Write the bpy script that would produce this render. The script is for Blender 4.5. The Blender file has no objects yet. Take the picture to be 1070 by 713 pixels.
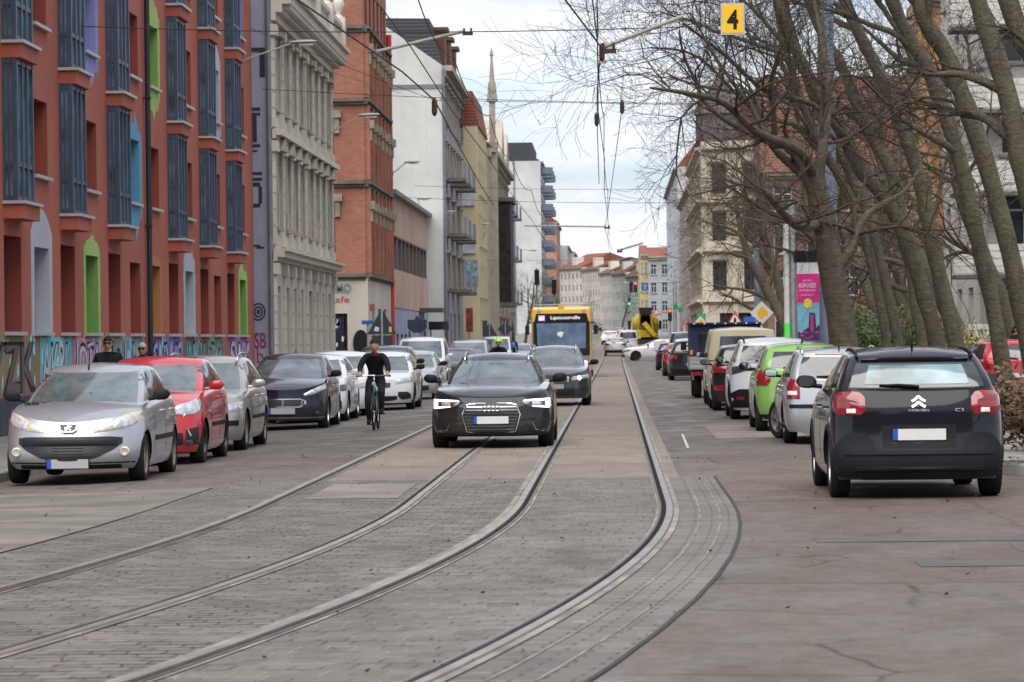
import bpy, bmesh, math, random
from mathutils import Vector, Matrix
R = math.radians
random.seed(7)
scene = bpy.context.scene
COL = scene.collection
F = 3400.0                       # focal length in photo pixels (1070 wide)
CAMH = 1.6
YAW = math.atan(108/F); ROLL = R(-0.7)
CM = Matrix.Rotation(YAW, 3, 'Z') @ Matrix.Rotation(math.pi/2, 3, 'X') @ Matrix.Rotation(ROLL, 3, 'Z')

def sp(x): return math.log1p(math.exp(x)) if x < 30 else x
def gz(X, Y):
    z = 0.2*sp((min(Y, 820)-222)/20.0)
    z -= 0.03*min(max(-3.9-X, 0), 3.9)*min(1, max(0, (Y-30)/8))
    return z
def P(px, py, Y):
    d = CM @ Vector(((px-535)/F, -(py-356.5)/F, -1))
    return Vector((0, 0, CAMH)) + d*(Y/d.y)

# ---------------------------------------------------------------- node materials
MATS = {}
def newmat(name):
    m = bpy.data.materials.new(name); m.use_nodes = True
    nt = m.node_tree; b = nt.nodes['Principled BSDF']
    MATS[name] = m
    return m, nt, b
def nd(nt, t, **kw):
    n = nt.nodes.new(t)
    for k, v in kw.items():
        if k in n.inputs: n.inputs[k].default_value = v
        else: setattr(n, k, v)
    return n
def lk(nt, a, b): nt.links.new(a, b)
def ramp(nt, fac, stops):
    r = nt.nodes.new('ShaderNodeValToRGB'); e = r.color_ramp.elements
    while len(e) < len(stops): e.new(0.5)
    for i, (p, c) in enumerate(stops):
        e[i].position = p; e[i].color = (c[0], c[1], c[2], 1)
    lk(nt, fac, r.inputs[0]); return r.outputs[0]
def mix(nt, fac, a, b, mode='MIX'):
    m = nt.nodes.new('ShaderNodeMix'); m.data_type = 'RGBA'; m.blend_type = mode
    for s, v in ((m.inputs[0], fac), (m.inputs[6], a), (m.inputs[7], b)):
        if isinstance(v, (int, float)): s.default_value = v
        elif isinstance(v, tuple): s.default_value = (v[0], v[1], v[2], 1)
        else: lk(nt, v, s)
    return m.outputs[2]
def math_(nt, op, a, b=None, c=None):
    m = nt.nodes.new('ShaderNodeMath'); m.operation = op
    for i, v in enumerate((a, b, c)):
        if v is None: continue
        if isinstance(v, (int, float)): m.inputs[i].default_value = v
        else: lk(nt, v, m.inputs[i])
    return m.outputs[0]
def noise(nt, vec, scale, detail=4, rough=0.55):
    n = nt.nodes.new('ShaderNodeTexNoise'); n.inputs['Scale'].default_value = scale
    n.inputs['Detail'].default_value = detail; n.inputs['Roughness'].default_value = rough
    if vec is not None: lk(nt, vec, n.inputs['Vector'])
    return n.outputs['Fac']
def pos(nt, sx=1, sy=1, sz=1, src='Position'):
    if src == 'Position': o = nt.nodes.new('ShaderNodeNewGeometry').outputs['Position']
    else: o = nt.nodes.new('ShaderNodeTexCoord').outputs[src]
    mp = nt.nodes.new('ShaderNodeMapping'); mp.inputs['Scale'].default_value = (sx, sy, sz)
    lk(nt, o, mp.inputs[0]); return mp.outputs[0]
def bump(nt, b, h, strength=0.3, dist=0.02):
    n = nt.nodes.new('ShaderNodeBump'); n.inputs['Strength'].default_value = strength
    n.inputs['Distance'].default_value = dist
    lk(nt, h, n.inputs['Height']); lk(nt, n.outputs[0], b.inputs['Normal'])

def M(name, col=None, rough=0.6, metal=0.0, var=0.12, vs=3.0, coat=0.0, emit=None, estr=1.0, ior=1.5, dirt=0.0):
    """procedural material with gentle noise variation of its colour"""
    if name in MATS: return MATS[name]
    m, nt, b = newmat(name)
    b.inputs['Roughness'].default_value = rough; b.inputs['Metallic'].default_value = metal
    b.inputs['Coat Weight'].default_value = coat; b.inputs['Coat Roughness'].default_value = 0.04
    b.inputs['IOR'].default_value = ior
    if rough > .45 and not coat: b.inputs['Specular IOR Level'].default_value = .25 if max(col) > .03 else .14
    n = noise(nt, pos(nt, src='Object'), vs, 5)
    a = tuple(c*(1-var) for c in col); c2 = tuple(min(1, c*(1+var)) for c in col)
    c = ramp(nt, n, [(0.3, a), (0.7, c2)])
    if dirt:
        n2 = noise(nt, pos(nt, 1, 1, .35), 1.1, 6, 0.65)
        f = ramp(nt, n2, [(0.45, (0, 0, 0)), (0.75, (dirt,)*3)])
        c = mix(nt, f, c, tuple(x*0.45 for x in col))
    lk(nt, c, b.inputs['Base Color'])
    if emit:
        b.inputs['Emission Color'].default_value = (*emit, 1); b.inputs['Emission Strength'].default_value = estr
    return m

def paint(name, col, metal=0.0, rough=0.35, dust=0.12):
    if name in MATS: return MATS[name]
    m, nt, b = newmat(name)
    b.inputs['Metallic'].default_value = metal; b.inputs['Roughness'].default_value = rough
    b.inputs['Coat Weight'].default_value = 0.9; b.inputs['Coat Roughness'].default_value = 0.06; b.inputs['Specular IOR Level'].default_value = 0.25
    p = nt.nodes.new('ShaderNodeTexCoord').outputs['Object']
    if max(col) < .03: b.inputs['Coat IOR'].default_value = 1.36; b.inputs['Specular IOR Level'].default_value = .1
    n = noise(nt, p, 2.2, 6, 0.6)
    sx = nt.nodes.new('ShaderNodeSeparateXYZ'); lk(nt, p, sx.inputs[0])
    low = nt.nodes.new('ShaderNodeMapRange'); low.inputs[1].default_value = 0.75; low.inputs[2].default_value = 0.2
    lk(nt, sx.outputs[2], low.inputs[0])
    f = math_(nt, 'MULTIPLY', math_(nt, 'ADD', math_(nt, 'MULTIPLY', low.outputs[0], 1.3), 0.12), n)
    f = math_(nt, 'MULTIPLY', f, dust*2.4)
    c = mix(nt, f, col, (0.16, 0.14, 0.12))
    lk(nt, c, b.inputs['Base Color'])
    lk(nt, math_(nt, 'ADD', math_(nt, 'MULTIPLY', f, 0.8), rough), b.inputs['Roughness'])
    return m

def glassmat(name, col=(0.02, 0.026, 0.028), rough=0.04, ior=1.9, var=0.5):
    if name in MATS: return MATS[name]
    m, nt, b = newmat(name)
    n = noise(nt, pos(nt, src='Object'), 1.6, 3)
    lk(nt, ramp(nt, n, [(0.35, tuple(c*(1-var) for c in col)), (0.65, tuple(c*(1+var) for c in col))]), b.inputs['Base Color'])
    b.inputs['Roughness'].default_value = rough; b.inputs['IOR'].default_value = ior
    n2 = noise(nt, pos(nt, src='Object'), 7, 3)
    lk(nt, math_(nt, 'ADD', math_(nt, 'MULTIPLY', n2, 0.08), rough-0.02), b.inputs['Roughness'])
    return m

# ---------------------------------------------------------------- mesh builder
class MB:
    def __init__(s): s.v = []; s.f = []; s.m = []; s.uv = None
    def vert(s, p): s.v.append(tuple(p)); return len(s.v)-1
    def face(s, pts, m=0):
        i = len(s.v); s.v += [tuple(p) for p in pts]; s.f.append(tuple(range(i, i+len(pts)))); s.m.append(m)
    def box(s, a, b, m=0, M4=None):
        x0, y0, z0 = a; x1, y1, z1 = b
        p = [(x0,y0,z0),(x1,y0,z0),(x1,y1,z0),(x0,y1,z0),(x0,y0,z1),(x1,y0,z1),(x1,y1,z1),(x0,y1,z1)]
        if M4 is not None: p = [tuple(M4 @ Vector(q)) for q in p]
        i = len(s.v); s.v += p
        for f in ((0,3,2,1),(4,5,6,7),(0,1,5,4),(1,2,6,5),(2,3,7,6),(3,0,4,7)):
            s.f.append(tuple(i+k for k in f)); s.m.append(m)
    def grid(s, rows, m=0, close=False):
        i = len(s.v); n = len(rows[0])
        for r in rows: s.v += [tuple(p) for p in r]
        for a in range(len(rows)-1):
            for b in range(n if close else n-1):
                c = (b+1) % n
                s.f.append((i+a*n+b, i+a*n+c, i+(a+1)*n+c, i+(a+1)*n+b)); s.m.append(m)
    def tube(s, pts, rad, n=6, m=0, caps=True):
        pts = [Vector(p) for p in pts]
        if not hasattr(rad, '__len__'): rad = [rad]*len(pts)
        rows = []; up = None
        for k, p in enumerate(pts):
            d = (pts[min(k+1, len(pts)-1)]-pts[max(k-1, 0)])
            if d.length < 1e-9: d = Vector((0, 0, 1))
            d.normalize()
            if up is None:
                up = d.orthogonal().normalized()
            up = (up - d*up.dot(d))
            if up.length < 1e-6: up = d.orthogonal()
            up.normalize(); w = d.cross(up)
            rows.append([p + (up*math.cos(2*math.pi*j/n) + w*math.sin(2*math.pi*j/n))*rad[k] for j in range(n)])
        i = len(s.v); s.grid(rows, m, True)
        if caps:
            s.f.append(tuple(i+j for j in range(n))[::-1]); s.m.append(m)
            e = i+(len(rows)-1)*n; s.f.append(tuple(e+j for j in range(n))); s.m.append(m)
    def lathe(s, prof, c=(0,0,0), ax='z', n=20, m=0):
        rows = []
        for r, h in prof:
            row = []
            for j in range(n):
                a = 2*math.pi*j/n; u, v = r*math.cos(a), r*math.sin(a)
                q = {'z': (u, v, h), 'y': (u, h, v), 'x': (h, u, v)}[ax]
                row.append((q[0]+c[0], q[1]+c[1], q[2]+c[2]))
            rows.append(row)
        s.grid(rows, m, True)
    def poly_prism(s, pts2, f, d0, d1, m=0):
        """pts2 outline, f(u,v,d)->xyz"""
        n = len(pts2); i = len(s.v)
        s.v += [tuple(f(u, v, d1)) for u, v in pts2] + [tuple(f(u, v, d0)) for u, v in pts2]
        s.f.append(tuple(range(i, i+n))); s.m.append(m)
        s.f.append(tuple(range(i+2*n-1, i+n-1, -1))); s.m.append(m)
        for k in range(n):
            k2 = (k+1) % n
            s.f.append((i+k, i+n+k, i+n+k2, i+k2)); s.m.append(m)
    def mesh(s, name, mats, smooth=False, fix=True, angle=None, merge=False):
        me = bpy.data.meshes.new(name); me.from_pydata(s.v, [], s.f)
        for mt in (mats if isinstance(mats, (list, tuple)) else [mats]): me.materials.append(mt)
        me.polygons.foreach_set('material_index', s.m)
        if fix or merge:
            bm = bmesh.new(); bm.from_mesh(me)
            if merge: bmesh.ops.remove_doubles(bm, verts=bm.verts, dist=1e-4)
            if fix: bmesh.ops.recalc_face_normals(bm, faces=bm.faces)
            bm.to_mesh(me); bm.free()
        if smooth:
            me.polygons.foreach_set('use_smooth', [True]*len(me.polygons))
            if angle: me.set_sharp_from_angle(angle=R(angle))
        if s.uv:
            l = me.uv_layers.new(name='UVMap')
            vals = []
            for lp in me.loops: vals += s.uv[lp.vertex_index]
            l.data.foreach_set('uv', vals)
        me.update(); return me
    def build(s, name, mats, parent=None, **kw):
        return link(name, s.mesh(name, mats, **kw), parent)
def link(name, me, parent=None, loc=None, rz=None):
    o = bpy.data.objects.new(name, me); COL.objects.link(o)
    if parent is not None: o.parent = parent
    if loc is not None: o.location = loc
    if rz is not None: o.rotation_euler = (0, 0, rz)
    return o
def tag(o, label, cat, group=None):
    o['label'] = label; o['category'] = cat
    if group: o['group'] = group
    return o
def thing(name, label, cat, loc=(0, 0, 0), rz=0, group=None):
    o = bpy.data.objects.new(name, None); COL.objects.link(o); o.empty_display_size = 0.2
    o.location = loc; o.rotation_euler = (0, 0, rz)
    return tag(o, label, cat, group)
def struct(o): o['kind'] = 'structure'; return o
def bake(o):
    """apply modifiers without operators"""
    dg = bpy.context.evaluated_depsgraph_get(); dg.update()
    me = bpy.data.meshes.new_from_object(o.evaluated_get(dg), preserve_all_data_layers=True, depsgraph=dg)
    o.modifiers.clear(); o.data = me; return o
def text_mesh(body, size=1.0, ext=0.0, offset=0.0, spacing=1.0):
    """flat text in local XY, centred; returns MB-like verts,faces"""
    cu = bpy.data.curves.new('t', 'FONT'); cu.body = body; cu.size = size; cu.extrude = ext; cu.offset = offset
    cu.align_x = 'CENTER'; cu.align_y = 'CENTER'; cu.resolution_u = 3; cu.space_character = spacing
    o = bpy.data.objects.new('t', cu); COL.objects.link(o)
    dg = bpy.context.evaluated_depsgraph_get(); dg.update()
    me = bpy.data.meshes.new_from_object(o.evaluated_get(dg))
    v = [tuple(x.co) for x in me.vertices]; f = [tuple(p.vertices) for p in me.polygons]
    bpy.data.objects.remove(o); bpy.data.curves.remove(cu); bpy.data.meshes.remove(me)
    return v, f
def add_text(mb, body, f, w=None, h=None, size=1.0, offset=0.0, m=0, off=0.0, thick=0.0):
    """f(u,v,d)->xyz ; scaled to w x h if given"""
    v, fa = text_mesh(body, size, offset=offset)
    if not v: return
    x0 = min(p[0] for p in v); x1 = max(p[0] for p in v); y0 = min(p[1] for p in v); y1 = max(p[1] for p in v)
    sx = (w/(x1-x0)) if w else 1; sy = (h/(y1-y0)) if h else 1
    if w and not h: sy = sx
    if h and not w: sx = sy
    cx, cy = (x0+x1)/2, (y0+y1)/2
    i = len(mb.v)
    mb.v += [tuple(f((p[0]-cx)*sx, (p[1]-cy)*sy, off)) for p in v]
    for q in fa: mb.f.append(tuple(i+k for k in q)); mb.m.append(m)
    return
def lerp(a, b, t): return a+(b-a)*t
def pl(tab, x):
    """piecewise linear through sorted (x,y)"""
    if x <= tab[0][0]: return tab[0][1]
    for (a, ya), (b, yb) in zip(tab, tab[1:]):
        if x <= b: return ya+(yb-ya)*(x-a)/(b-a) if b > a else yb
    return tab[-1][1]
def ss(tab, x):
    """smooth (cosine) interpolation"""
    if x <= tab[0][0]: return tab[0][1]
    n = len(tab)
    for k in range(n-1):
        if x <= tab[k+1][0]:
            a, ya = tab[k]; b, yb = tab[k+1]
            def sl(i):
                if i <= 0: return (tab[1][1]-tab[0][1])/(tab[1][0]-tab[0][0])
                if i >= n-1: return (tab[-1][1]-tab[-2][1])/(tab[-1][0]-tab[-2][0])
                return (tab[i+1][1]-tab[i-1][1])/(tab[i+1][0]-tab[i-1][0])
            h = b-a; t = (x-a)/h; m0 = sl(k)*h; m1 = sl(k+1)*h
            return (2*t**3-3*t*t+1)*ya+(t**3-2*t*t+t)*m0+(-2*t**3+3*t*t)*yb+(t**3-t*t)*m1
    return tab[-1][1]
# ================================================================= CAMERA, WORLD, SUN
cam = bpy.data.cameras.new('camera'); co_ = bpy.data.objects.new('camera', cam); COL.objects.link(co_)
cam.sensor_width = 36; cam.lens = 36*F/1070; cam.clip_end = 6000; cam.clip_start = .5
co_.matrix_world = Matrix.Translation((0, 0, CAMH)) @ CM.to_4x4()
cam.dof.use_dof = True; cam.dof.focus_distance = 42; cam.dof.aperture_fstop = 7.1
scene.camera = co_
SUN_EL, SUN_AZ = R(60), R(188)      # azimuth measured clockwise from +Y: straight behind the camera
w = bpy.data.worlds.new('World'); scene.world = w; w.use_nodes = True
nt = w.node_tree; bg = nt.nodes['Background']
sky = nt.nodes.new('ShaderNodeTexSky'); sky.sky_type = 'NISHITA'; sky.sun_disc = False
sky.sun_elevation = SUN_EL; sky.sun_rotation = SUN_AZ; sky.air_density = 1.0; sky.dust_density = 2.0
tc = nt.nodes.new('ShaderNodeTexCoord')
mp = nt.nodes.new('ShaderNodeMapping'); mp.inputs['Scale'].default_value = (1, 1, 3.2); mp.inputs['Location'].default_value = (.35, .2, .12)
lk(nt, tc.outputs['Generated'], mp.inputs[0])
n1 = noise(nt, mp.outputs[0], 4.2, 8, .55); n2 = noise(nt, mp.outputs[0], 17, 6, .55)
f = math_(nt, 'ADD', math_(nt, 'MULTIPLY', n1, .62), math_(nt, 'MULTIPLY', n2, .38))
cl = ramp(nt, f, [(.36, (.22, .22, .22)), (.51, (.96, .96, .96))])
shade = ramp(nt, n2, [(.3, (5.2, 5.75, 6.8)), (.60, (7.3, 7.5, 7.9))])
c = mix(nt, cl, mix(nt, 1.0, sky.outputs[0], (1.3, 1.4, 1.65), 'MULTIPLY'), shade)
lk(nt, c, bg.inputs[0]); bg.inputs[1].default_value = .1
sun = bpy.data.lights.new('sun', 'SUN'); sun.energy = 3.0; sun.angle = R(72); sun.color = (1, .955, .89)
so = bpy.data.objects.new('sun', sun); COL.objects.link(so)
sd = Vector((math.sin(SUN_AZ)*math.cos(SUN_EL), math.cos(SUN_AZ)*math.cos(SUN_EL), math.sin(SUN_EL)))
so.rotation_euler = (-sd).to_track_quat('-Z', 'Y').to_euler(); so.location = (0, 0, 60)
vs_ = scene.view_settings; vs_.view_transform = 'Standard'; vs_.look = 'None'; vs_.gamma = 1; vs_.exposure = 0.52; vs_.use_curve_mapping = False
# ================================================================= GROUND, ROAD, TRACKS
def curve(Y): return -max(0, 32-Y)**2/200.0     # the tracks swing left towards the camera
Ys = [2, 6, 10, 12, 14, 16, 18, 20, 22, 24, 26, 28, 30, 32, 34, 36, 38, 41, 45, 50, 60, 80, 110, 140, 170, 190, 200, 210, 220, 230, 240, 250, 260, 280, 310, 350, 400, 500, 600, 700, 820, 900, 1500, 3000]
def sheet(name, fa, fb, y0, y1, dz, mat, nx=2, kind=True, uvc=False):
    """sheet between x=fa(Y) and x=fb(Y)"""
    ys = [y0]+[y for y in Ys if y0 < y < y1]+[y1]
    mb = MB(); rows = []; uv = []
    for y in ys:
        a, b = fa(y), fb(y); row = []
        for k in range(nx+1):
            x = lerp(a, b, k/nx); row.append((x, y, gz(x, y)+dz)); uv.append((x-curve(y), y))
        rows.append(row)
    mb.grid(rows); mb.uv = uv
    o = mb.build(name, mat, fix=False, smooth=True)
    if kind: struct(o)
    return o
K = lambda v: (lambda y: v)
def ground_mat(name, build, rough=.8):
    m, nt, b = newmat(name); b.inputs['Roughness'].default_value = rough
    build(nt, b); return m
def asphalt(nt, b):
    p = pos(nt); pl_ = pos(nt, 1, .45, 1)
    big = noise(nt, pos(nt, .5, .12, 1), 1.0, 5, .6); mid = noise(nt, pl_, 2.3, 6, .65); fine = noise(nt, p, 34, 4, .8)
    base = ramp(nt, mid, [(.3, (.135, .122, .112)), (.55, (.175, .16, .147)), (.75, (.21, .195, .178))])
    sx = nt.nodes.new('ShaderNodeSeparateXYZ'); lk(nt, p, sx.inputs[0])
    # reddish worn surfacing right of the tracks, greyer patch nearer
    wob = math_(nt, 'MULTIPLY', math_(nt, 'SUBTRACT', noise(nt, pos(nt, 1, 1, 1), 1.3, 5), .5), 1.6)
    yr = math_(nt, 'ADD', sx.outputs[1], wob)
    def band(v, a, b_, s=.6):
        u = nt.nodes.new('ShaderNodeMapRange'); u.interpolation_type = 'SMOOTHSTEP'; u.inputs[1].default_value = a-s; u.inputs[2].default_value = a+s; lk(nt, v, u.inputs[0])
        w_ = nt.nodes.new('ShaderNodeMapRange'); w_.interpolation_type = 'SMOOTHSTEP'; w_.inputs[1].default_value = b_-s; w_.inputs[2].default_value = b_+s; lk(nt, v, w_.inputs[0])
        return math_(nt, 'MULTIPLY', u.outputs[0], math_(nt, 'SUBTRACT', 1, w_.outputs[0]))
    xr = math_(nt, 'ADD', sx.outputs[0], math_(nt, 'MULTIPLY', wob, .25))
    red = math_(nt, 'MULTIPLY', band(yr, 21.3, 46, .25), band(xr, 1.0, 40, .15))
    c = mix(nt, math_(nt, 'MULTIPLY', red, .8), base, mix(nt, mid, (.115, .085, .068), (.215, .168, .135)))
    near = math_(nt, 'MULTIPLY', band(yr, -50, 21.2, .12), band(xr, .2, 60, .3))
    c = mix(nt, math_(nt, 'MULTIPLY', near, .75), c, mix(nt, mid, (.105, .093, .080), (.20, .172, .145)))
    # straight edged repair patches
    br = nt.nodes.new('ShaderNodeTexBrick'); br.offset = .37; br.squash = 1
    for k, v in (('Scale', .16), ('Mortar Size', .006), ('Brick Width', .9), ('Row Height', .6)): br.inputs[k].default_value = v
    br.inputs['Color1'].default_value = (1, 1, 1, 1); br.inputs['Color2'].default_value = (.62, .64, .66, 1); br.inputs['Mortar'].default_value = (.4, .4, .4, 1)
    dn = nt.nodes.new('ShaderNodeMapping'); dn.inputs['Scale'].default_value = (1, .35, 1)
    off = nt.nodes.new('ShaderNodeVectorMath'); off.operation = 'ADD'; lk(nt, p, off.inputs[0])
    nz = nt.nodes.new('ShaderNodeTexNoise'); nz.inputs['Scale'].default_value = .8; lk(nt, p, nz.inputs['Vector'])
    sc = nt.nodes.new('ShaderNodeVectorMath'); sc.operation = 'SCALE'; sc.inputs[3].default_value = .35; lk(nt, nz.outputs['Color'], sc.inputs[0]); lk(nt, sc.outputs[0], off.inputs[1])
    lk(nt, off.outputs[0], dn.inputs[0]); lk(nt, dn.outputs[0], br.inputs['Vector'])
    c = mix(nt, .55, c, br.outputs['Color'], 'MULTIPLY')
    # cracks and stains
    vo = nt.nodes.new('ShaderNodeTexVoronoi'); vo.feature = 'DISTANCE_TO_EDGE'; vo.inputs['Scale'].default_value = .55; lk(nt, off.outputs[0], vo.inputs['Vector'])
    crack = ramp(nt, vo.outputs['Distance'], [(.004, (1, 1, 1)), (.014, (0, 0, 0))])
    cm = math_(nt, 'MULTIPLY', crack, ramp(nt, noise(nt, p, .5, 3), [(.42, (0, 0, 0)), (.55, (.8, .8, .8))]))
    c = mix(nt, cm, c, (.03, .028, .026))
    st = ramp(nt, noise(nt, pos(nt, 1, .3, 1), 1.2, 8, .7), [(.54, (0, 0, 0)), (.68, (.6, .6, .6))])
    c = mix(nt, st, c, (.062, .058, .055))
    pale = ramp(nt, noise(nt, pos(nt, 1.3, .3, 1), 1.7, 7, .7), [(.66, (0, 0, 0)), (.76, (.6, .6, .6))])
    c = mix(nt, pale, c, (.30, .29, .275))
    sp2 = ramp(nt, noise(nt, p, 9, 2, .5), [(.73, (0, 0, 0)), (.76, (.8, .8, .8))])
    c = mix(nt, sp2, c, (.035, .03, .025))
    c = mix(nt, .35, c, ramp(nt, fine, [(.3, (.15, .15, .15)), (.7, (1, 1, 1))]), 'MULTIPLY')
    c = mix(nt, 1.0, c, (.80, .725, .635), 'MULTIPLY'); c = mix(nt, .5, c, ramp(nt, noise(nt, pos(nt, 1, .6, 1), 7, 7, .75), [(.36, (.45,)*3), (.6, (1.12,)*3)]), 'MULTIPLY')
    lk(nt, c, b.inputs['Base Color'])
    lk(nt, ramp(nt, noise(nt, pl_, 1.2, 6, .65), [(.38, (.42,)*3), (.6, (.85,)*3)]), b.inputs['Roughness'])
    bump(nt, b, math_(nt, 'ADD', fine, math_(nt, 'MULTIPLY', crack, -2)), .35, .01)
def slabs(nt, b):
    uv = nt.nodes.new('ShaderNodeTexCoord').outputs['UV']
    br = nt.nodes.new('ShaderNodeTexBrick'); br.offset = 0; mp = nt.nodes.new('ShaderNodeMapping'); mp.inputs['Scale'].default_value = (.12, .165, 1); mp.inputs['Location'].default_value = (.5, .1, 0)
    lk(nt, uv, mp.inputs[0]); lk(nt, mp.outputs[0], br.inputs['Vector'])
    for k, v in (('Scale', 1), ('Mortar Size', .005), ('Brick Width', 1), ('Row Height', 1)): br.inputs[k].default_value = v
    br.inputs['Color1'].default_value = (.215, .18, .145, 1); br.inputs['Color2'].default_value = (.165, .137, .112, 1); br.inputs['Mortar'].default_value = (.045, .04, .035, 1)
    p = pos(nt, 1, .35, 1)
    c = mix(nt, .8, br.outputs['Color'], ramp(nt, noise(nt, p, 1.6, 7, .65), [(.3, (.62, .60, .58)), (.7, (1.1, 1.08, 1.05))]), 'MULTIPLY')
    st = ramp(nt, noise(nt, pos(nt, .5, 2.2, 1), 1.1, 7, .7), [(.60, (0,)*3), (.68, (.6,)*3)])
    c = mix(nt, st, c, (.075, .07, .065))
    pa = ramp(nt, noise(nt, pos(nt, 1, 2.5, 1), .9, 7, .7), [(.66, (0,)*3), (.72, (.5,)*3)]); c = mix(nt, pa, c, (.36, .36, .36))
    lk(nt, c, b.inputs['Base Color']); bump(nt, b, noise(nt, pos(nt), 50, 3), .2, .006)
def cobble(bw, rh, joint, cols, jw=.012, irregular=.0, dark=(.02, .018, .016), jmask=(.3, .6), off=.5, an=1.0):
    def f(nt, b):
        uv = nt.nodes.new('ShaderNodeTexCoord').outputs['UV']
        nz = nt.nodes.new('ShaderNodeTexNoise'); nz.inputs['Scale'].default_value = 2.5; lk(nt, uv, nz.inputs['Vector'])
        sc = nt.nodes.new('ShaderNodeVectorMath'); sc.operation = 'SCALE'; sc.inputs[3].default_value = irregular; lk(nt, nz.outputs['Color'], sc.inputs[0])
        ad = nt.nodes.new('ShaderNodeVectorMath'); lk(nt, uv, ad.inputs[0]); lk(nt, sc.outputs[0], ad.inputs[1])
        ma = nt.nodes.new('ShaderNodeMapping'); ma.inputs['Scale'].default_value = (1, an, 1); lk(nt, ad.outputs[0], ma.inputs[0])  # widens the row joints: painted shade between rounded stones, besides real joints
        br = nt.nodes.new('ShaderNodeTexBrick'); br.offset = off; lk(nt, ma.outputs[0], br.inputs['Vector'])
        for k, v in (('Scale', 1), ('Mortar Size', jw), ('Mortar Smooth', .35), ('Brick Width', bw), ('Row Height', rh*an), ('Bias', 0)): br.inputs[k].default_value = v
        br.inputs['Color1'].default_value = (*cols[0], 1); br.inputs['Color2'].default_value = (*cols[1], 1)
        jm = ramp(nt, noise(nt, pos(nt, 1, 1.6, 1), 1.5, 6, .75), [(jmask[0], dark), (jmask[1], joint)])
        c = mix(nt, br.outputs['Fac'], br.outputs['Color'], jm)
        c = mix(nt, .9, c, ramp(nt, noise(nt, pos(nt, 1, .4, 1), .9, 6, .6), [(.3, (.62, .61, .60)), (.7, (1.15, 1.12, 1.08))]), 'MULTIPLY')
        st = ramp(nt, noise(nt, pos(nt, 1, .5, 1), 1.7, 8, .72), [(.63, (0,)*3), (.73, (.65,)*3)]); c = mix(nt, st, c, (.34, .34, .34))
        st = ramp(nt, noise(nt, pos(nt, 1.2, .6, 1), 2.3, 7, .7), [(.60, (0,)*3), (.70, (.6,)*3)]); c = mix(nt, st, c, (.05, .042, .034))
        lk(nt, c, b.inputs['Base Color']); b.inputs['Roughness'].default_value = .72
        h = math_(nt, 'ADD', math_(nt, 'MULTIPLY', br.outputs['Fac'], -1.0), math_(nt, 'MULTIPLY', noise(nt, pos(nt), 22, 3, .6), .5))
        bump(nt, b, h, .8, .02)
    return f
m_as = ground_mat('asphalt', asphalt); m_sl = ground_mat('concrete_slabs', slabs, .75)
m_pv = ground_mat('block_paving', cobble(.15, .30, (.24, .215, .175), ((.150, .137, .119), (.105, .098, .088)), .009, .05, (.05, .045, .038), (.44, .56), an=.45))
m_cb = ground_mat('cobblestones', cobble(.19, .17, (.13, .118, .102), ((.165, .150, .132), (.105, .097, .087)), .008, .14, (.016, .014, .011), (.47, .54), an=.30))
m_bd = ground_mat('border_blocks', cobble(.30, .13, (.10, .09, .075), ((.17, .16, .145), (.115, .11, .10)), .010, .02, (.05, .045, .04), (.35, .6)))
m_gr = M('earth', (.09, .075, .055), .95, var=.35, vs=.4)
g = sheet('ground', K(-900), K(900), -140, 1000, -.16, m_gr, 12); 
# road surface: the wide junction near the camera, then the street
road = sheet('road', K(-7.9), lambda y: 30 if y < 36.2 else 4.35, -5, 820, 0, m_as, 10)
mb = MB(); rows = [[(30 if y < 35 else 9, y, .0) for y in (34, 36)]]
side_l = sheet('side_street', K(-80), K(-7.9), 121, 135, .0, m_as, 6)
side_r = sheet('cross_street', K(4.35), K(120), 214, 232, .0, m_as, 6)
side_l2 = sheet('cross_street', K(-80), K(-7.9), 214, 232, .0, m_as, 6)
m_pave = ground_mat('pavement_slabs', cobble(.5, .5, (.10, .09, .08), ((.21, .20, .19), (.17, .165, .155)), .01, .01, (.06, .055, .05), (.4, .6)))
m_kerb = M('kerb_stone', (.24, .23, .21), .8, var=.25, vs=2.5, dirt=.5)
def walk(x0, x1, y0, y1, name='pavement'):
    o = sheet(name, K(x0), K(x1), y0, y1, .12, m_pave, 2)
    kx = x1 if x1 < 0 else x0; mb = MB(); ys = [y0]+[y for y in Ys if y0 < y < y1]+[y1]
    s_ = 1 if kx < 0 else -1
    rows = [[(kx, y, gz(kx, y)-.05), (kx+.001*s_, y, gz(kx, y)+.123)] for y in ys]
    rows = [[(kx+.10*s_, y, gz(kx, y)-.05), (kx+.10*s_, y, gz(kx, y)+.115), (kx+.08*s_, y, gz(kx, y)+.135), (kx-.03*s_, y, gz(kx, y)+.135), (kx-.03*s_, y, gz(kx, y)-.02)] for y in ys]
    mb.grid(rows); e = mb.build('kerb', m_kerb, smooth=False); struct(e)
    return o
walk(-11.2, -7.9, 20, 120); walk(-11.2, -7.9, 136, 213); walk(-14, -7.9, 233, 820)
walk(4.45, 6.7, 233, 820)
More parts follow.
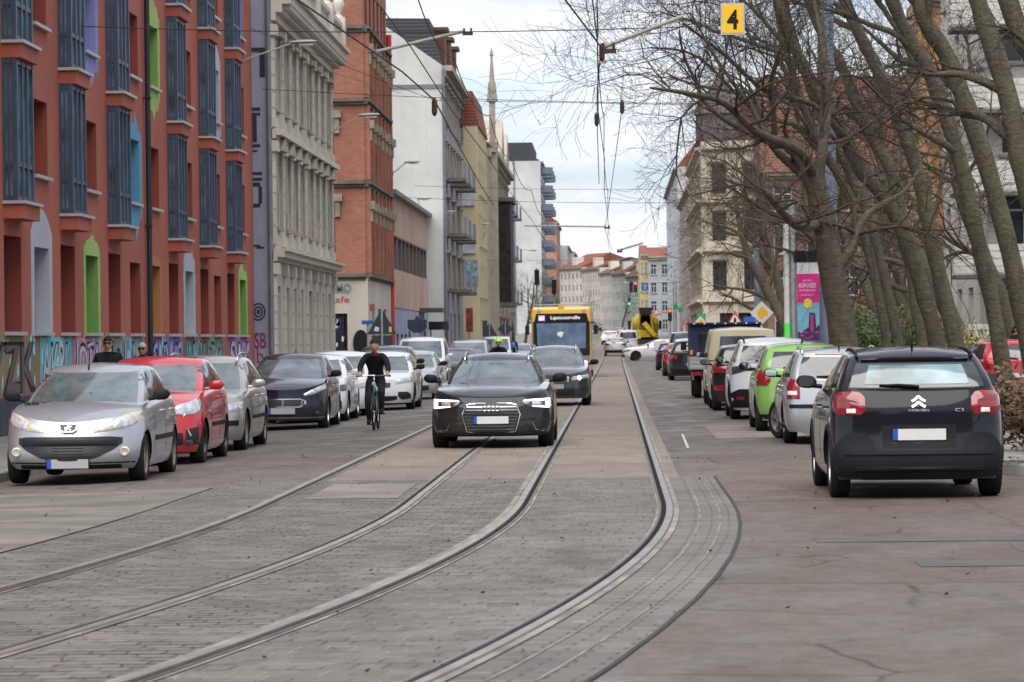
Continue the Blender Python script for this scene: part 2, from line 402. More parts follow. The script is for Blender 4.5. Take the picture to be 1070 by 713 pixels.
# park ground right of the street, with the rounded kerb at the junction
m_soil = M('park_soil', (.105, .085, .062), .95, var=.4, vs=1.5)
o = sheet('pavement', K(4.45), K(7.0), 38.5, 213, .12, m_pave, 3)
o = sheet('park_ground', K(7.0), K(60), 36.5, 213, .13, m_soil, 8)
mb = MB(); path = [(30, 36.2)]+[(6.4+0*k, 36.2) for k in (0,)]+[(4.35+2.0*(1-math.sin(a)), 38.2-2.0*math.cos(a)) for a in [R(10*k) for k in range(0, 10)]]+[(4.35, y) for y in (40, 45, 50, 60, 80, 110, 140, 170, 213)]
prof = [(0, -.05), (0, .11), (.03, .135), (.13, .135), (.14, 0)]
rows = []
for k, (x, y) in enumerate(path):
    a = path[max(0, k-1)]; b_ = path[min(len(path)-1, k+1)]; t = Vector((b_[0]-a[0], b_[1]-a[1])).normalized(); n = Vector((t.y, -t.x)) 
    rows.append([(x+n.x*o_*1, y+n.y*o_*1, gz(x, y)+h) for o_, h in prof])
mb.grid(rows); struct(mb.build('kerb', m_kerb))
mb = MB(); mb.f.append(tuple(range(14))); mb.m.append(0)
mb.v = [(30, 36.3, .122)]+[(p[0]+.06, p[1]+.06, .122) for p in path[1:12]]+[(7.0, 38.5, .122), (7.0, 36.5, .122)]; struct(mb.build('pavement', m_pave)) if False else None
mb = MB(); arc = [(p[0]+.08, p[1]+.05) for p in path[1:12]]
for a, b_ in zip(arc, arc[1:]): mb.face([(a[0], a[1], .121), (7.2, a[1] if False else 36.26, .121), (7.2, 38.6, .121), (b_[0], b_[1], .121)]) if False else mb.face([(a[0], a[1], .121), (7.05, 38.6, .121), (b_[0], b_[1], .121)])
mb.face([(6.46, 36.25, .121), (7.05, 36.25, .121), (7.05, 38.6, .121)]); struct(mb.build('pavement', m_pave))
# track bed: slabs beyond, small stones and blocks in the curve
RB = [-3.50, -2.04, -.95, .50]
E = .02
e0 = lambda y: curve(y)
sheet('track_slabs', K(RB[0]-.05), K(.72), 37.8, 400, .004, m_sl, 4)
sheet('cobbled_strip', lambda y: max(-7.85, curve(y)-4.5), lambda y: curve(y)+RB[2]-.05, 11, 37.8, .004, m_cb, 4)
sheet('block_strip', lambda y: curve(y)+RB[2]-.05, lambda y: curve(y)+RB[3]+.1, 6, 37.8, .0045, m_pv, 3)
sheet('border_strip', lambda y: curve(y)+RB[3]+.1, lambda y: curve(y)*.9+RB[3]+.62+.0*y, 9, 37.8, .004, m_bd, 2)
# lengthwise joints of the border strip
m_joint = M('pale_joint', (.20, .18, .15), .85, var=.4, vs=2, dirt=.9)
for k, dx in enumerate((.27, .45)):
    sheet('joint_line', lambda y: curve(y)*(1-.04*k)+RB[3]+dx, lambda y: curve(y)*(1-.04*k)+RB[3]+dx+.018, 9, 37.8, .008, m_joint, 1)
m_tar = M('bitumen_joint', (.035, .032, .03), .7, var=.3, vs=3)
sheet('joint_line', lambda y: curve(y)*.9+RB[3]+.61, lambda y: curve(y)*.9+RB[3]+.64, 9, 37.8, .008, m_tar, 1)
# asphalt repair between the rails on the left, concrete patch
m_patch = M('patch_asphalt', (.18, .162, .14), .85, var=.25, vs=1.2, dirt=.5); m_patch3 = M('worn_concrete', (.150, .137, .119), .85, var=.35, vs=.9, dirt=.6); m_patch2 = M('patch_dark', (.085, .08, .076), .8, var=.25, vs=1.5)
sheet('road_patch', lambda y: -3.2+curve(y), lambda y: -2.25+curve(y), 33.2, 36.6, .009, m_patch, 2)
sheet('road_patch', K(-7.85), lambda y: -4.55+curve(y), 23.5, 36.6, .009, m_patch3, 4)
sheet('road_patch', lambda y: 1.55, lambda y: 3.4, 25.4, 25.9, .004, m_patch2, 2)
sheet('road_patch', lambda y: 2.1, lambda y: 5.4, 22.6, 23.2, .004, m_patch2, 2)
sheet('road_patch', lambda y: 1.6, lambda y: 3.1, 52, 60, .004, m_patch, 2)
# rails
m_steel = M('rail_steel', (.30, .27, .245), .42, .7, var=.25, vs=2.0); m_groove = M('rail_groove', (.012, .011, .01), .9)
m_lip = M('rail_lip', (.12, .10, .085), .5, .5, var=.3, vs=3); m_grout = M('rail_grout', (.22, .20, .17), .9, var=.4, vs=1.6, dirt=.85)
for k, base in enumerate(RB):
    s_ = 1 if k in (0, 2) else -1       # groove on the inner side of each rail
    mb = MB(); ys = [6+.75*i for i in range(44)]+[y for y in (40, 42, 45, 50, 60, 80, 110, 140, 170, 200, 220, 240, 260, 300, 400, 600, 800)]
    def strip(a, b_, ha, hb, m):
        rows = [[(curve(y)+base+s_*a, y, gz(base, y)+ha), (curve(y)+base+s_*b_, y, gz(base, y)+hb)] for y in ys]; mb.grid(rows, m)
    gw = (.035, .03, .06, .05)[k]
    strip(-.04-gw, -.04, .0115, .013, 3)
    strip(-.042, -.03, .013, .022, 1); strip(-.03, .03, .022, .022, 0); strip(.03, .035, .022, .007, 1); strip(.035, .075, .0075, .0075, 2); strip(.075, .078, .007, .018, 1); strip(.078, .10, .018, .016, 1)
    strip(.10, .10+(.02, .02, .03, .02)[k], .0115, .0105, 3)
    o = mb.build('tram_rail', [m_steel, m_lip, m_groove, m_grout], fix=False)
    tag(o, ('steel tram rail nearest the parked cars on the left', 'grooved steel tram rail of the left track, second from the parked cars', 'grooved steel tram rail with pale edging bordering the block paving', 'rightmost grooved tram rail curving along the pale block border')[k], 'rail', 'tram rails set in the street')
# road markings right lane
m_mark = M('road_paint', (.38, .37, .35), .7, var=.3, vs=4, dirt=.5)
for (xa, ya, xb, yb) in ((1.04, 47.5, 1.10, 54.5),):
    mb = MB(); mb.face([(xa-.022, ya, gz(xa, ya)+.009), (xa+.022, ya, gz(xa, ya)+.009), (xb+.022, yb, gz(xb, yb)+.009), (xb-.022, yb, gz(xb, yb)+.009)]); struct(mb.build('road_marking', m_mark, fix=False))
# ================================================================= CARS
M('tyre', (0.018, 0.018, 0.019), 0.85, var=0.3); M('black_plastic', (0.013, 0.0135, 0.015), 0.55, var=0.2)
M('well', (0.006, 0.006, 0.006), 0.95); M('rim', (0.42, 0.42, 0.43), 0.32, 0.8, var=0.15, vs=12)
M('rim_dark', (0.05, 0.05, 0.055), 0.35, 0.6); M('chrome', (0.62, 0.63, 0.65), 0.14, 1.0, var=0.05)
M('rim_dirty', (0.24, 0.20, 0.16), 0.6, 0.4, var=0.3, vs=9)
M('plate_white', (0.62, 0.62, 0.60), 0.45, var=0.04); M('plate_grey', (0.36, 0.37, 0.38), 0.5, var=0.05); M('plate_blue', (0.02, 0.08, 0.42), 0.4)
M('lens', (0.50, 0.52, 0.55), 0.08, 0.35, var=0.35, vs=14, coat=1); M('lens_old', (0.52, 0.47, 0.36), 0.18, 0.1, var=0.3, vs=12, coat=.6)
M('lens_dark', (0.06, 0.065, 0.07), 0.07, 0.3, var=0.5, vs=10, coat=1)
M('red_lens', (0.24, 0.008, 0.014), 0.12, var=0.35, vs=16, coat=1); M('red_lens_deep', (0.16, 0.008, 0.012), 0.12, var=0.3, vs=16, coat=1)
M('orange_lens', (0.75, 0.22, 0.02), 0.2, coat=1)
M('led', (0.9, 0.9, 0.85), 0.3, emit=(1, 0.96, 0.86), estr=1.3); M('lamp_on', (0.9, 0.9, 0.85), 0.3, emit=(1, 0.95, 0.8), estr=4)
M('brake_on', (0.8, 0.05, 0.03), 0.3, emit=(1, 0.05, 0.03), estr=2.2); M('blink_on', (0.9, 0.4, 0.05), 0.3, emit=(1, 0.38, 0.04), estr=3)
M('grille_black', (0.012, 0.012, 0.013), 0.4, var=0.3); M('seam', (0.012, 0.012, 0.012), 0.8)
M('mirror_glass', (0.45, 0.52, 0.58), 0.03, 1.0, var=0.1); M('rubber', (0.02, 0.02, 0.02), 0.7)
M('white_lens', (0.7, 0.68, 0.66), 0.15, coat=1); M('emblem_dark', (0.02, 0.02, 0.025), 0.3)
glassmat('glass'); glassmat('glass_light', (0.075, 0.10, 0.105), 0.05, 2.0, 0.45); glassmat('glass_teal', (0.15, 0.23, 0.25), 0.06, 1.8, 0.5)

class Puck:
    def __init__(s, zb, top, xf, xr, w, cf, cr, nf=2.6, nr=2.8, tap=0.0, L=4.0, crown=0.04, levels=None):
        s.zb = zb; s.top = top; s.xf = xf; s.xr = xr; s.w = w; s.cf = cf; s.cr = cr; s.nf = nf; s.nr = nr
        s.tap = tap; s.L = L; s.crown = crown; s.levels = levels
    def tp(s, x): return 1 - s.tap*abs(2*x/s.L)**3
    def z(s, x, t): zb = s.zb(x); return zb + (s.top(x)-zb)*t
    def end(s, e, yn, t):
        n = s.nf if e > 0 else s.nr; c = s.cf if e > 0 else s.cr
        q = 1-max(0, 1-min(1, abs(yn))**n)**(1/n)
        x = s.xf(t)-c*q if e > 0 else s.xr(t)+c*q
        return Vector((x, yn*s.w(t)*s.tp(x), s.z(x, t)))
    def side(s, sg, x, t):
        y = s.w(t); xf = s.xf(t); xr = s.xr(t)
        if x > xf-s.cf: q = min(1, (x-(xf-s.cf))/s.cf); y *= (1-q**s.nf)**(1/s.nf)
        if x < xr+s.cr: q = min(1, ((xr+s.cr)-x)/s.cr); y *= (1-q**s.nr)**(1/s.nr)
        return Vector((x, sg*y*s.tp(x), s.z(x, t)))
    def t_end(s, e, y, z):
        t = 0.5
        for _ in range(6):
            yn = max(-.995, min(.995, y/(s.w(t)*s.tp(s.L/2)))); p = s.end(e, yn, t); zb = s.zb(p.x)
            t = max(0.01, min(1, (z-zb)/(s.top(p.x)-zb)))
        return t
    def t_side(s, x, z): zb = s.zb(x); return max(0, min(1, (z-zb)/(s.top(x)-zb)))
    def loop(s, t, NS=14, NE=9):
        pts = []
        ph = [math.pi/2*(k/NE) for k in range(-NE, NE+1)]
        for a in ph:     # front cap right(-y) to left(+y)
            y = math.copysign(abs(math.sin(a))**(2/s.nf), a) if a else 0
            pts.append(s.end(1, y, t))
        x0 = s.xf(t)-s.cf; x1 = s.xr(t)+s.cr
        for k in range(1, NS): pts.append(s.side(1, lerp(x0, x1, k/NS), t))
        for a in ph[::-1]:
            y = math.copysign(abs(math.sin(a))**(2/s.nr), a) if a else 0
            pts.append(s.end(-1, y, t))
        for k in range(1, NS): pts.append(s.side(-1, lerp(x1, x0, k/NS), t))
        return pts
    def fill(s, mb, m=0, bottom=True):
        rows = [s.loop(t) for t in s.levels]
        x1 = s.xf(1)-s.cf; x0 = s.xr(1)+s.cr; last = rows[-1]
        i0 = len(mb.v)
        for q in (.88, .7, .45, .2, 0):
            r = []
            for p in last:
                xs = max(x0, min(x1, p.x)); x = p.x-(p.x-xs)*(1-q)
                r.append(Vector((x, p.y*q, s.top(x)+s.crown*(1-q*q))))
            rows.append(r)
        mb.grid(rows, m, True)
        if bottom:
            n = len(rows[0]); mb.f.append(tuple(range(i0, i0+n))[::-1]); mb.m.append(m)

def wheel_meshes(r, w, style):
    key = (r, w, style)
    if key in wheel_meshes.c: return wheel_meshes.c[key]
    mb = MB(); h = w/2; ri = r*0.66
    mb.lathe([(ri-.01, -h*.6), (ri, -h*.92), (r*.80, -h*1.02), (r*.95, -h*.92), (r, -h*.68), (r, h*.68), (r*.95, h*.92), (r*.80, h*1.02), (ri, h*.92), (ri-.01, h*.6)], ax='y', n=32)
    for k in (-.3, 0, .3):   # tread grooves as raised ribs
        mb.lathe([(r+.001, h*(k-.1)), (r+.005, h*(k-.08)), (r+.005, h*(k+.08)), (r+.001, h*(k+.1))], ax='y', n=32)
    ty = mb.mesh('wheel', MATS['tyre'], smooth=True, angle=40)
    mb = MB()
    mb.lathe([(ri+.004, h*.9), (ri-.012, h*.86), (ri-.02, h*.4), (ri-.03, -h*.5)], ax='y', n=28)
    mb.lathe([(ri-.02, -h*.1), (0.001, -h*.1)], ax='y', n=20, m=1)
    mb.lathe([(0.062, h*.5), (0.055, h*.72), (0.001, h*.74)], ax='y', n=14)
    ns = {'star': 5, 'multi': 10, 'cap': 9}[style]; wd = {'star': .05, 'multi': .022, 'cap': .04}[style]
    for k in range(ns):
        a = 2*math.pi*k/ns
        T = Matrix.Rotation(a, 4, 'Y')
        i = len(mb.v)
        mb.box((-wd*.7, h*.3, .04), (wd*.7, h*.66, ri-.012), 0, T)
    rm = mb.mesh('rim', [MATS['rim'], MATS['well']], smooth=True, angle=35)
    wheel_meshes.c[key] = (ty, rm); return ty, rm
wheel_meshes.c = {}

class Car:
    def __init__(s, kind, label, cat, X, Y, head, spec, mats, group=None):
        """head +1: drives toward the camera (front visible, at Y); -1: rear visible at Y"""
        s.sp = sp_ = spec; s.mats = mats; L, W, H = spec['L'], spec['W'], spec['H']
        rz = spec.get('rz', -math.pi/2 if head > 0 else math.pi/2)
        yc = Y + L/2 if 'rz' not in spec else Y
        s.root = thing(kind, label, cat, (X, yc, gz(X, yc)+spec.get('dz', 0)), rz, group)
        zb = spec.get('zb', .19)
        belt = spec['belt']; nose = spec.get('nose', [(0, -.05), (.25, 0), (.5, -.005), (1, -.06)]); tail = spec.get('tail', [(0, -.05), (.3, 0), (.55, -.02), (1, -.07)])
        wl = spec.get('wl', [(0, .93), (.08, .965), (.25, .995), (.5, 1.0), (.75, .985), (.92, .955), (1, .91)])
        s.B = Puck(lambda x: zb, lambda x: ss(belt, x), lambda t: L/2+ss(nose, t), lambda t: -L/2-ss(tail, t), lambda t: W/2*ss(wl, t),
                   spec.get('cf', .55), spec.get('cr', .38), spec.get('nf', 2.3), spec.get('nr', 2.6), .05, L, spec.get('crown', .035),
                   [0, .05, .12, .22, .35, .5, .63, .75, .85, .92, .965, 1])
        c = spec['cab']   # base front x, roof front x, roof rear x, base rear x
        roof = spec['roof']; wb = spec.get('wb_', W/2-.10); wt = spec.get('wt', W/2-.29)
        s.C = Puck(lambda x: ss(belt, x)-.03, lambda x: ss(roof, x), lambda t: lerp(c[0], c[1], t**1.06), lambda t: lerp(c[3], c[2], t**spec.get('rexp', 1.3)),
                   lambda t: lerp(wb, wt, t**1.5)-(.018 if t > .985 else 0), spec.get('ccf', .34), spec.get('ccr', .22), 2.2, spec.get('cnr', 2.6), .02, L, spec.get('rcrown', .045),
                   [0, .15, .3, .45, .6, .75, .88, .96, 1])
        r = spec.get('r', .315); fx = L/2-spec.get('fo', .82); rx = fx-spec['wheelbase']
        s.fx, s.rx, s.r = fx, rx, r
        key = id(spec)
        mb = MB(); s.B.fill(mb); me = mb.mesh('body', [mats['body'], MATS['well']], merge=True)
        o = link('body', me, s.root)
        cu = MB(); R_ = r+spec.get('arch', .045)
        for x in (fx, rx):
            for sg in (-1, 1):
                a, b = sorted((sg*(W/2-.30), sg*(W/2+.2)))
                rows = [[(x+R_*math.cos(2*math.pi*k/28), yy, r+R_*math.sin(2*math.pi*k/28)) for k in range(28)] for yy in (a, b)]
                i = len(cu.v); cu.grid(rows, 0, True)
                cu.f += [tuple(range(i, i+28)), tuple(range(i+55, i+27, -1))]; cu.m += [0, 0]
        co = link('cut', cu.mesh('cut', MATS['well']))
        par = o.parent; o.parent = None
        md = o.modifiers.new('b', 'BOOLEAN'); md.object = co; md.solver = 'EXACT'; md.material_mode = 'TRANSFER'
        bake(o); bpy.data.objects.remove(co); o.parent = par
        # add the greenhouse to the same body mesh
        cb = MB(); s.C.fill(cb); cm = cb.mesh('c', [mats.get('roof', mats['body'])], merge=True)
        bm = bmesh.new(); bm.from_mesh(o.data); nm = len(o.data.materials)
        n0 = len(bm.faces); bm.from_mesh(cm); bm.faces.ensure_lookup_table()
        if mats.get('roof'):
            o.data.materials.append(mats['roof'])
            for f in bm.faces[n0:]: f.material_index = nm
        else:
            for f in bm.faces[n0:]: f.material_index = 0
        bm.to_mesh(o.data); bm.free(); bpy.data.meshes.remove(cm)
        o.data.polygons.foreach_set('use_smooth', [True]*len(o.data.polygons)); o.data.set_sharp_from_angle(angle=R(38))
        o.name = 'body'; s.body = o
        ty, rm = wheel_meshes(r, spec.get('tw', .2), spec.get('rimstyle', 'star'))
        for x in (fx, rx):
            for sg in (1, -1):
                w = link('wheel', ty, s.root, (x, sg*(W/2-.125), r), 0 if sg > 0 else math.pi)
                if x == fx and spec.get('steer'): w.rotation_euler.z += spec['steer']
                rmo = link('rim', rm, w)
                if 'rimmat' in spec: rmo.material_slots[0].link = 'OBJECT'; rmo.material_slots[0].material = MATS[spec['rimmat']]
        s.windows()
        s.mirrors()
    def put(s, name, rows, mat, parent=None, thick=.0, smooth=True):
        mb = MB(); mb.grid(rows)
        o = mb.build(name, MATS[mat] if isinstance(mat, str) else mat, parent or s.root, smooth=smooth, fix=False)
        return o
    def shell(s, name, f, us, vs_, off, mat, bulge=0, parent=None, lip=.012, e=None):
        """f(u,v)->Vector on the surface; offset along its normal, closed down to the surface by a lip"""
        rows = []; nu, nv = len(us), len(vs_)
        if e is None: e = 1 if name == 'windshield' else (-1 if name in ('rear_window', 'brake_light', 'roof_spoiler') else 0)
        E_ = e
        def pn(u, v):
            p = f(u, v); e = 1e-3
            a = f(u+e, v)-f(u-e, v); b = f(u, v+e)-f(u, v-e); n = a.cross(b)
            if n.length < 1e-12: n = Vector((0, 0, 1))
            n.normalize()
            out = Vector((E_, p.y*.6, .3)) if E_ else Vector((0, p.y, .1))
            if n.dot(out) < 0: n = -n
            return p, n
        for j in range(-1, nv+1):
            row = []
            for i in range(-1, nu+1):
                ii = min(max(i, 0), nu-1); jj = min(max(j, 0), nv-1)
                p, n = pn(us[ii], vs_[jj]) if not callable(vs_[0]) else pn(us[ii], vs_[jj](us[ii]))
                edge = i != ii or j != jj
                a = ii/(nu-1) if nu > 1 else .5; b = jj/(nv-1) if nv > 1 else .5
                d = off+bulge*(1-(2*a-1)**2)*(1-(2*b-1)**2)
                row.append(p+n*(-lip if edge else d))
            rows.append(row)
        mb = MB(); mb.grid(rows)
        return mb.build(name, MATS[mat] if isinstance(mat, str) else mat, parent or s.root, smooth=True, angle=50)
    def patch(s, name, e, top, bot, y0, y1, mat, off=.006, bulge=0, nx=9, nz=4, sg=1, parent=None):
        """patch on the nose (e=1) or tail (e=-1) between curves z=top(y) and z=bot(y), y0..y1 (times sg)"""
        B = s.B
        def f(u, v):
            y = lerp(y0, y1, u); z = lerp(pl(bot, y), pl(top, y), v)
            t = B.t_end(e, y, z); return B.end(e, max(-.995, min(.995, sg*y/(B.w(t)*B.tp(B.L/2)))), t)
        return s.shell(name, f, [k/nx for k in range(nx+1)], [k/nz for k in range(nz+1)], off, mat, bulge, parent, e=e)
    def spatch(s, name, sg, P_, xa, xb, ta, tb, mat, off=.005, nx=8, nt=4, parent=None, byz=False):
        """side patch; xa, xb are functions or tables of t; ta, tb fractions (or heights if byz)"""
        fa = xa if callable(xa) else (lambda t: xa); fb = xb if callable(xb) else (lambda t: xb)
        def f(u, v):
            t = lerp(ta, tb, v); x = lerp(fa(t), fb(t), u)
            if byz: t = P_.t_side(x, t)
            return P_.side(sg, x, t)
        return s.shell(name, f, [k/nx for k in range(nx+1)], [k/nt for k in range(nt+1)], off, mat, 0, parent)
    def windows(s):
        sp_ = s.sp; C = s.C; g = sp_.get('glass', {})
        yw = sp_.get('wsp', (.88, .07, .93))
        s.shell('windshield', lambda u, v: C.end(1, lerp(-yw[0], yw[0], u), lerp(yw[1], yw[2], v)), [k/16 for k in range(17)], [k/8 for k in range(9)], .006, g.get('ws', 'glass_light'))
        yr = sp_.get('rw', (.84, .18, .86))
        if yr: s.shell('rear_window', lambda u, v: C.end(-1, lerp(-yr[0], yr[0], u), lerp(yr[1], yr[2], v)), [k/14 for k in range(15)], [k/6 for k in range(7)], .006, g.get('rw', 'glass'))
        c = sp_['cab']
        xA = lambda t: C.xf(t)-C.cf*.78-.03; xD = lambda t: C.xr(t)+C.cr+.08
        xs = sp_.get('pillars', [.12, -.82])      # B and C pillars
        cuts = [xA]+[(lambda t, q=q: q) for q in xs]+[xD]
        for sg in (1, -1):
            for k in range(len(cuts)-1):
                a, b = cuts[k], cuts[k+1]
                if a(.5)-.04 < b(.5)+.1: continue
                s.spatch('side_window', sg, C, lambda t, a=a: a(t)-.03, lambda t, b=b: b(t)+.03, .12, .86, g.get('side', 'glass'), nx=7, nt=5)
    def mirrors(s):
        sp_ = s.sp; W = sp_['W']; x = sp_['cab'][0]-.50; z = sp_.get('mz', ss(sp_['belt'], x)+.09)
        m = s.mats.get('mirror', MATS['black_plastic'])
        for sg in (1, -1):
            mb = MB(); yc = sg*(W/2+.075)
            rows = []
            for k in range(9):
                a = k/8; rr = (1-abs(2*a-1)**3.2*.9)**.6; row = []
                for j in range(16):
                    q = 2*math.pi*j/16; cx, sz = math.cos(q), math.sin(q)
                    row.append((x+.01+(.075 if cx > 0 else .06)*math.copysign(abs(cx)**.6, cx)*rr, yc+sg*(a-.5)*.215, z+.068*rr*math.copysign(abs(sz)**.6, sz)-.012*(1-a)))
                rows.append(row)
            mb.grid(rows, 0, True); n = 16; mb.f.append(tuple(range(n))[::-1]); mb.m.append(0); mb.f.append(tuple(range(8*n, 9*n))); mb.m.append(0)
            mb.tube([(x, sg*(W/2-.09), z-.06), (x, sg*(W/2+.02), z-.045)], .025, 6)
            o = mb.build('side_mirror', m, s.root, smooth=True, angle=50)
            g = MB(); g.face([(x-.056, yc+.088*math.copysign(abs(math.cos(q))**.6, math.cos(q)), z-.004+.052*math.copysign(abs(math.sin(q))**.6, math.sin(q))) for q in [2*math.pi*j/16 for j in range(16)]])
            g.build('mirror_glass', MATS['mirror_glass'], o, fix=False)
    def plate(s, e, z, mat='plate_white', w=.52, h=.11, tilt=0):
        y0 = w/2; B = s.B; t = B.t_end(e, 0, z); p = B.end(e, 0, t); x = p.x+e*.016
        mb = MB(); a, b = sorted((x-e*.03, x)); mb.box((a, -y0-.01, z-h/2-.01), (b, y0+.01, z+h/2+.01))
        o = mb.build('number_plate', MATS['black_plastic'], s.root)
        mb = MB(); a, b = sorted((x+e*.001, x+e*.004)); mb.box((a, -y0, z-h/2), (b, y0, z+h/2))
        q = mb.build('plate_face', MATS[mat], o)
        a, b = sorted((x+e*.0045, x+e*.006)); yl = e*1
        ya, yb = sorted((-e*(-y0), -e*(-y0+.05))) if False else sorted(((-y0 if e > 0 else y0), (-y0+.05 if e > 0 else y0-.05)))
        mb = MB(); mb.box((a, ya, z-h/2), (b, yb, z+h/2)); mb.build('plate_band', MATS['plate_blue'], o)
    def lamp(s, e, sg, top, bot, y0, y1, mat, name=None, bulge=.01, **kw):
        return s.patch(name or ('headlight' if e > 0 else 'taillight'), e, top, bot, y0, y1, mat, .006, bulge, 8, 5, sg, **kw)
    def seams(s, xs, z0=.32, sides=(1, -1)):
        for sg in sides:
            for x in xs:
                B = s.B; top = ss(s.sp['belt'], x)-.02
                s.spatch('door_seam', sg, B, x-.004, x+.004, z0, top, 'seam', .0015, 1, 8, byz=True)
    def handles(s, xs, z, sides=(1, -1), mat=None):
        for sg in sides:
            for x in xs:
                t = s.B.t_side(x, z); p = s.B.side(sg, x, t)
                mb = MB(); mb.tube([(x-.09, p.y-sg*.01, z), (x-.06, p.y+sg*.03, z), (x+.06, p.y+sg*.03, z), (x+.09, p.y-sg*.01, z)], .012, 6)
                mb.build('door_handle', mat or s.mats['body'], s.root, smooth=True)
    def rails(s, mat='black_plastic', h=.05):
        C = s.C; c = s.sp['cab']
        for sg in (1, -1):
            y = sg*(C.w(1)-.03); xs = [lerp(c[2]+.12, c[1]-.1, k/8) for k in range(9)]
            mb = MB(); mb.tube([(xs[0]-.08, y, s.C.top(xs[0])-.02)]+[(x, y, s.C.top(x)+h) for x in xs]+[(xs[-1]+.1, y, s.C.top(xs[-1])-.02)], .016, 6)
            mb.build('roof_rail', MATS[mat], s.root, smooth=True)
    def antenna(s, x=None, l=.35, tilt=-.3):
        c = s.sp['cab']; x = (c[2]+.15) if x is None else x; z = s.C.top(x)+s.C.crown
        mb = MB(); mb.tube([(x, 0, z-.02), (x+tilt*.12, 0, z+.05)], .012, 6); mb.tube([(x+tilt*.12, 0, z+.03), (x+tilt*l, 0, z+l)], .004, 5)
        mb.build('antenna', MATS['black_plastic'], s.root)
    def wiper(s, rear=True):
        C = s.C
        if rear:
            a = C.end(-1, -.02, .16); b = C.end(-1, .5, .2)
            mb = MB(); o = Vector((-.02, 0, 0)); mb.tube([a+o, (a+b)/2+o+Vector((-.012, 0, .012)), b+o], [.016, .014, .008], 6)
            mb.build('rear_wiper', MATS['black_plastic'], s.root, smooth=True)
        else:
            for y0, y1 in ((.55, -.15), (-.05, -.7)):
                a = C.end(1, y0, .07); b = C.end(1, y1, .1); o = Vector((.02, 0, .01))
                mb = MB(); mb.tube([a+o, (a+b)/2+o, b+o], [.010, .008, .006], 5); mb.build('windshield_wiper', MATS['black_plastic'], s.root)
    def brow(s, mat, z0=.5, wd=.045):
        """dark plastic wheel-arch trims"""
        W = s.sp['W']
        for x in (s.fx, s.rx):
            for sg in (1, -1):
                mb = MB(); rows = []
                for k in range(17):
                    a = math.pi*(k/16); r0 = s.r+.04; r1 = r0+wd
                    row = []
                    for rr, o in ((r0, -.02), (r0, .012), (r1, .010), (r1, -.02)):
                        px, pz = x+rr*math.cos(a), s.r+rr*math.sin(a)
                        t = s.B.t_side(px, max(.22, pz)); p = s.B.side(sg, px, t); row.append((px, p.y+sg*o, pz))
                    rows.append(row)
                mb.grid(rows); mb.build('arch_trim', MATS[mat], s.root, smooth=True, angle=40)

def HATCH(L=4.0, W=1.72, H=1.46, nose=.70, cowl=.96, belt=1.0, tailz=1.0, fo=.80, wheelbase=2.5, ws=.35, rr=.45, rb=.10, hood=1.15, **kw):
    """common profile for small cars: hood = distance nose -> windshield base, ws = slant length factor"""
    h = L/2; bf = h-hood; rf = bf-ws-.45
    d = dict(L=L, W=W, H=H, fo=fo, wheelbase=wheelbase,
        belt=[(-h, tailz-.06), (-h+.25, tailz), (-h*.3, belt), (bf-.2, cowl-.01), (bf+.1, cowl-.03), (h-.55, lerp(nose, cowl, .62)), (h-.2, lerp(nose, cowl, .28)), (h, nose)],
        cab=(bf+.12, rf, -h+rr, -h+rb), roof=[(-h+rr, H-.09), (lerp(-h+rr, rf, .3), H-.045), (lerp(-h+rr, rf, .72), H-.04), (rf, H-.10)],
        pillars=[.10, -.80])
    d['roof'] = [(a, b-.01) for a, b in d['roof']]
    d.update(kw); return d
def body_mats(col, metal=.0, rough=.3, name=None, **kw):
    n = name or 'paint_%d' % len(MATS); return dict(body=paint(n, col, metal, rough), **kw)

def generic_front(c, lens='lens', zl=(.60, .76), yl=(.42, .80), lit=False, grille=(.52, .64, .5), lower=(.26, .42, .62), plate='plate_white', pz=.42, slant=.06):
    W = c.sp['W']/2
    for sg in (1, -1):
        h = c.lamp(1, sg, [(yl[0], zl[1]-slant), (yl[1], zl[1]+.02)], [(yl[0], zl[0]), (yl[1], zl[0]+slant)], yl[0]*W/.86, min(yl[1]*W/.86, W*.985), lens)
        if lit:
            y = (yl[0]*.45+yl[1]*.55); p = c.B.end(1, sg*y/c.B.w(.6), c.B.t_end(1, y, (zl[0]+zl[1])/2))
            mb = MB(); mb.lathe([(.001, .03), (.04, .026), (.055, 0)], (p.x+.0, p.y, p.z), 'x', 12); mb.build('lamp_bulb', MATS['lamp_on'], h, smooth=True)
    c.patch('grille', 1, [(-grille[2], grille[1]), (0, grille[1]+.01), (grille[2], grille[1])], [(-grille[2], grille[0]+.03), (0, grille[0]), (grille[2], grille[0]+.03)], -grille[2], grille[2], 'grille_black', .004)
    c.patch('lower_intake', 1, [(-lower[2], lower[1]), (lower[2], lower[1])], [(-lower[2]-.01, lower[0]+.04), (-lower[2]*.7, lower[0]), (lower[2]*.7, lower[0]), (lower[2]+.01, lower[0]+.04)], -lower[2], lower[2], 'grille_black', .004)
    if plate: c.plate(1, pz, plate)
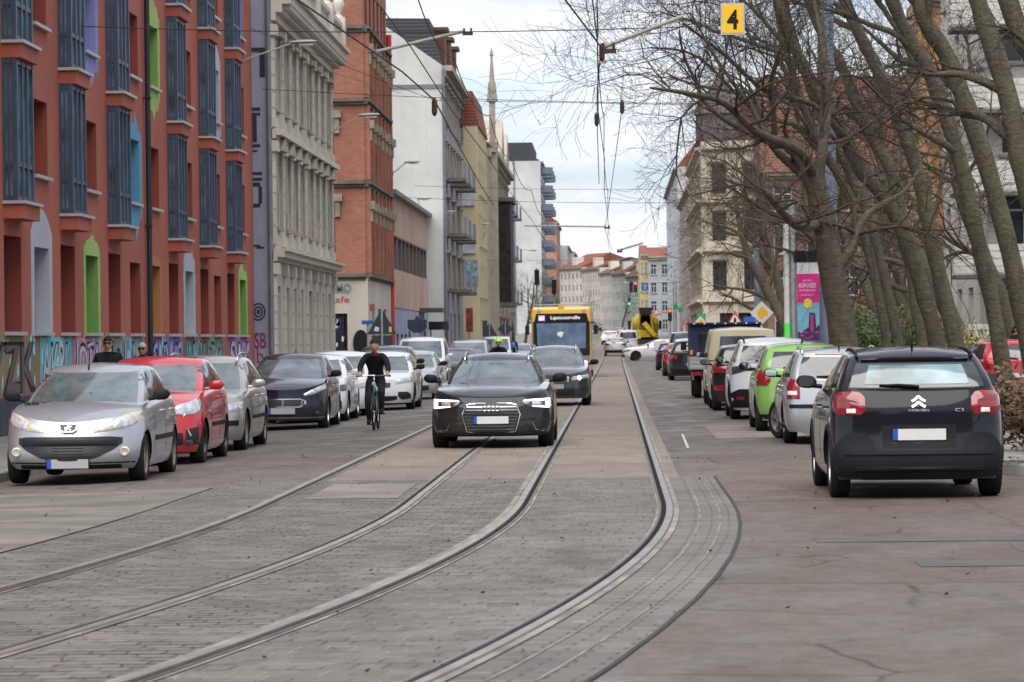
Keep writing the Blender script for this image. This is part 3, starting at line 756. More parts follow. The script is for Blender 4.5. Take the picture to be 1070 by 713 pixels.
def generic_rear(c, lens='red_lens', zl=(.75, 1.0), yl=(.58, .84), bump=(.24, .45), plate='plate_white', pz=.62, lit=False, trim='black_plastic', wiper=True, brake=True):
    for sg in (1, -1):
        h = c.lamp(-1, sg, [(yl[0], zl[1]), (yl[1], zl[1])], [(yl[0], zl[0]), (yl[1], zl[0]+.01)], yl[0], yl[1], lens if not lit else 'brake_on')
    if bump: c.patch('bumper_trim', -1, [(-.86, bump[1]), (.86, bump[1])], [(-.86, bump[0]), (.86, bump[0])], -c.sp['W']/2*.97, c.sp['W']/2*.97, trim, .005, nx=18)
    if plate: c.plate(-1, pz, plate)
    if wiper: c.wiper()
    if brake:
        C = c.C
        c.shell('brake_light', lambda u, v: C.end(-1, lerp(-.18, .18, u), lerp(.91, .945, v)), [0, .5, 1], [0, 1], .008, 'red_lens_deep')
# ================================================================= THE CARS
LEFT = 'cars parked along the left kerb'; RIGHT = 'cars parked along the right kerb'
def finish_small(c): pass
# ---- black hatchback, rear view, nearest on the right
sp3 = HATCH(L=4.0, W=1.75, H=1.50, nose=.80, cowl=1.05, belt=1.08, tailz=1.08, rr=.50, rb=.17, hood=1.05, ws=.42, fo=.80, wheelbase=2.54, r=.32, cr=.36, nr=2.9, wt=.62, wb_=.775, rw=(.87, .13, .80), rexp=1.5, 
    tail=[(0, -.08), (.12, -.01), (.3, .0), (.42, -.035), (.6, -.06), (.8, -.075), (1, -.13)], rimstyle='multi', rcrown=.05)
c3 = Car('parked_car', 'black hatchback with red lamps and thick grey plastic bumper, nearest on the right', 'car', 2.97, 32.0, -1, sp3, body_mats((.006, .007, .012), .0, .14, 'black_paint', dust=.05), RIGHT)
tb = [(-.86, .30), (-.80, .52), (-.72, .625), (-.64, .655), (-.52, .65), (-.46, .60), (-.42, .50), (-.36, .475), (.36, .475), (.42, .50), (.46, .60), (.52, .65), (.64, .655), (.72, .625), (.80, .52), (.86, .30)]
c3.patch('bumper_trim', -1, tb, [(-.86, .22), (.86, .22)], -.86, .86, M('grey_plastic', (.015, .016, .019), .6, var=.15), .012, 0, 44, 8)
c3.patch('bumper_fold', -1, [(-.70, .455), (.70, .455)], [(-.70, .435), (.70, .435)], -.72, .72, 'grey_plastic', .024, .004, 24, 2)
c3.patch('bumper_fold', -1, [(-.62, .325), (.62, .325)], [(-.62, .29), (.62, .29)], -.62, .62, 'grey_plastic', .028, .01, 24, 2)
c3.patch('bumper_insert', -1, [(-.55, .27), (.55, .27)], [(-.5, .20), (.5, .20)], -.55, .55, 'black_plastic', .018, 0, 14, 2)
for sg in (-1, 1):
    l = c3.lamp(-1, sg, [(.52, 1.00), (.55, 1.045), (.62, 1.06), (.76, 1.05), (.82, 1.01)], [(.52, .87), (.55, .835), (.62, .825), (.76, .83), (.82, .87)], .515, .825, 'red_lens', bulge=.03)
    c3.patch('lamp_core', -1, [(.56, 1.01), (.76, 1.01)], [(.56, .93), (.76, .93)], .57, .76, 'red_lens_deep', .026, .012, 8, 3, sg, parent=l)
    c3.patch('reverse_lamp', -1, [(.58, .885), (.70, .885)], [(.58, .845), (.70, .845)], .60, .68, 'white_lens', .034, .006, 5, 2, sg, parent=l)
# tailgate shut line
def strip_path(car, name, e, pts, w, mat, off=.004, parent=None):
    mb = MB(); rows = []
    for k, (y, z) in enumerate(pts):
        a = pts[max(0, k-1)]; b = pts[min(len(pts)-1, k+1)]; t = Vector((b[0]-a[0], b[1]-a[1])).normalized(); n = Vector((-t.y, t.x))
        row = []
        for s_ in (-1, 1):
            yy, zz = y+n.x*w/2*s_, z+n.y*w/2*s_
            tt = car.B.t_end(e, yy, zz); p = car.B.end(e, max(-.995, min(.995, yy/(car.B.w(tt)*car.B.tp(car.B.L/2)))), tt); row.append((p.x+e*off, p.y, zz))
        rows.append(row)
    mb.grid(rows); return mb.build(name, MATS[mat], parent or car.root, fix=False)
tg = [(-.60, .82), (-.58, .76), (-.52, .735), (-.2, .73), (.2, .73), (.52, .735), (.58, .76), (.60, .82)]
strip_path(c3, 'tailgate_seam', -1, tg, .012, 'seam')
c3.patch('plate_recess', -1, [(-.36, .725), (.36, .725)], [(-.33, .50), (.33, .50)], -.36, .36, 'black_plastic', .004, 0, 10, 4)
c3.plate(-1, .635, w=.52, h=.11)
for dz in (0, .055):
    strip_path(c3, 'chevron_badge', -1, [(-.065, .905+dz), (-.03, .925+dz), (0, .955+dz)], .022, 'chrome', .012); strip_path(c3, 'chevron_badge', -1, [(0, .955+dz), (.03, .925+dz), (.065, .905+dz)], .022, 'chrome', .012)
def rear_text(car, name, body, y, z, w, h, mat='chrome', e=-1):
    mb = MB()
    def f(u, v, d):
        yy = y+e*u; zz = z+v
        t = car.B.t_end(e, yy, zz); p = car.B.end(e, yy/(car.B.w(t)*car.B.tp(car.B.L/2)), t); return (p.x+e*.010, yy, zz)
    add_text(mb, body, f, w, h)
    return mb.build(name, MATS[mat], car.root, fix=False)

rear_text(c3, 'lettering', 'CITRO\u00cbN', 0, .872, .20, .028); rear_text(c3, 'lettering', 'C3', -.40, .872, .085, .032)
c3.shell('seethrough_tint', lambda u, v: c3.C.end(-1, lerp(-.68, .68, u), lerp(.22, .74, v)), [k/10 for k in range(11)], [k/4 for k in range(5)], .009, 'glass_teal', lip=-.004, e=-1)  # teal colour stands in for bright light seen through the window
c3.antenna(-1.25, .24); c3.wiper(); c3.seams([.62, -.38], .36); c3.handles([-.12, -1.05], .90)
c3.shell('brake_light', lambda u, v: c3.C.end(-1, lerp(-.24, .24, u), lerp(.905, .955, v)), [0, .25, .5, .75, 1], [0, 1], .01, 'red_lens_deep')
c3.shell('roof_spoiler', lambda u, v: c3.C.end(-1, lerp(-.82, .82, u), lerp(.86, .90, v)), [k/12 for k in range(13)], [0, .5, 1], .022, c3.mats['body'], .02)
c3.brow('grey_plastic', wd=.05); c3.rails('black_plastic', .02)

# ---- silver small hatchback, front view, leftmost
p7 = HATCH(L=4.03, W=1.73, H=1.47, nose=.70, cowl=.985, belt=1.02, tailz=1.02, hood=1.12, ws=.55, fo=.84, wheelbase=2.54, r=.305, cf=.72, nf=2.15, wt=.585, wb_=.74, 
    rimstyle='cap', rimmat='rim_dirty')
p7['nose'] = [(0, -.10), (.12, -.03), (.25, 0), (.45, -.02), (.62, -.05), (.8, -.08), (1, -.15)]; p7['wsp'] = (.90, .05, .95)
pg = Car('parked_car', 'silver hatchback facing the camera with a black smile-shaped grille, at the left edge', 'car', -6.63, 39.1, 1, p7, body_mats((.42, .44, .47), .7, .32, 'silver_dusty', dust=.35), LEFT)
pg.patch('grille', 1, [(-.62, .57), (-.5, .585), (.5, .585), (.62, .57)], [(-.62, .50), (-.52, .42), (-.35, .335), (-.2, .30), (.2, .30), (.35, .335), (.52, .42), (.62, .50)], -.62, .62, 'grille_black', .006, 0, 30, 6)
pg.patch('grille_bar', 1, [(-.58, .545), (.58, .545)], [(-.55, .475), (.55, .475)], -.57, .57, 'grey_plastic', .016, .02, 20, 3)
for z in (.345, .38, .415, .45): strip_path(pg, 'grille_slat', 1, [(y, z) for y in (-.34-(z-.34), -.15, 0, .15, .34+(z-.34))], .008, 'grey_plastic', .012)
for sg in (-1, 1):
    h = pg.lamp(1, sg, [(.30, .66), (.49, .775), (.66, .86), (.80, .90)], [(.30, .635), (.49, .655), (.66, .685), (.80, .775)], .30, .80, 'lens_old', bulge=.02)
    h2 = pg.patch('lamp_reflector', 1, [(.50, .75), (.60, .80), (.70, .83)], [(.50, .675), (.60, .69), (.70, .72)], .51, .69, 'lens', .022, .016, 8, 3, sg, parent=h)
    mb = MB(); t = pg.B.t_end(1, .66, .40); p = pg.B.end(1, sg*.66/pg.B.w(t), t); mb.lathe([(.001, .012), (.035, .012), (.05, .022), (.062, .0), (.062, -.05)], (p.x+.004, sg*.66, .40), 'x', 18); mb.build('fog_light', MATS['lens_old'], pg.root, smooth=True)
mb = MB(); mb.poly_prism([(-.125, .05), (.125, .05), (.10, -.03), (.06, -.055), (-.06, -.055), (-.10, -.03)], lambda u, v, d: (pg.B.end(1, 0, .75).x+d-.06-v*.5, u, .70+v), -.03, .055); eb = mb.build('badge_frame', MATS['chrome'], pg.root)
mb = MB(); mb.poly_prism([(-.105, .037), (.105, .037), (.085, -.025), (.05, -.043), (-.05, -.043), (-.085, -.025)], lambda u, v, d: (pg.B.end(1, 0, .75).x+d-.06-v*.5, u, .70+v), -.03, .059); mb.build('badge_field', MATS['emblem_dark'], eb)
lion = [(-.035, -.035), (-.02, -.01), (-.04, -.012), (-.03, .006), (-.012, .004), (-.01, .022), (.01, .034), (.03, .026), (.016, .02), (.045, .012), (.03, .006), (.012, .002), (.012, -.014), (.03, -.022), (.036, -.036), (.018, -.03), (0, -.02), (-.016, -.034)]
mb = MB(); mb.poly_prism(lion, lambda u, v, d: (pg.B.end(1, 0, .75).x+d-.06-v*.5, u*1.15, .70+v), .058, .064); mb.build('lion_badge', MATS['chrome'], eb)
pg.patch('bumper_seam', 1, [(-.84, .275), (.84, .275)], [(-.84, .262), (.84, .262)], -.80, .80, 'well', .002, 0, 22, 1)
pg.patch('bumper_lip', 1, [(-.6, .245), (.6, .245)], [(-.6, .20), (.6, .20)], -.6, .6, 'black_plastic', .006, 0, 14, 2)
pg.plate(1, .262, 'plate_grey', w=.50, h=.11); pg.wiper(False); pg.antenna(.35, .2, -.4); pg.seams([.58, -.42, .6-1.75]); pg.handles([-.2, -1.0], .86)
for sg in (1, -1): pg.spatch('rub_strip', sg, pg.B, -1.15, .52, .50, .56, 'black_plastic', .012, 10, 2, byz=True)
for y in (-.56, -.66):
    mb = MB(); x = 2.015-1.02; mb.lathe([(.001, .012), (.04, .01), (.05, -.01)], (x, y, pg.B.top(x)+.028), 'z', 12); mb.build('bonnet_vent', MATS['black_plastic'], pg.root)

# ---- red hatchback
r3 = HATCH(L=3.94, W=1.73, H=1.53, nose=.78, cowl=1.03, belt=1.06, tailz=1.06, hood=.95, ws=.60, fo=.78, wheelbase=2.46, r=.31, cf=.6, wt=.60,  rimstyle='multi', rimmat='rim_dark')
rc = Car('parked_car', 'red hatchback with a white radio-free roof line, second in the left row', 'car', -6.63, 44.9, 1, r3, body_mats((.50, .012, .025), .15, .22, 'red_paint', dust=.12, mirror=paint('red_paint2', (.42, .012, .02), .1, .25)), LEFT)
rc.root['label'] = 'red hatchback with red side mirror, parked second in the left row'
generic_front(rc, 'lens', (.70, .72), (.60, .64), plate=None, grille=(.60, .68, .5), lower=(.26, .46, .60))
for sg in (-1, 1): rc.lamp(1, sg, [(.46, .80), (.62, .90), (.80, .99)], [(.46, .74), (.60, .70), (.80, .74)], .46, .825, 'lens', bulge=.015)
for sg in (-1, 1):
    rc.patch('fog_surround', 1, [(.62, .50), (.78, .54)], [(.62, .30), (.78, .30)], .64, .78, 'grille_black', .008, 0, 4, 4, sg); strip_path(rc, 'fog_trim', 1, [(sg*.66, .52), (sg*.70, .42), (sg*.77, .34), (sg*.79, .31)], .014, 'chrome', .016)
    rc.patch('fog_light', 1, [(.62, .36), (.72, .36)], [(.62, .29), (.72, .29)], .62, .71, 'lens_dark', .016, .01, 4, 3, sg)
    rc.spatch('rub_strip', sg, rc.B, -1.1, .5, .52, .58, 'black_plastic', .012, 10, 2, byz=True)
    rc.spatch('sill_trim', sg, rc.B, -1.0, .6, .23, .30, 'chrome', .004, 10, 2, byz=True)
rc.seams([.62, -.36, -1.1]); rc.handles([-.15, -.95], .93); rc.antenna(-.9, .12); rc.wiper(False)

# ---- beige-silver estate
def WAGON(**kw):
    d = dict(L=4.6, W=1.78, H=1.48, nose=.74, cowl=.98, belt=1.0, tailz=1.0, hood=1.35, ws=.5, fo=.9, wheelbase=2.7, rr=.48, rb=.08, r=.32)
    d.update(kw); d = HATCH(**d); d['pillars'] = kw.get('pillars', [.05, -.95, -1.45]); return d
w4 = WAGON(L=4.45, H=1.52, rimmat='rim_dirty', r=.325)
wc = Car('parked_car', 'champagne silver estate with roof rails, parked behind the red hatchback', 'car', -6.68, 50.2, 1, w4, body_mats((.40, .385, .35), .65, .3, 'champagne', dust=.35, mirror=paint('champagne2', (.38, .37, .35), .6, .35)), LEFT)
generic_front(wc, 'lens', (.60, .78), (.48, .84), plate=None); wc.rails('chrome', .07); wc.seams([.75, -.25, -1.2]); wc.handles([-.05, -1.0], .86)
for sg in (1, -1): wc.spatch('rub_strip', sg, wc.B, -1.25, .68, .50, .56, 'black_plastic', .012, 10, 2, byz=True)
wc.patch('bumper_trim', 1, [(-.9, .5), (.9, .5)], [(-.9, .42), (.9, .42)], -.86, .86, 'black_plastic', .01, 0, 18, 2)

# ---- dark blue small car
fo = HATCH(L=4.0, W=1.73, H=1.49, nose=.76, cowl=1.0, belt=1.03, hood=1.05, ws=.62, fo=.80, wheelbase=2.49, r=.31, cf=.68, wt=.58, rimstyle='multi')
fd = Car('parked_car', 'dark blue hatchback with a slim chrome grille and alloy wheels, left row', 'car', -6.47, 62.8, 1, fo, body_mats((.008, .010, .022), .2, .16, 'navy_paint', dust=.10), LEFT)
for sg in (-1, 1):
    fd.lamp(1, sg, [(.42, .70), (.6, .80), (.78, .89)], [(.42, .66), (.6, .69), (.78, .78)], .42, .81, 'lens', bulge=.015)
    fd.patch('fog_light', 1, [(.60, .36), (.70, .36)], [(.60, .30), (.70, .30)], .61, .69, 'lens_dark', .014, .01, 4, 3, sg)
fd.patch('grille', 1, [(-.46, .56), (-.38, .61), (.38, .61), (.46, .56)], [(-.46, .51), (-.36, .44), (.36, .44), (.46, .51)], -.46, .46, 'chrome', .004, 0, 18, 5)
fd.patch('grille_mesh', 1, [(-.44, .555), (-.37, .595), (.37, .595), (.44, .555)], [(-.44, .52), (-.35, .458), (.35, .458), (.44, .52)], -.43, .43, 'grille_black', .010, 0, 18, 5)
for z in (.485, .515, .545, .572): strip_path(fd, 'grille_slat', 1, [(-.40, z), (0, z), (.40, z)], .007, 'chrome', .016)
fd.plate(1, .375, 'plate_grey', w=.52, h=.12); fd.seams([.58, -.4]); fd.handles([-.2], .88); fd.wiper(False); fd.antenna(-.9, .12)
fd.patch('bumper_seam', 1, [(-.8, .25), (.8, .25)], [(-.8, .235), (.8, .235)], -.76, .76, 'chrome', .006, 0, 18, 1)

# ---- white and silver cars farther along the left kerb
WH = body_mats((.62, .64, .66), .0, .28, 'white_paint', dust=.16); SI = body_mats((.45, .47, .49), .6, .3, 'silver_paint', dust=.2)
BK = body_mats((.012, .013, .016), .1, .2, 'black_paint2', dust=.1); GY = body_mats((.10, .11, .12), .4, .25, 'grey_paint', dust=.15)
WM = dict(WH, mirror=paint('white_paint2', (.6, .62, .64), 0, .3))
kia = HATCH(L=4.3, W=1.79, H=1.45, nose=.74, cowl=.98, belt=1.0, hood=1.3, r=.325, fo=.88, wheelbase=2.65, rimstyle='multi')
c = Car('parked_car', 'white hatchback with dark headlamp centres, parked right behind the dark blue one', 'car', -6.56, 68.2, 1, kia, WM, LEFT)
generic_front(c, 'lens_dark', (.62, .80), (.50, .84), plate=None); c.seams([.7, -.3]); c.handles([-.05, -.95], .86)
c.patch('fog_light', 1, [(.60, .46), (.76, .46)], [(.60, .28), (.76, .30)], .62, .76, 'grille_black', .008, 0, 5, 4, 1); c.patch('fog_light', 1, [(.60, .46), (.76, .46)], [(.60, .28), (.76, .30)], .62, .76, 'grille_black', .008, 0, 5, 4, -1)
sv = WAGON(L=4.4, H=1.50, r=.32)
c = Car('parked_car', 'white estate with silver side mirror between two other white cars, left row', 'car', -6.46, 73.1, 1, sv, WM, LEFT)
generic_front(c, 'lens', (.62, .78), (.50, .84), plate=None); c.seams([.7, -.3]); c.handles([-.05], .86)
bm_ = HATCH(L=4.35, W=1.80, H=1.44, nose=.72, cowl=.97, belt=.99, hood=1.45, r=.33, fo=.85, wheelbase=2.69, rimstyle='multi', rimmat='rim_dark')
c = Car('parked_car', 'white car behind the cyclist with a large dark air intake, left row', 'car', -5.80, 78.6, 1, bm_, WH, LEFT)
generic_front(c, 'lens', (.64, .80), (.44, .84), grille=(.54, .68, .34), lower=(.24, .36, .5), plate=None)
for sg in (1, -1): c.patch('side_intake', 1, [(.52, .46), (.74, .46), (.80, .40)], [(.52, .36), (.60, .27), (.80, .30)], .52, .80, 'grille_black', .008, 0, 8, 4, sg)
suv = HATCH(L=4.3, W=1.80, H=1.60, nose=.85, cowl=1.08, belt=1.12, tailz=1.1, hood=1.1, r=.34, fo=.85, wheelbase=2.6, rimmat='rim_dark')
c = Car('parked_car', 'dark compact car half hidden behind the white ones near the cyclist', 'car', -6.25, 86.5, 1, suv, BK, LEFT)
generic_front(c, 'lens', (.72, .88), (.50, .84), plate=None)
mb_ = HATCH(L=4.3, W=1.79, H=1.43, nose=.72, cowl=.96, belt=.99, hood=1.35, r=.32, fo=.88, wheelbase=2.7)
c = Car('parked_car', 'white hatchback directly in front of the white van, left row', 'car', -5.98, 93.0, 1, mb_, SI, LEFT)
c.root['label'] = 'silvery hatchback directly in front of the white van, left row'
generic_front(c, 'lens', (.60, .76), (.46, .84), grille=(.48, .62, .46))
def VAN(**kw):
    d = dict(L=4.5, W=1.83, H=1.86, nose=.90, cowl=1.15, belt=1.18, tailz=1.15, hood=.85, ws=.5, fo=.88, wheelbase=2.75, rr=.16, rb=.04, r=.33, wt=.72, wb_=.84)
    d.update(kw); return HATCH(**d)
vn = VAN()
c = Car('parked_van', 'white panel van facing the camera among the cars of the left row', 'van', -6.55, 108, 1, vn, WM, LEFT)
generic_front(c, 'lens', (.72, .95), (.54, .86), grille=(.66, .78, .5)); c.seams([.85, 0])
c = Car('parked_car', 'black car glimpsed between the white van and the oncoming estate', 'car', -5.95, 118, 1, bm_, BK, LEFT); generic_front(c)
c = Car('parked_van', 'pale people carrier with a broad windscreen far up the left row', 'van', -6.30, 138, 1, VAN(H=1.75, nose=.85, hood=.95), SI, LEFT); generic_front(c, 'lens', (.70, .9))
c = Car('parked_van', 'white van beyond the rider with the lime helmet', 'van', -6.85, 186, 1, VAN(H=1.95), WH, LEFT); generic_front(c, 'lens', (.70, .9))
c = Car('parked_car', 'pale car farthest up the left row beside the bus', 'car', -6.0, 203, 1, kia, SI, LEFT); generic_front(c)
c = Car('parked_car', 'small black car at the kerb just behind the people carrier', 'car', -6.9, 146, 1, kia, BK, LEFT); generic_front(c)

# ---- oncoming black estate in the tracks
au = WAGON(L=4.72, W=1.84, H=1.42, nose=.71, cowl=.955, belt=.965, tailz=.97, hood=1.50, ws=.62, fo=.88, wheelbase=2.82, r=.33, cf=.62, nf=2.25, wt=.545, wb_=.745, rimstyle='star', tw=.23, rcrown=.05)
au['nose'] = [(0, -.07), (.12, 0), (.3, .0), (.5, -.01), (.8, -.03), (1, -.12)]; au['wsp'] = (.91, .05, .95)
ad = Car('moving_car', 'black estate with lit angular headlamps and chrome slatted grille driving on the tracks', 'car', -1.86, 48.3, 1, au, body_mats((.010, .011, .014), .2, .15, 'black_metallic', dust=.05))
gt = [(-.43, .52), (-.37, .655), (-.30, .675), (.30, .675), (.37, .655), (.43, .52)]; gb = [(-.43, .50), (-.36, .26), (-.33, .25), (.33, .25), (.36, .26), (.43, .50)]
ad.patch('grille', 1, gt, gb, -.43, .43, 'grille_black', .008, 0, 26, 8)
strip_path(ad, 'grille_frame', 1, [(-.30, .675), (-.37, .655), (-.43, .51), (-.36, .26), (-.33, .25), (.33, .25), (.36, .26), (.43, .51), (.37, .655), (.30, .675), (-.30, .675)], .016, 'chrome', .018)
for k in range(8):
    z = .29+k*.048; hw = pl([(.25, .33), (.51, .41), (.66, .35)], z); strip_path(ad, 'grille_slat', 1, [(-hw, z), (-.2, z), (0, z), (.2, z), (hw, z)], .011, 'chrome', .014)
for k in range(4):
    y = (k-1.5)*.062; t = ad.B.t_end(1, y, .60); p = ad.B.end(1, 0, t)
    mb = MB(); mb.tube([(p.x+.03, y+.037*math.cos(a), .60+.037*math.sin(a)) for a in [2*math.pi*j/20 for j in range(21)]], .007, 6, caps=False); mb.build('ring_badge', MATS['chrome'], ad.root, smooth=True)
for sg in (-1, 1):
    h = ad.lamp(1, sg, [(.46, .715), (.6, .725), (.84, .745)], [(.46, .69), (.52, .64), (.62, .60), (.84, .585)], .46, .86, 'lens_dark', bulge=.01)
    ad.patch('daytime_light', 1, [(.47, .712), (.84, .735)], [(.47, .695), (.84, .705)], .48, .83, 'led', .022, 0, 8, 1, sg, parent=h)
    ad.patch('daytime_light', 1, [(.77, .735), (.83, .735)], [(.77, .60), (.83, .60)], .785, .83, 'led', .023, 0, 2, 3, sg, parent=h)
    ad.patch('daytime_light', 1, [(.55, .64), (.80, .625)], [(.55, .625), (.80, .60)], .60, .80, 'led', .022, 0, 5, 1, sg, parent=h)
    ad.patch('low_beam', 1, [(.58, .69), (.74, .69)], [(.58, .65), (.74, .64)], .60, .72, 'lens', .02, .01, 4, 3, sg, parent=h)
    ad.patch('side_intake', 1, [(.56, .42), (.80, .46)], [(.62, .27), (.80, .28)], .60, .80, 'grille_black', .006, 0, 8, 4, sg)
    strip_path(ad, 'intake_frame', 1, [(sg*.60, .40), (sg*.66, .275), (sg*.77, .275), (sg*.80, .44)], .012, 'chrome', .014)
    strip_path(ad, 'bumper_crease', 1, [(sg*.45, .42), (sg*.62, .445), (sg*.84, .48)], .014, 'black_plastic', .01)
ad.patch('front_lip', 1, [(-.8, .235), (.8, .235)], [(-.8, .20), (.8, .20)], -.80, .80, 'black_plastic', .02, 0, 16, 2)
strip_path(ad, 'lip_edge', 1, [(-.78, .26), (-.5, .225), (.5, .225), (.78, .26)], .008, 'chrome', .024)
ad.plate(1, .43, 'plate_white', w=.52, h=.11); ad.rails('chrome', .05); ad.wiper(False); ad.seams([.8, -.3]); ad.handles([-.05], .82)
for sg in (1, -1): strip_path(ad, 'window_trim', 1, [(0, .9), (.001, .9)], .001, 'chrome') if False else None
# ---- second oncoming car
ps = Car('moving_car', 'dark estate with one glaring headlamp following between the black estate and the bus', 'car', -1.52, 79.0, 1, WAGON(L=4.77, W=1.83, H=1.48, nose=.74, hood=1.4, ws=.6, wt=.57, wb_=.75), body_mats((.045, .05, .058), .5, .2, 'graphite', dust=.06))
generic_front(ps, 'lens', (.62, .76), (.42, .86), lit=True, grille=(.56, .74, .42), lower=(.26, .44, .5), pz=.48, plate='plate_grey'); ps.rails('chrome', .05)
for k in range(4): strip_path(ps, 'grille_slat', 1, [(-.38, .60+k*.035), (.38, .60+k*.035)], .01, 'chrome', .014)

# ---- silver estate on the right, front wheels turned out
fb = WAGON(L=4.23, W=1.70, H=1.46, nose=.72, cowl=.97, belt=.99, tailz=.98, hood=1.2, ws=.55, fo=.82, wheelbase=2.46, r=.305, rr=.42, rb=.08, wt=.60, wb_=.755, steer=.42, rw=(.87, .12, .86), rimstyle='star', cr=.26, nr=3.2, pillars=[.05, -.85, -1.35])
fa = Car('parked_car', 'silver estate with front wheels turned out, parked ahead of the black hatchback', 'car', 3.36, 48.6, -1, fb, body_mats((.46, .48, .50), .6, .3, 'silver_grey', dust=.22), RIGHT)
for sg in (-1, 1):
    l = fa.lamp(-1, sg, [(.60, .98), (.84, .98)], [(.60, .68), (.84, .68)], .61, .835, 'red_lens', bulge=.008)
    fa.patch('reverse_lamp', -1, [(.64, .80), (.83, .80)], [(.64, .74), (.83, .74)], .65, .80, 'white_lens', .018, .004, 5, 2, sg, parent=l)
fa.patch('bumper_trim', -1, [(-.86, .60), (.86, .60)], [(-.86, .545), (.86, .545)], -.835, .835, 'black_plastic', .014, 0, 18, 2)
fa.plate(-1, .80); fa.rails('chrome', .045); fa.antenna(-1.6, .25, -.3); fa.seams([.62, -.38, -1.2]); fa.handles([-.1, -1.0], .87); fa.wiper()
for sg in (1, -1): fa.spatch('sill_trim', sg, fa.B, -1.0, .6, .22, .29, 'black_plastic', .006, 10, 2, byz=True)
fa.patch('brake_light', -1, [(-.3, 1.0), (.3, 1.0)], [(-.3, .985), (.3, .985)], -.01, .01, 'red_lens', .004) if False else fa.shell('brake_light', lambda u, v: fa.C.end(-1, lerp(-.6, .6, u), lerp(.93, .965, v)), [k/8 for k in range(9)], [0, 1], .008, 'red_lens_deep')

# ---- lime green hatchback
gn = HATCH(L=3.78, W=1.67, H=1.52, nose=.76, cowl=1.02, belt=1.07, tailz=1.05, hood=.95, ws=.6, fo=.75, wheelbase=2.45, r=.30, rr=.48, rb=.14, wt=.575, wb_=.73, rw=(.80, .18, .84), rexp=1.8, rimmat='rim_dark')
c = Car('parked_car', 'lime green hatchback with tall red tail lamps, right row', 'car', 3.20, 55.4, -1, gn, body_mats((.20, .40, .095), .15, .25, 'green_paint', dust=.08), RIGHT)
for sg in (-1, 1): c.lamp(-1, sg, [(.55, .98), (.70, 1.06), (.80, 1.02)], [(.55, .88), (.62, .78), (.80, .80)], .56, .80, 'red_lens', bulge=.03)
generic_rear(c, zl=(.80, .82), yl=(.60, .62), bump=(.22, .3)); c.seams([.6, -.38]); c.handles([-.1, -.95], .92); c.antenna(-1.2, .12)
# ---- white crossover
cx = HATCH(L=4.2, W=1.78, H=1.62, nose=.85, cowl=1.08, belt=1.12, tailz=1.10, hood=1.0, r=.34, fo=.85, wheelbase=2.6, rr=.5, rb=.14, wt=.63, wb_=.78, rw=(.90, .10, .84), rimmat='rim_dark')
c = Car('parked_car', 'white crossover with black wheel arches and black lower tailgate, right row', 'car', 3.12, 63.8, -1, cx, dict(WH), RIGHT)
for sg in (-1, 1): c.lamp(-1, sg, [(.56, 1.06), (.84, 1.04)], [(.56, .96), (.84, .88)], .56, .85, 'lens_dark', bulge=.01)
c.patch('tail_panel', -1, [(-.56, 1.02), (.56, 1.02)], [(-.56, .96), (.56, .96)], -.56, .56, 'black_plastic', .008, 0, 10, 2)
c.patch('bumper_trim', -1, [(-.86, .52), (-.7, .60), (.7, .60), (.86, .52)], [(-.86, .24), (.86, .24)], -.86, .86, 'black_plastic', .012, 0, 22, 5); c.brow('black_plastic'); c.plate(-1, .76); c.rails('black_plastic', .03); c.wiper()
for sg in (-1, 1): c.patch('reflector', -1, [(.6, .45), (.76, .45)], [(.6, .40), (.76, .40)], .6, .74, 'red_lens', .018, 0, 4, 1, sg)
c.seams([.6, -.4])
# ---- black city car
bc = HATCH(L=3.65, W=1.64, H=1.48, nose=.74, cowl=.98, belt=1.0, tailz=1.0, hood=.9, fo=.72, wheelbase=2.4, r=.29, rr=.32, rb=.1, wt=.56, wb_=.72)
c = Car('parked_car', 'small black hatchback with bright red lamps between the white crossover and the cream van', 'car', 2.93, 72.0, -1, bc, dict(BK), RIGHT)
for sg in (-1, 1): c.lamp(-1, sg, [(.40, .98), (.78, .98)], [(.40, .84), (.78, .84)], .42, .79, 'red_lens', bulge=.015); c.patch('reflector', -1, [(.48, .56), (.76, .56)], [(.48, .42), (.76, .46)], .5, .74, 'red_lens', .012, 0, 4, 2, sg)
generic_rear(c, zl=(.88, .9), yl=(.6, .62), bump=None)
# ---- cream classic van
cv = dict(L=4.2, W=1.76, H=1.86, fo=.75, wheelbase=2.4, r=.32, zb=.28, crown=.01, belt=[(-2.1, 1.12), (1.9, 1.12), (2.1, 1.10)], cab=(2.0, 1.75, -1.98, -2.06), roof=[(-2.1, 1.79), (0, 1.82), (1.9, 1.79)],
    wb_=.85, wt=.74, cf=.3, cr=.22, ccf=.3, ccr=.24, pillars=[1.0, .1, -.9], rw=(.70, .18, .80), rcrown=.06, rimmat='rim')
CR = body_mats((.50, .46, .31), .0, .4, 'cream_paint', dust=.15)
c = Car('parked_van', 'cream coloured classic van with rounded corners and wide rear window, right row', 'van', 3.02, 76.9, -1, cv, CR, RIGHT)
for sg in (-1, 1): c.lamp(-1, sg, [(.70, .98), (.80, .98)], [(.70, .78), (.80, .78)], .70, .79, 'orange_lens', bulge=.02)
c.patch('bumper', -1, [(-.84, .50), (.84, .50)], [(-.84, .40), (.84, .40)], -.83, .83, 'white_lens', .06, .02, 16, 3)
c.patch('bumper_trim', -1, [(-.8, .40), (.8, .40)], [(-.8, .30), (.8, .30)], -.8, .8, 'black_plastic', .01)
c.plate(-1, .62); c.seams([1.0, 0], .35)
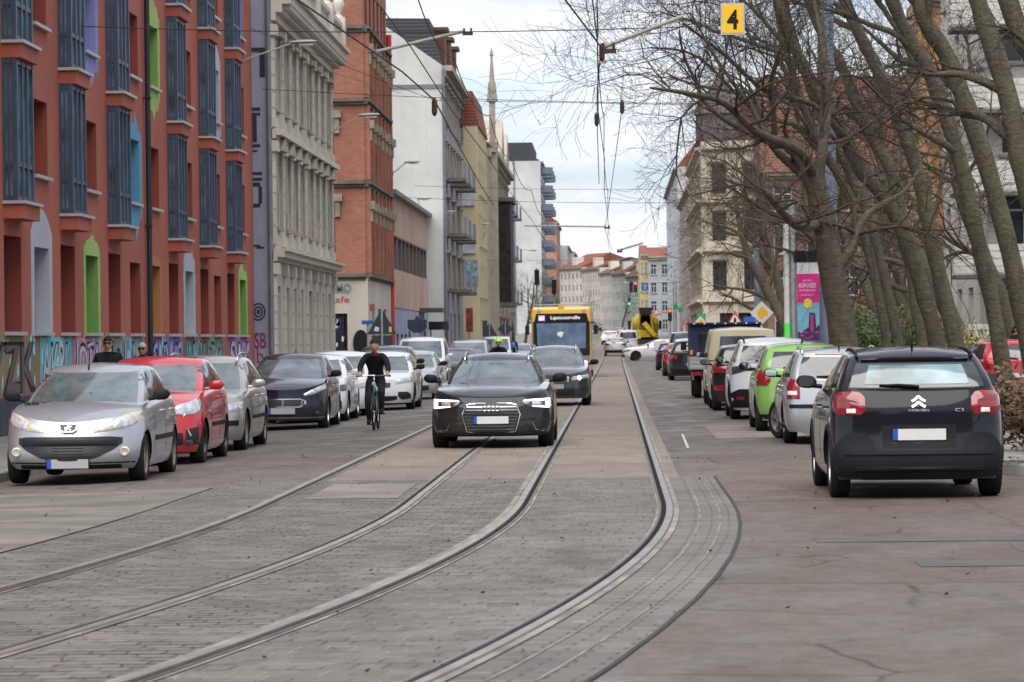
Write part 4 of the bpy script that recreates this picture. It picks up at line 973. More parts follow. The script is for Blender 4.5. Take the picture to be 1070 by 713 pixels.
# ---- cars beyond the pickup
c = Car('parked_car', 'black crossover with small red lamps just beyond the tipper pickup', 'car', 2.95, 125, -1, HATCH(L=4.4, W=1.82, H=1.58, nose=.8, cowl=1.05, belt=1.08, tailz=1.08, r=.34, fo=.88, wheelbase=2.65), dict(BK), RIGHT); generic_rear(c, zl=(.82, .98))
c = Car('parked_car', 'white hatchback roof showing over the black crossover, right row', 'car', 3.05, 132, -1, HATCH(L=4.2, W=1.76, H=1.62, belt=1.05), dict(WH), RIGHT); generic_rear(c)
c = Car('parked_car', 'small red car half hidden in the far right row', 'car', 2.85, 140, -1, HATCH(L=3.7, W=1.66, H=1.45), rc.mats, RIGHT); generic_rear(c)
c = Car('parked_van', 'dark blue van with a flat roof in the far right row', 'van', 3.35, 152, -1, VAN(H=1.95), body_mats((.02, .035, .06), .1, .3, 'blue_paint'), RIGHT); generic_rear(c)
c = Car('parked_car', 'black car at the far end of the right row beside the turning white one', 'car', 2.95, 166, -1, kia, dict(BK), RIGHT); generic_rear(c, zl=(.8, .95))
c = Car('parked_car', 'silver car behind the dark blue van, last of the right row', 'car', 3.2, 176, -1, suv, dict(SI), RIGHT); generic_rear(c)
# ---- moving traffic
tw = HATCH(L=4.4, W=1.80, H=1.45, nose=.74, cowl=.98, belt=1.0, hood=1.35, r=.33, fo=.88, wheelbase=2.67, rz=math.pi+.10, rimmat='rim_dark', rimstyle='star')
c = Car('moving_car', 'white hatchback turning across the street beyond the parked rows', 'car', 2.62, 224, 1, tw, dict(WH)); generic_front(c, 'lens_dark', (.60, .74), (.5, .84)); c.seams([.7, -.3]); c.handles([0, -.9], .85)
c = Car('moving_car', 'silver grey hatchback driving away in the middle of the street', 'car', .0, 252, -1, kia, dict(SI)); generic_rear(c, 'red_lens_deep', zl=(.80, .95), yl=(.48, .84))
c = Car('moving_van', 'pale delivery van with a green lower corner ahead of the silver hatchback', 'van', 1.05, 268, -1, VAN(H=1.9), dict(WM)); generic_rear(c, zl=(.7, 1.1), yl=(.74, .86))
M('green_sticker', (.05, .45, .12), .5); c.patch('green_sticker', -1, [(.1, .55), (.86, .55)], [(.1, .30), (.86, .30)], .1, .84, 'green_sticker', .006, 0, 6, 2, -1)
c = Car('moving_car', 'white car with glowing brake lamps and blinking indicator far up the street', 'car', -.55, 330, -1, kia, dict(WM)); generic_rear(c, zl=(.8, .98), lit=True)
c.patch('indicator', -1, [(.5, .92), (.9, .92)], [(.5, .72), (.9, .72)], .62, .88, 'blink_on', .02, 0, 4, 2, 1)
c = Car('moving_car', 'dark car with glowing brake lamps beyond the white one', 'car', .6, 372, -1, HATCH(), dict(GY)); generic_rear(c, zl=(.8, 1.0), lit=True)
c = Car('moving_car', 'red glowing car left of the concrete mixer', 'car', 2.0, 392, -1, HATCH(), rc.mats); generic_rear(c, zl=(.75, 1.0), lit=True)
c.root['label'] = 'red car with lit brake lamps left of the concrete mixer'
c = Car('moving_car', 'black car far away in the oncoming lane under the distant trees', 'car', -3.0, 520, 1, HATCH(), dict(BK)); generic_front(c)
c = Car('moving_car', 'silver car far away in the oncoming lane under the distant trees', 'car', -5.6, 560, 1, HATCH(), dict(SI)); generic_front(c)
c = Car('parked_car', 'blue grey car beyond the bus at the far left kerb', 'car', -7.2, 500, 1, HATCH(), body_mats((.03, .06, .10), .2, .3, 'bluegrey')); generic_front(c)
# red car and dark rear across the park
c = Car('parked_car', 'red estate parked beyond the leaning trees at the right edge', 'car', 9.55, 82, -1, dict(WAGON(H=1.5), rz=math.pi/2+.12), rc.mats); generic_rear(c, zl=(.78, 1.0))
# ================================================================= BUILDINGS
glassmat('pane_glass', (.03, .04, .05), .06, 1.6, .5)
M('frame_white', (.55, .54, .52), .5, var=.08); M('frame_dark', (.05, .06, .075), .45, var=.2); M('frame_brown', (.10, .045, .03), .6, var=.2)
M('curtain', (.45, .44, .42), .9, var=.3, vs=2)
def wallmat(name, col, streak=.45, tile=None, rough=.88, bumpy=.15):
    """plaster: broad weathering, vertical rain streaks"""
    if name in MATS: return MATS[name]
    m, nt, b = newmat(name); b.inputs['Roughness'].default_value = rough
    a = noise(nt, pos(nt, .35, .35, .35), 1.0, 6, .6); v = noise(nt, pos(nt, 2.2, 2.2, .12), 1.0, 6, .7); fine = noise(nt, pos(nt), 9, 5, .7)
    c = ramp(nt, a, [(.3, tuple(x*.82 for x in col)), (.7, tuple(min(1, x*1.12) for x in col))])
    c = mix(nt, ramp(nt, v, [(.5, (0,)*3), (.8, (streak,)*3)]), c, tuple(x*.5 for x in col))
    c = mix(nt, .18, c, ramp(nt, fine, [(.3, (.4,)*3), (.7, (1,)*3)]), 'MULTIPLY')
    lk(nt, c, b.inputs['Base Color']); bump(nt, b, fine, bumpy, .02); return m
def brickmat(name, c1, c2, joint=(.22, .19, .16)):
    if name in MATS: return MATS[name]
    m, nt, b = newmat(name); b.inputs['Roughness'].default_value = .9
    g = nt.nodes.new('ShaderNodeNewGeometry'); sx = nt.nodes.new('ShaderNodeSeparateXYZ'); lk(nt, g.outputs['Position'], sx.inputs[0])
    cb = nt.nodes.new('ShaderNodeCombineXYZ'); lk(nt, math_(nt, 'ADD', sx.outputs[0], sx.outputs[1]), cb.inputs[0]); lk(nt, sx.outputs[2], cb.inputs[1])
    br = nt.nodes.new('ShaderNodeTexBrick'); lk(nt, cb.outputs[0], br.inputs['Vector'])
    for k, v in (('Scale', 1), ('Mortar Size', .008), ('Brick Width', .25), ('Row Height', .08)): br.inputs[k].default_value = v
    br.inputs['Color1'].default_value = (*c1, 1); br.inputs['Color2'].default_value = (*c2, 1); br.inputs['Mortar'].default_value = (*joint, 1)
    c = mix(nt, .8, br.outputs['Color'], ramp(nt, noise(nt, pos(nt, .4, .4, .4), 1, 7, .65), [(.3, (.6,)*3), (.72, (1.15,)*3)]), 'MULTIPLY')
    c = mix(nt, ramp(nt, noise(nt, pos(nt, 1.2, 1.2, .4), 1, 6, .7), [(.58, (0,)*3), (.75, (.5,)*3)]), c, tuple(x*.45 for x in c1))
    lk(nt, c, b.inputs['Base Color']); bump(nt, b, br.outputs['Fac'], .3, .01); return m
def tilemat(name, c1, c2):
    if name in MATS: return MATS[name]
    m, nt, b = newmat(name); b.inputs['Roughness'].default_value = .85
    w_ = nt.nodes.new('ShaderNodeTexWave'); w_.bands_direction = 'Z'; w_.inputs['Scale'].default_value = 1.6; w_.inputs['Distortion'].default_value = .3
    lk(nt, pos(nt), w_.inputs['Vector'])
    c = mix(nt, noise(nt, pos(nt), .7, 7, .7), c1, c2); c = mix(nt, .45, c, w_.outputs['Color'], 'MULTIPLY')
    lk(nt, c, b.inputs['Base Color']); bump(nt, b, w_.outputs['Fac'], .4, .04); return m
tilemat('red_tiles', (.30, .085, .045), (.19, .06, .038)); tilemat('slate', (.045, .05, .06), (.07, .075, .085)); M('zinc', (.20, .22, .24), .5, .4, var=.15, vs=1)
tilemat('brown_tiles', (.16, .06, .045), (.10, .045, .035))
M('stone_trim', (.33, .30, .25), .85, var=.2, vs=1.5, dirt=.5); M('dark_stone', (.12, .11, .095), .9, var=.3, vs=2); M('grey_pipe', (.16, .18, .20), .5, .3, var=.15)

class Face:
    """a wall plane: origin O, horizontal direction U, outward normal N"""
    def __init__(s, O, U, N, w, h): s.O = Vector(O); s.U = Vector(U).normalized(); s.N = Vector(N).normalized(); s.w = w; s.h = h; s.holes = []
    def p(s, u, z, d=0): return s.O+s.U*u+Vector((0, 0, z))+s.N*d
    def wall(s, mb, m=0, rm=None):
        us = sorted({0, s.w} | {round(q, 4) for h in s.holes for q in h[:2]}); zs = sorted({0, s.h} | {round(q, 4) for h in s.holes for q in h[2:4]})
        us = [u for u in us if -1e-6 <= u <= s.w+1e-6]; zs = [z for z in zs if -1e-6 <= z <= s.h+1e-6]
        for a, b in zip(us, us[1:]):
            run = None
            for c, d in zip(zs, zs[1:]):
                uc, zc = (a+b)/2, (c+d)/2
                inh = any(h[0] < uc < h[1] and h[2] < zc < h[3] for h in s.holes)
                if inh:
                    if run: mb.face([s.p(a, run[0]), s.p(b, run[0]), s.p(b, run[1]), s.p(a, run[1])], m); run = None
                else: run = (run[0], d) if run else (c, d)
            if run: mb.face([s.p(a, run[0]), s.p(b, run[0]), s.p(b, run[1]), s.p(a, run[1])], m)
        for h in s.holes:
            a, b, c, d, dep = h[:5]; r = m if rm is None else rm
            r = h[5] if len(h) > 5 else r
            for q in ([(a, c), (a, d)], [(b, d), (b, c)], [(a, d), (b, d)], [(b, c), (a, c)]):
                (u1, z1), (u2, z2) = q
                mb.face([s.p(u1, z1), s.p(u2, z2), s.p(u2, z2, -dep), s.p(u1, z1, -dep)], r)
    def box(s, mb, u0, u1, z0, z1, d0, d1, m=0):
        P8 = [s.p(u, z, d) for z in (z0, z1) for d in (d0, d1) for u in (u0, u1)]
        i = len(mb.v); mb.v += [tuple(q) for q in P8]
        for f in ((0,1,3,2),(4,6,7,5),(0,4,5,1),(2,3,7,6),(0,2,6,4),(1,5,7,3)): mb.f.append(tuple(i+k for k in f)); mb.m.append(m)
WIN = {}
def winmesh(w, h, style, fr, dark=False):
    key = (round(w, 2), round(h, 2), style, fr)
    if key in WIN: return WIN[key]
    mb = MB(); t = .07 if w > .8 else .05
    def bx(a, b, c, d, y0=-.03, y1=.03): mb.box((a, y0, c), (b, y1, d))
    bx(-w/2, -w/2+t, 0, h); bx(w/2-t, w/2, 0, h); bx(-w/2+t, w/2-t, 0, t); bx(-w/2+t, w/2-t, h-t, h)
    if style in ('cross', 'tee'):
        zt = h*(.68 if style == 'cross' else .68); bx(-w/2+t, w/2-t, zt-.035, zt+.035, -.028, .035)
        bx(-.035, .035, t, zt-.035, -.028, .035)
        if style == 'cross': bx(-.03, .03, zt+.035, h-t, -.028, .03)
    elif style == 'bars':
        n = max(2, round(w/.55))
        for k in range(1, n): x = -w/2+w*k/n; bx(x-.03, x+.03, t, h-t, -.028, .035)
    elif style == 'mid': bx(-.03, .03, t, h-t, -.028, .03)
    fm = mb.mesh('window', MATS[fr])
    g = MB(); g.box((-w/2+t*.5, -.006, t*.5), (w/2-t*.5, .004, h-t*.5)); gm = g.mesh('pane', MATS['pane_glass'])
    WIN[key] = (fm, gm); return WIN[key]
def put_window(face, u0, u1, z0, z1, d, parent, style='cross', fr='frame_white', name='window'):
    fm, gm = winmesh(u1-u0-.01, z1-z0-.01, style, fr)
    o = link(name, fm, parent); U, N = face.U, face.N
    Mx = Matrix(((U.x, N.x, 0), (U.y, N.y, 0), (0, 0, 1))).to_4x4()
    Mx.translation = face.p((u0+u1)/2, z0+.005, -d)-Vector(parent.location)
    o.matrix_basis = Mx
    link('pane', gm, o); return o
class Bld:
    def __init__(s, name, label, cat, X, Y, group=None, base=None):
        s.z0 = gz(X, Y)+.0 if base is None else base; s.root = thing(name, label, cat, (X, Y, s.z0), 0, group); s.O = Vector(s.root.location); s.wall_mb = MB(); s.nwin = 0; s.mats = []
    def mi(s, mat):
        if mat not in s.mats: s.mats.append(mat)
        return s.mats.index(mat)
    def part(s, name, mb, mat, **kw):
        o = mb.build(name, mat if not isinstance(mat, str) else MATS[mat], None, **kw)
        o.data.transform(Matrix.Translation(-s.O)); o.parent = s.root; return o
    def done(s): return s.part('wall', s.wall_mb, s.mats, fix=False)
    def windows(s, face, cols, rows, w, h, dep=.2, mat=None, style='cross', fr='frame_white', sill=None, hood=None, rmat=None, skip=()):
        """cols: centres along u; rows: sill heights; adds holes, windows, sills"""
        for i, c in enumerate(cols):
            for j, z in enumerate(rows):
                if (i, j) in skip: continue
                hh = h[j] if isinstance(h, (list, tuple)) else h; sm = MB(); wo = None
                face.holes.append((c-w/2, c+w/2, z, z+hh, dep)+((s.mi(rmat),) if rmat else ()))
                if s.nwin < 98: wo = put_window(face, c-w/2, c+w/2, z, z+hh, dep-.04, s.root, style, fr); s.nwin += 1
                if sill: face.box(sm, c-w/2-.08, c+w/2+.08, z-.08, z-.003, -.02, .12)
                if hood == 'flat': face.box(sm, c-w/2-.15, c+w/2+.15, z+hh+.14, z+hh+.28, -.02, .22); face.box(sm, c-w/2-.12, c-w/2-.003, z, z+hh+.14, -.02, .07); face.box(sm, c+w/2+.003, c+w/2+.12, z, z+hh+.14, -.02, .07)
                if hood == 'tri':
                    sm.poly_prism([(c-w/2-.22, z+hh+.16), (c+w/2+.22, z+hh+.16), (c, z+hh+.62)], lambda u, v, d: face.p(u, v, d), -.02, .26)
                    face.box(sm, c-w/2-.14, c-w/2-.003, z, z+hh+.16, -.02, .09); face.box(sm, c+w/2+.003, c+w/2+.14, z, z+hh+.16, -.02, .09)
                if hood == 'arch':
                    sm.poly_prism([(c+(w/2+.2)*math.cos(a), z+hh+.12+.42*math.sin(a)) for a in [math.pi*k/8 for k in range(9)]], lambda u, v, d: face.p(u, v, d), -.02, .22)
                if sm.v:
                    t = s.part('window_trim', sm, sill if isinstance(sill, str) else 'stone_trim')
                    if wo is not None: t.parent = wo; t.matrix_parent_inverse = wo.matrix_basis.inverted()
    def cornice(s, face, z, steps, mat='stone_trim', u0=None, u1=None, name='cornice'):
        mb = MB(); a = -.0 if u0 is None else u0; b = face.w if u1 is None else u1
        for dz0, dz1, out in steps: face.box(mb, a-out*0, b, z+dz0, z+dz1, -.02, out)
        return s.part(name, mb, mat)
def slab(b, O, w, dpt, h, mat, sgn, faces, top=True, m=None):
    pass
def simple_roof(b, x0, x1, y0, y1, z, h, mat, axis='y', over=.3):
    """gable roof, ridge along axis"""
    mb = MB()
    if axis == 'y':
        xm = (x0+x1)/2; pr = [(x0-over, z), (xm, z+h), (x1+over, z), (x1+over, z-.15), (xm, z+h-.2), (x0-over, z-.15)]
        mb.poly_prism(pr, lambda u, v, d: (u, d, v), y0, y1)
    else:
        ym = (y0+y1)/2; pr = [(y0-over, z), (ym, z+h), (y1+over, z), (y1+over, z-.15), (ym, z+h-.2), (y0-over, z-.15)]
        mb.poly_prism(pr, lambda u, v, d: (d, u, v), x0, x1)
    return b.part('roof', mb, mat)
def shell_walls(b, xf, xb, y0, y1, h, mat, skip=(), z=0):
    """plain remaining walls and the flat top of a block between xf (street side) and xb (rear)"""
    mb = b.wall_mb; m = b.mi(mat); z0 = b.z0
    q = {'front': [(xf, y0), (xf, y1)], 'rear': [(xb, y1), (xb, y0)], 'near': [(xb, y0), (xf, y0)], 'far': [(xf, y1), (xb, y1)]}
    for k, ((ax, ay), (bx, by)) in q.items():
        if k in skip: continue
        mb.face([(ax, ay, z0), (bx, by, z0), (bx, by, z0+h), (ax, ay, z0+h)], m)
    mb.face([(xf, y0, z0+h), (xf, y1, z0+h), (xb, y1, z0+h), (xb, y0, z0+h)], m)

# ---- 1. terracotta red block with navy bays and murals, left
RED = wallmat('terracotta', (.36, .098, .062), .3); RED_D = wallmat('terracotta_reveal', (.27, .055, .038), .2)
NAVY = M('navy_metal', (.05, .075, .12), .45, .3, var=.15); M('bay_glass_light', (.22, .32, .36), .12, 0, var=.4, vs=1.2)
glassmat('bay_glass', (.10, .16, .19), .08, 1.7, .6)
PLINTH = M('plinth_blue', (.045, .055, .07), .8, var=.3, vs=2)
XL = -11.0
b = Bld('apartment_building', 'terracotta red building with navy bay windows, painted window surrounds and graffiti along its base', 'building', XL, 53)
Y0, Y1, HH = 41.0, 99.0, 19.0
f = Face((XL, Y0, b.z0), (0, 1, 0), (1, 0, 0), Y1-Y0, HH)
bays = [47.1, 53.2, 59.2, 65.2, 71.3, 80.9, 87.0, 93.0]; nich = [44.1, 50.2, 56.2, 62.2, 68.2, 74.4, 77.7, 83.9, 89.9, 96.0]
mural = {62.2: ['c_white', 0], 68.2: ['c_green', 0], 74.4: ['c_blue', 2], 77.7: ['c_orange', 0], 83.9: ['c_white', 0], 96.0: ['c_green', 0]}
for n, c in (('c_white', (.40, .43, .48)), ('c_green', (.17, .33, .08)), ('c_blue', (.09, .30, .46)), ('c_orange', (.40, .17, .06)), ('c_lilac', (.24, .24, .50)), ('c_palegreen', (.30, .45, .12)), ('c_yellow', (.45, .38, .08))): wallmat(n, c, .2)
HOLE = {}
for y in nich:
    for j, (z, h) in enumerate(((2.0, 1.62), (5.0, 1.45), (7.9, 1.45), (10.8, 1.45), (13.7, 1.45))):
        mc = {(62.2, 0): 'c_white', (68.2, 0): 'c_green', (74.4, 1): 'c_blue', (77.7, 0): 'c_orange', (83.9, 0): 'c_white', (96.0, 0): 'c_green', (77.7, 2): 'c_green', (68.2, 2): 'c_lilac', (89.9, 2): 'c_white', (96.0, 3): 'c_lilac'}.get((y, j))
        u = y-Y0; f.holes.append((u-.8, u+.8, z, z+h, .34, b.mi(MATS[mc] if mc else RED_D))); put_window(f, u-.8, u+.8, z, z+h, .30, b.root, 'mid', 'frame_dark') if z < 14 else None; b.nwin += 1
for y in bays:
    u = y-Y0; f.holes.append((u-.85, u+.85, 2.0, 3.75, .36, b.mi(RED_D))); put_window(f, u-.85, u+.85, 2.0, 3.75, .32, b.root, 'bars', 'frame_dark'); b.nwin += 1
f.wall(b.wall_mb, b.mi(RED)); shell_walls(b, XL, XL-11, Y0, Y1, HH, RED, skip=('front',)); b.done()
M('sill_metal', (.40, .40, .40), .45, .2, var=.1)
for u, hw, zz in [(y-Y0, .86, (2.0, 5.0, 7.9, 10.8, 13.7)) for y in nich]+[(y-Y0, .9, (2.0,)) for y in bays]:
    for z in zz: sills = MB(); f.box(sills, u-hw, u+hw, z-.07, z-.004, -.02, .10); b.part('window_sill', sills, 'sill_metal')
mb = MB(); f.box(mb, 0, f.w, 0, .80, -.02, .05); b.part('plinth', mb, PLINTH)
for y in bays:          # projecting glazed bays with a slab at each storey
    u = y-Y0
    for k in range(5):
        z = 4.02+2.9*k; mb = MB()
        f.box(mb, u-.86, u+.86, z+.02, z+.28, 0, .36, 0); f.box(mb, u-.92, u+.92, z+.283, z+.34, 0, .42, 1)
        b.part('bay_slab', mb, [RED, MATS['sill_metal']])
        if z > 15: continue
        z0, z1 = z+.345, z+2.9+.018; mb = MB(); D = .27
        for (a, c_) in ((u-.85, u-.75), (u-.28, u-.20), (u+.20, u+.28), (u+.75, u+.85)): f.box(mb, a, c_, z0, z1, D-.09, D)
        for z_ in (z0, z0+.62, z1-.10): f.box(mb, u-.75, u+.75, z_, z_+.09, D-.07, D-.012)
        for uu in (u-.85, u+.75): f.box(mb, uu, uu+.10, z0, z1, .0, .05); f.box(mb, uu, uu+.1, z0, z1, .10, .13)
        for uu in (u-.84, u+.76):
            for z_ in (z0, z0+.62, z1-.10): f.box(mb, uu, uu+.08, z_, z_+.09, .05, D-.09)
        o = b.part('bay_window', mb, NAVY)
        g = MB(); f.box(g, u-.81, u+.81, z0+.01, z1-.01, .01, D-.045); gg = b.part('bay_pane', g, 'bay_glass'); gg.parent = o
        gg.data.transform(Matrix.Translation((0, 0, 0)))
# painted surrounds
def mural_part(pts, mat, d=.006, name='painted_surround'):
    mb = MB(); mb.poly_prism(pts, lambda u, v, dd: f.p(u, v, dd), .001, d); return b.part(name, mb, MATS[mat], fix=False)
def ring(u, z, outer, inner_hw, inner_h, mat):
    """surround made of quads between the opening and an outer outline given as (angle-like) lists left,top,right,bottom"""
    mb = MB(); L, R_, T, B = outer
    for pts in L+R_+T+B:
        mb.poly_prism(pts, lambda a, v, dd: f.p(u+a, z+v, dd), .001, .007)
    b.part('painted_surround', mb, MATS[mat], fix=False)
def arch_ring(y, z, h, mat, wl, top, bot, jag=0, seed=1):
    u = y-Y0; rnd = random.Random(seed); mb = MB(); hw = .8; ft = lambda a, v, dd: f.p(u+a, z+v, dd)
    n = 10
    T = [(-wl+2*wl*k/n, h+top*(math.sin(math.pi*(.12+.76*k/n)))*(1-jag*rnd.random())) for k in range(n+1)]
    for a, c in zip(T, T[1:]): mb.poly_prism([(a[0], h), (c[0], h), c, a], ft, .001, .007)
    B = [(-wl+2*wl*k/n, -.08-bot*(math.sin(math.pi*(.1+.8*k/n)))*(1-jag*rnd.random())) for k in range(n+1)]
    if bot:
        for a, c in zip(B, B[1:]): mb.poly_prism([a, c, (c[0], -.08), (a[0], -.08)], ft, .001, .007)
    for s_ in (-1, 1):
        m_ = 6
        for k in range(m_):
            v0, v1 = -.08+(h+.08)*k/m_, -.08+(h+.08)*(k+1)/m_; w0 = wl+jag*.25*rnd.random(); 
            q = [(s_*hw, v0), (s_*w0, v0), (s_*wl, v1), (s_*hw, v1)]; mb.poly_prism(q if s_ > 0 else q[::-1], ft, .001, .007)
    b.part('painted_surround', mb, MATS[mat], fix=False)
arch_ring(62.2, 2.0, 1.62, 'c_white', 1.15, .75, 0); arch_ring(68.2, 2.0, 1.62, 'c_palegreen', 1.05, .45, 0, .3, 3); arch_ring(74.4, 5.0, 1.45, 'c_blue', 1.15, .65, .9, .5, 5)
arch_ring(77.7, 2.0, 1.62, 'c_orange', 1.0, .3, 0, .6, 7); arch_ring(83.9, 2.0, 1.62, 'c_white', 1.1, .9, .0, .6, 9); arch_ring(96.0, 2.0, 1.62, 'c_palegreen', 1.1, .6, 0, .6, 4)
arch_ring(77.7, 7.9, 1.45, 'c_palegreen', 1.1, .9, .8, .5, 6); arch_ring(68.2, 7.9, 1.45, 'c_lilac', 1.15, .4, .7, .5, 8); arch_ring(89.9, 7.9, 1.45, 'c_white', 1.15, .7, .7, 0)
mural_part([(68.2-Y0-.78, 2.0), (68.2-Y0+.78, 2.0), (68.2-Y0+.78, 2.001), (68.2-Y0-.78, 2.001)], 'c_yellow')
# graffiti band
GR = [('AKRL', 61.9, 65.6, (.10, .42, .46), (.42, .44, .47)), ('JOTA', 65.7, 69.4, (.50, .20, .30), (.55, .52, .58)), ('SHO', 69.6, 72.3, (.30, .28, .14), (.14, .28, .40)), ('LM', 72.4, 75.6, (.14, .26, .38), (.30, .31, .34)),
      ('SUWS', 76.8, 82.4, (.16, .12, .36), (.42, .38, .66)), ('JNKV', 82.6, 87.2, (.20, .10, .10), (.08, .48, .46)), ('ERO', 87.3, 91.0, (.10, .22, .18), (.24, .27, .27)), ('SWK', 92.4, 97.8, (.30, .10, .36), (.58, .56, .60)),
      ('BYZK', 55.4, 61.7, (.22, .16, .09), (.12, .08, .065)), ('NOX', 49.5, 55.2, (.12, .2, .3), (.3, .3, .32))]
for k, (word, ya, yb, bgc, fc) in enumerate(GR):
    u0, u1 = ya-Y0, yb-Y0; m1 = wallmat('graffiti_ground_%s' % word, bgc, .5); m2 = wallmat('graffiti_fill_%s' % word, fc, .15)
    mb = MB(); rnd = random.Random(k+20); n = 14; top = [(lerp(u0, u1, i/n), 1.86+.05*rnd.random()+(.25*rnd.random() if rnd.random() < .3 else 0)*.5) for i in range(n+1)]
    for (a, c) in zip(top, top[1:]): mb.poly_prism([(a[0], .805), (c[0], .805), c, a], lambda u, v, d: f.p(u, v, d), .001, .006, 0)
    for _ in range(16):   # spray clouds and drips
        a = rnd.uniform(u0+.1, u1-.3); z = rnd.uniform(.9, 1.7); w_ = rnd.uniform(.08, .3); mb.poly_prism([(a, z), (a+w_, z+rnd.uniform(-.1, .2)), (a+w_*.8, z+.3), (a+w_*.1, z+.2)], lambda u, v, d: f.p(u, v, d), .006, .0075, 2)
    uc, wd = (u0+u1)/2, (u1-u0)*.93
    add_text(mb, word, lambda u, v, d: f.p(uc+u, 1.34+v+.0*u, d), wd, .95, offset=.045, m=1, off=.009)
    add_text(mb, word, lambda u, v, d: f.p(uc+u, 1.35+v+.06*math.sin(u*3), d), wd*.95, .86, offset=.012, m=3, off=.012)
    for v_ in range(len(mb.v)): pass
    b.part('graffiti', mb, [m1, M('graffiti_outline', (.02, .02, .03), .8), wallmat('graffiti_spray', tuple(min(1, c*1.5+.04) for c in bgc), .2), m2], fix=False)
mb = MB(); mb.tube([f.p(76.05-Y0, .2, .10), f.p(76.05-Y0, 18.5, .10)], .065, 8)
for z in (1.5, 4.5, 7.5, 10.5, 13.5): f.box(mb, 76.05-Y0-.09, 76.05-Y0+.09, z, z+.05, 0, .18)
b.part('drainpipe', mb, M('pipe_dark', (.035, .035, .045), .5, .3), smooth=True, angle=40)

# ---- 2. cream ornate building with lilac painted gable
CRM = wallmat('cream_stucco', (.50, .46, .395), .45); LIL = wallmat('lilac_wall', (.27, .30, .39), .25)
X2 = -10.4; Y0, Y1, HH = 99.05, 120.0, 15.5
b = Bld('apartment_building', 'cream stucco building with pilasters, pediments and a lilac gable painted with black letters', 'building', X2, 110)
f = Face((X2, Y0, b.z0), (0, 1, 0), (1, 0, 0), Y1-Y0, 12.4)
cols = [1.5, 4.2, 6.5, 8.8, 12.0, 14.3, 16.6, 19.3]
b.windows(f, cols, (5.3,), 1.15, 2.2, .28, style='cross', fr='frame_brown', sill='stone_trim', hood='tri'); b.windows(f, cols, (8.95,), 1.15, 2.1, .28, fr='frame_brown', sill='stone_trim', hood='flat')
b.windows(f, cols, (.9,), 1.25, 2.6, .35, fr='frame_brown', sill=None)
f.wall(b.wall_mb, b.mi(CRM)); shell_walls(b, X2, X2-11, Y0, Y1, 12.4, CRM, skip=('front', 'near')); b.wall_mb.face([(X2-11, Y0, b.z0), (X2, Y0, b.z0), (X2, Y0, b.z0+16), (X2-11, Y0, b.z0+16)], b.mi(LIL))
b.wall_mb.face([(X2-11, Y0+.3, b.z0+12.4), (X2, Y0+.3, b.z0+12.4), (X2, Y0+.3, b.z0+16), (X2-11, Y0+.3, b.z0+16)][::-1], b.mi(LIL)); b.wall_mb.face([(X2, Y0, b.z0+12.4), (X2, Y0+.3, b.z0+12.4), (X2, Y0+.3, b.z0+16), (X2, Y0, b.z0+16)], b.mi(LIL)); b.done()
TR = wallmat('cream_trim', (.54, .50, .435), .45)
for z, st in ((4.25, ((0, .12, .12), (.12, .30, .34), (.30, .38, .46))), (8.0, ((0, .1, .12), (.1, .28, .30))), (11.6, ((0, .25, .15), (.25, .5, .35), (.5, .78, .62), (.78, .9, .75)))): b.cornice(f, z, st, TR)
for c in (.25, 2.9, 5.3, 7.65, 10.4, 13.2, 15.5, 17.9, 20.6):
    mb = MB()
    for z0_, z1_ in ((.1, 4.2), (4.75, 7.95), (8.35, 11.5)):
        f.box(mb, c-.17, c+.17, z0_, z1_, -.02, .08); f.box(mb, c-.26, c+.26, z1_-.35, z1_-.02, -.02, .18); f.box(mb, c-.22, c+.22, z0_, z0_+.3, -.02, .13)
        z = z0_+.6
        while z < z1_-.6: f.box(mb, c-.19, c+.19, z, z+.04, -.02, .10); z += .5
    b.part('pilaster', mb, TR)
for k in range(42): mb = MB(); u = .25+k*.5; f.box(mb, u, u+.22, 11.95, 12.12, .3, .60); b.part('cornice_bracket', mb, TR)
mb = MB(); f.box(mb, 0, f.w, 12.52, 12.70, .15, .5); f.box(mb, 0, f.w, 13.35, 13.5, .15, .5)
for k in range(70): u = .15+k*.3; mb.lathe([(.05, 12.7+b.z0), (.09, 12.85+b.z0), (.05, 13.1+b.z0), (.07, 13.35+b.z0)], (f.p(u, 0, .32).x, f.p(u, 0, .32).y, 0), 'z', 6)
for u in (0.3, 5.3, 10.4, 15.5, 20.6): f.box(mb, u-.25, u+.25, 12.52, 13.7, .1, .6)
b.part('balustrade', mb, TR)
for u in (15.5, 20.6):
    mb = MB(); q = f.p(u, 0, .35); mb.lathe([(.001, 14.5), (.14, 14.42), (.24, 14.2), (.14, 13.95), (.08, 13.85), (.2, 13.7)], (q.x, q.y, b.z0), 'z', 12); b.part('ball_finial', mb, TR, smooth=True)
mb = MB()     # projecting end bay
f.box(mb, 17.7, 20.95, 4.75, 11.5, .02, .02+.001)
mb = MB(); g = Face((X2, Y0, b.z0), (-1, 0, 0), (0, -1, 0), 11, 16)
BLK = M('mural_black', (.03, .03, .045), .8)
def letterbox(u0, u1, z0, z1): g.box(mb, u0, u1, z0, z1, .001, .008)
for (x0, x1, y0, y1) in ((262.5, 277, 50, 54), (271, 277, 54, 81), (262.5, 272, 112.5, 116), (262.5, 272, 118, 121), (263.5, 268.5, 121, 149), (262.5, 272, 151, 154), (262.5, 269, 157, 159), (262.5, 274, 180, 183), (262.5, 274, 186, 189), (262.5, 272, 191, 195), (270, 274, 195, 213), (262.5, 272, 213, 217), (262.5, 272, 256, 258), (268, 276, 258, 260)):
    a = P(x0, y0, Y0); c = P(x1, y1, Y0); letterbox(X2-c.x, X2-a.x, c.z-b.z0, a.z-b.z0)
b.part('wall_lettering', mb, BLK)
mb = MB()
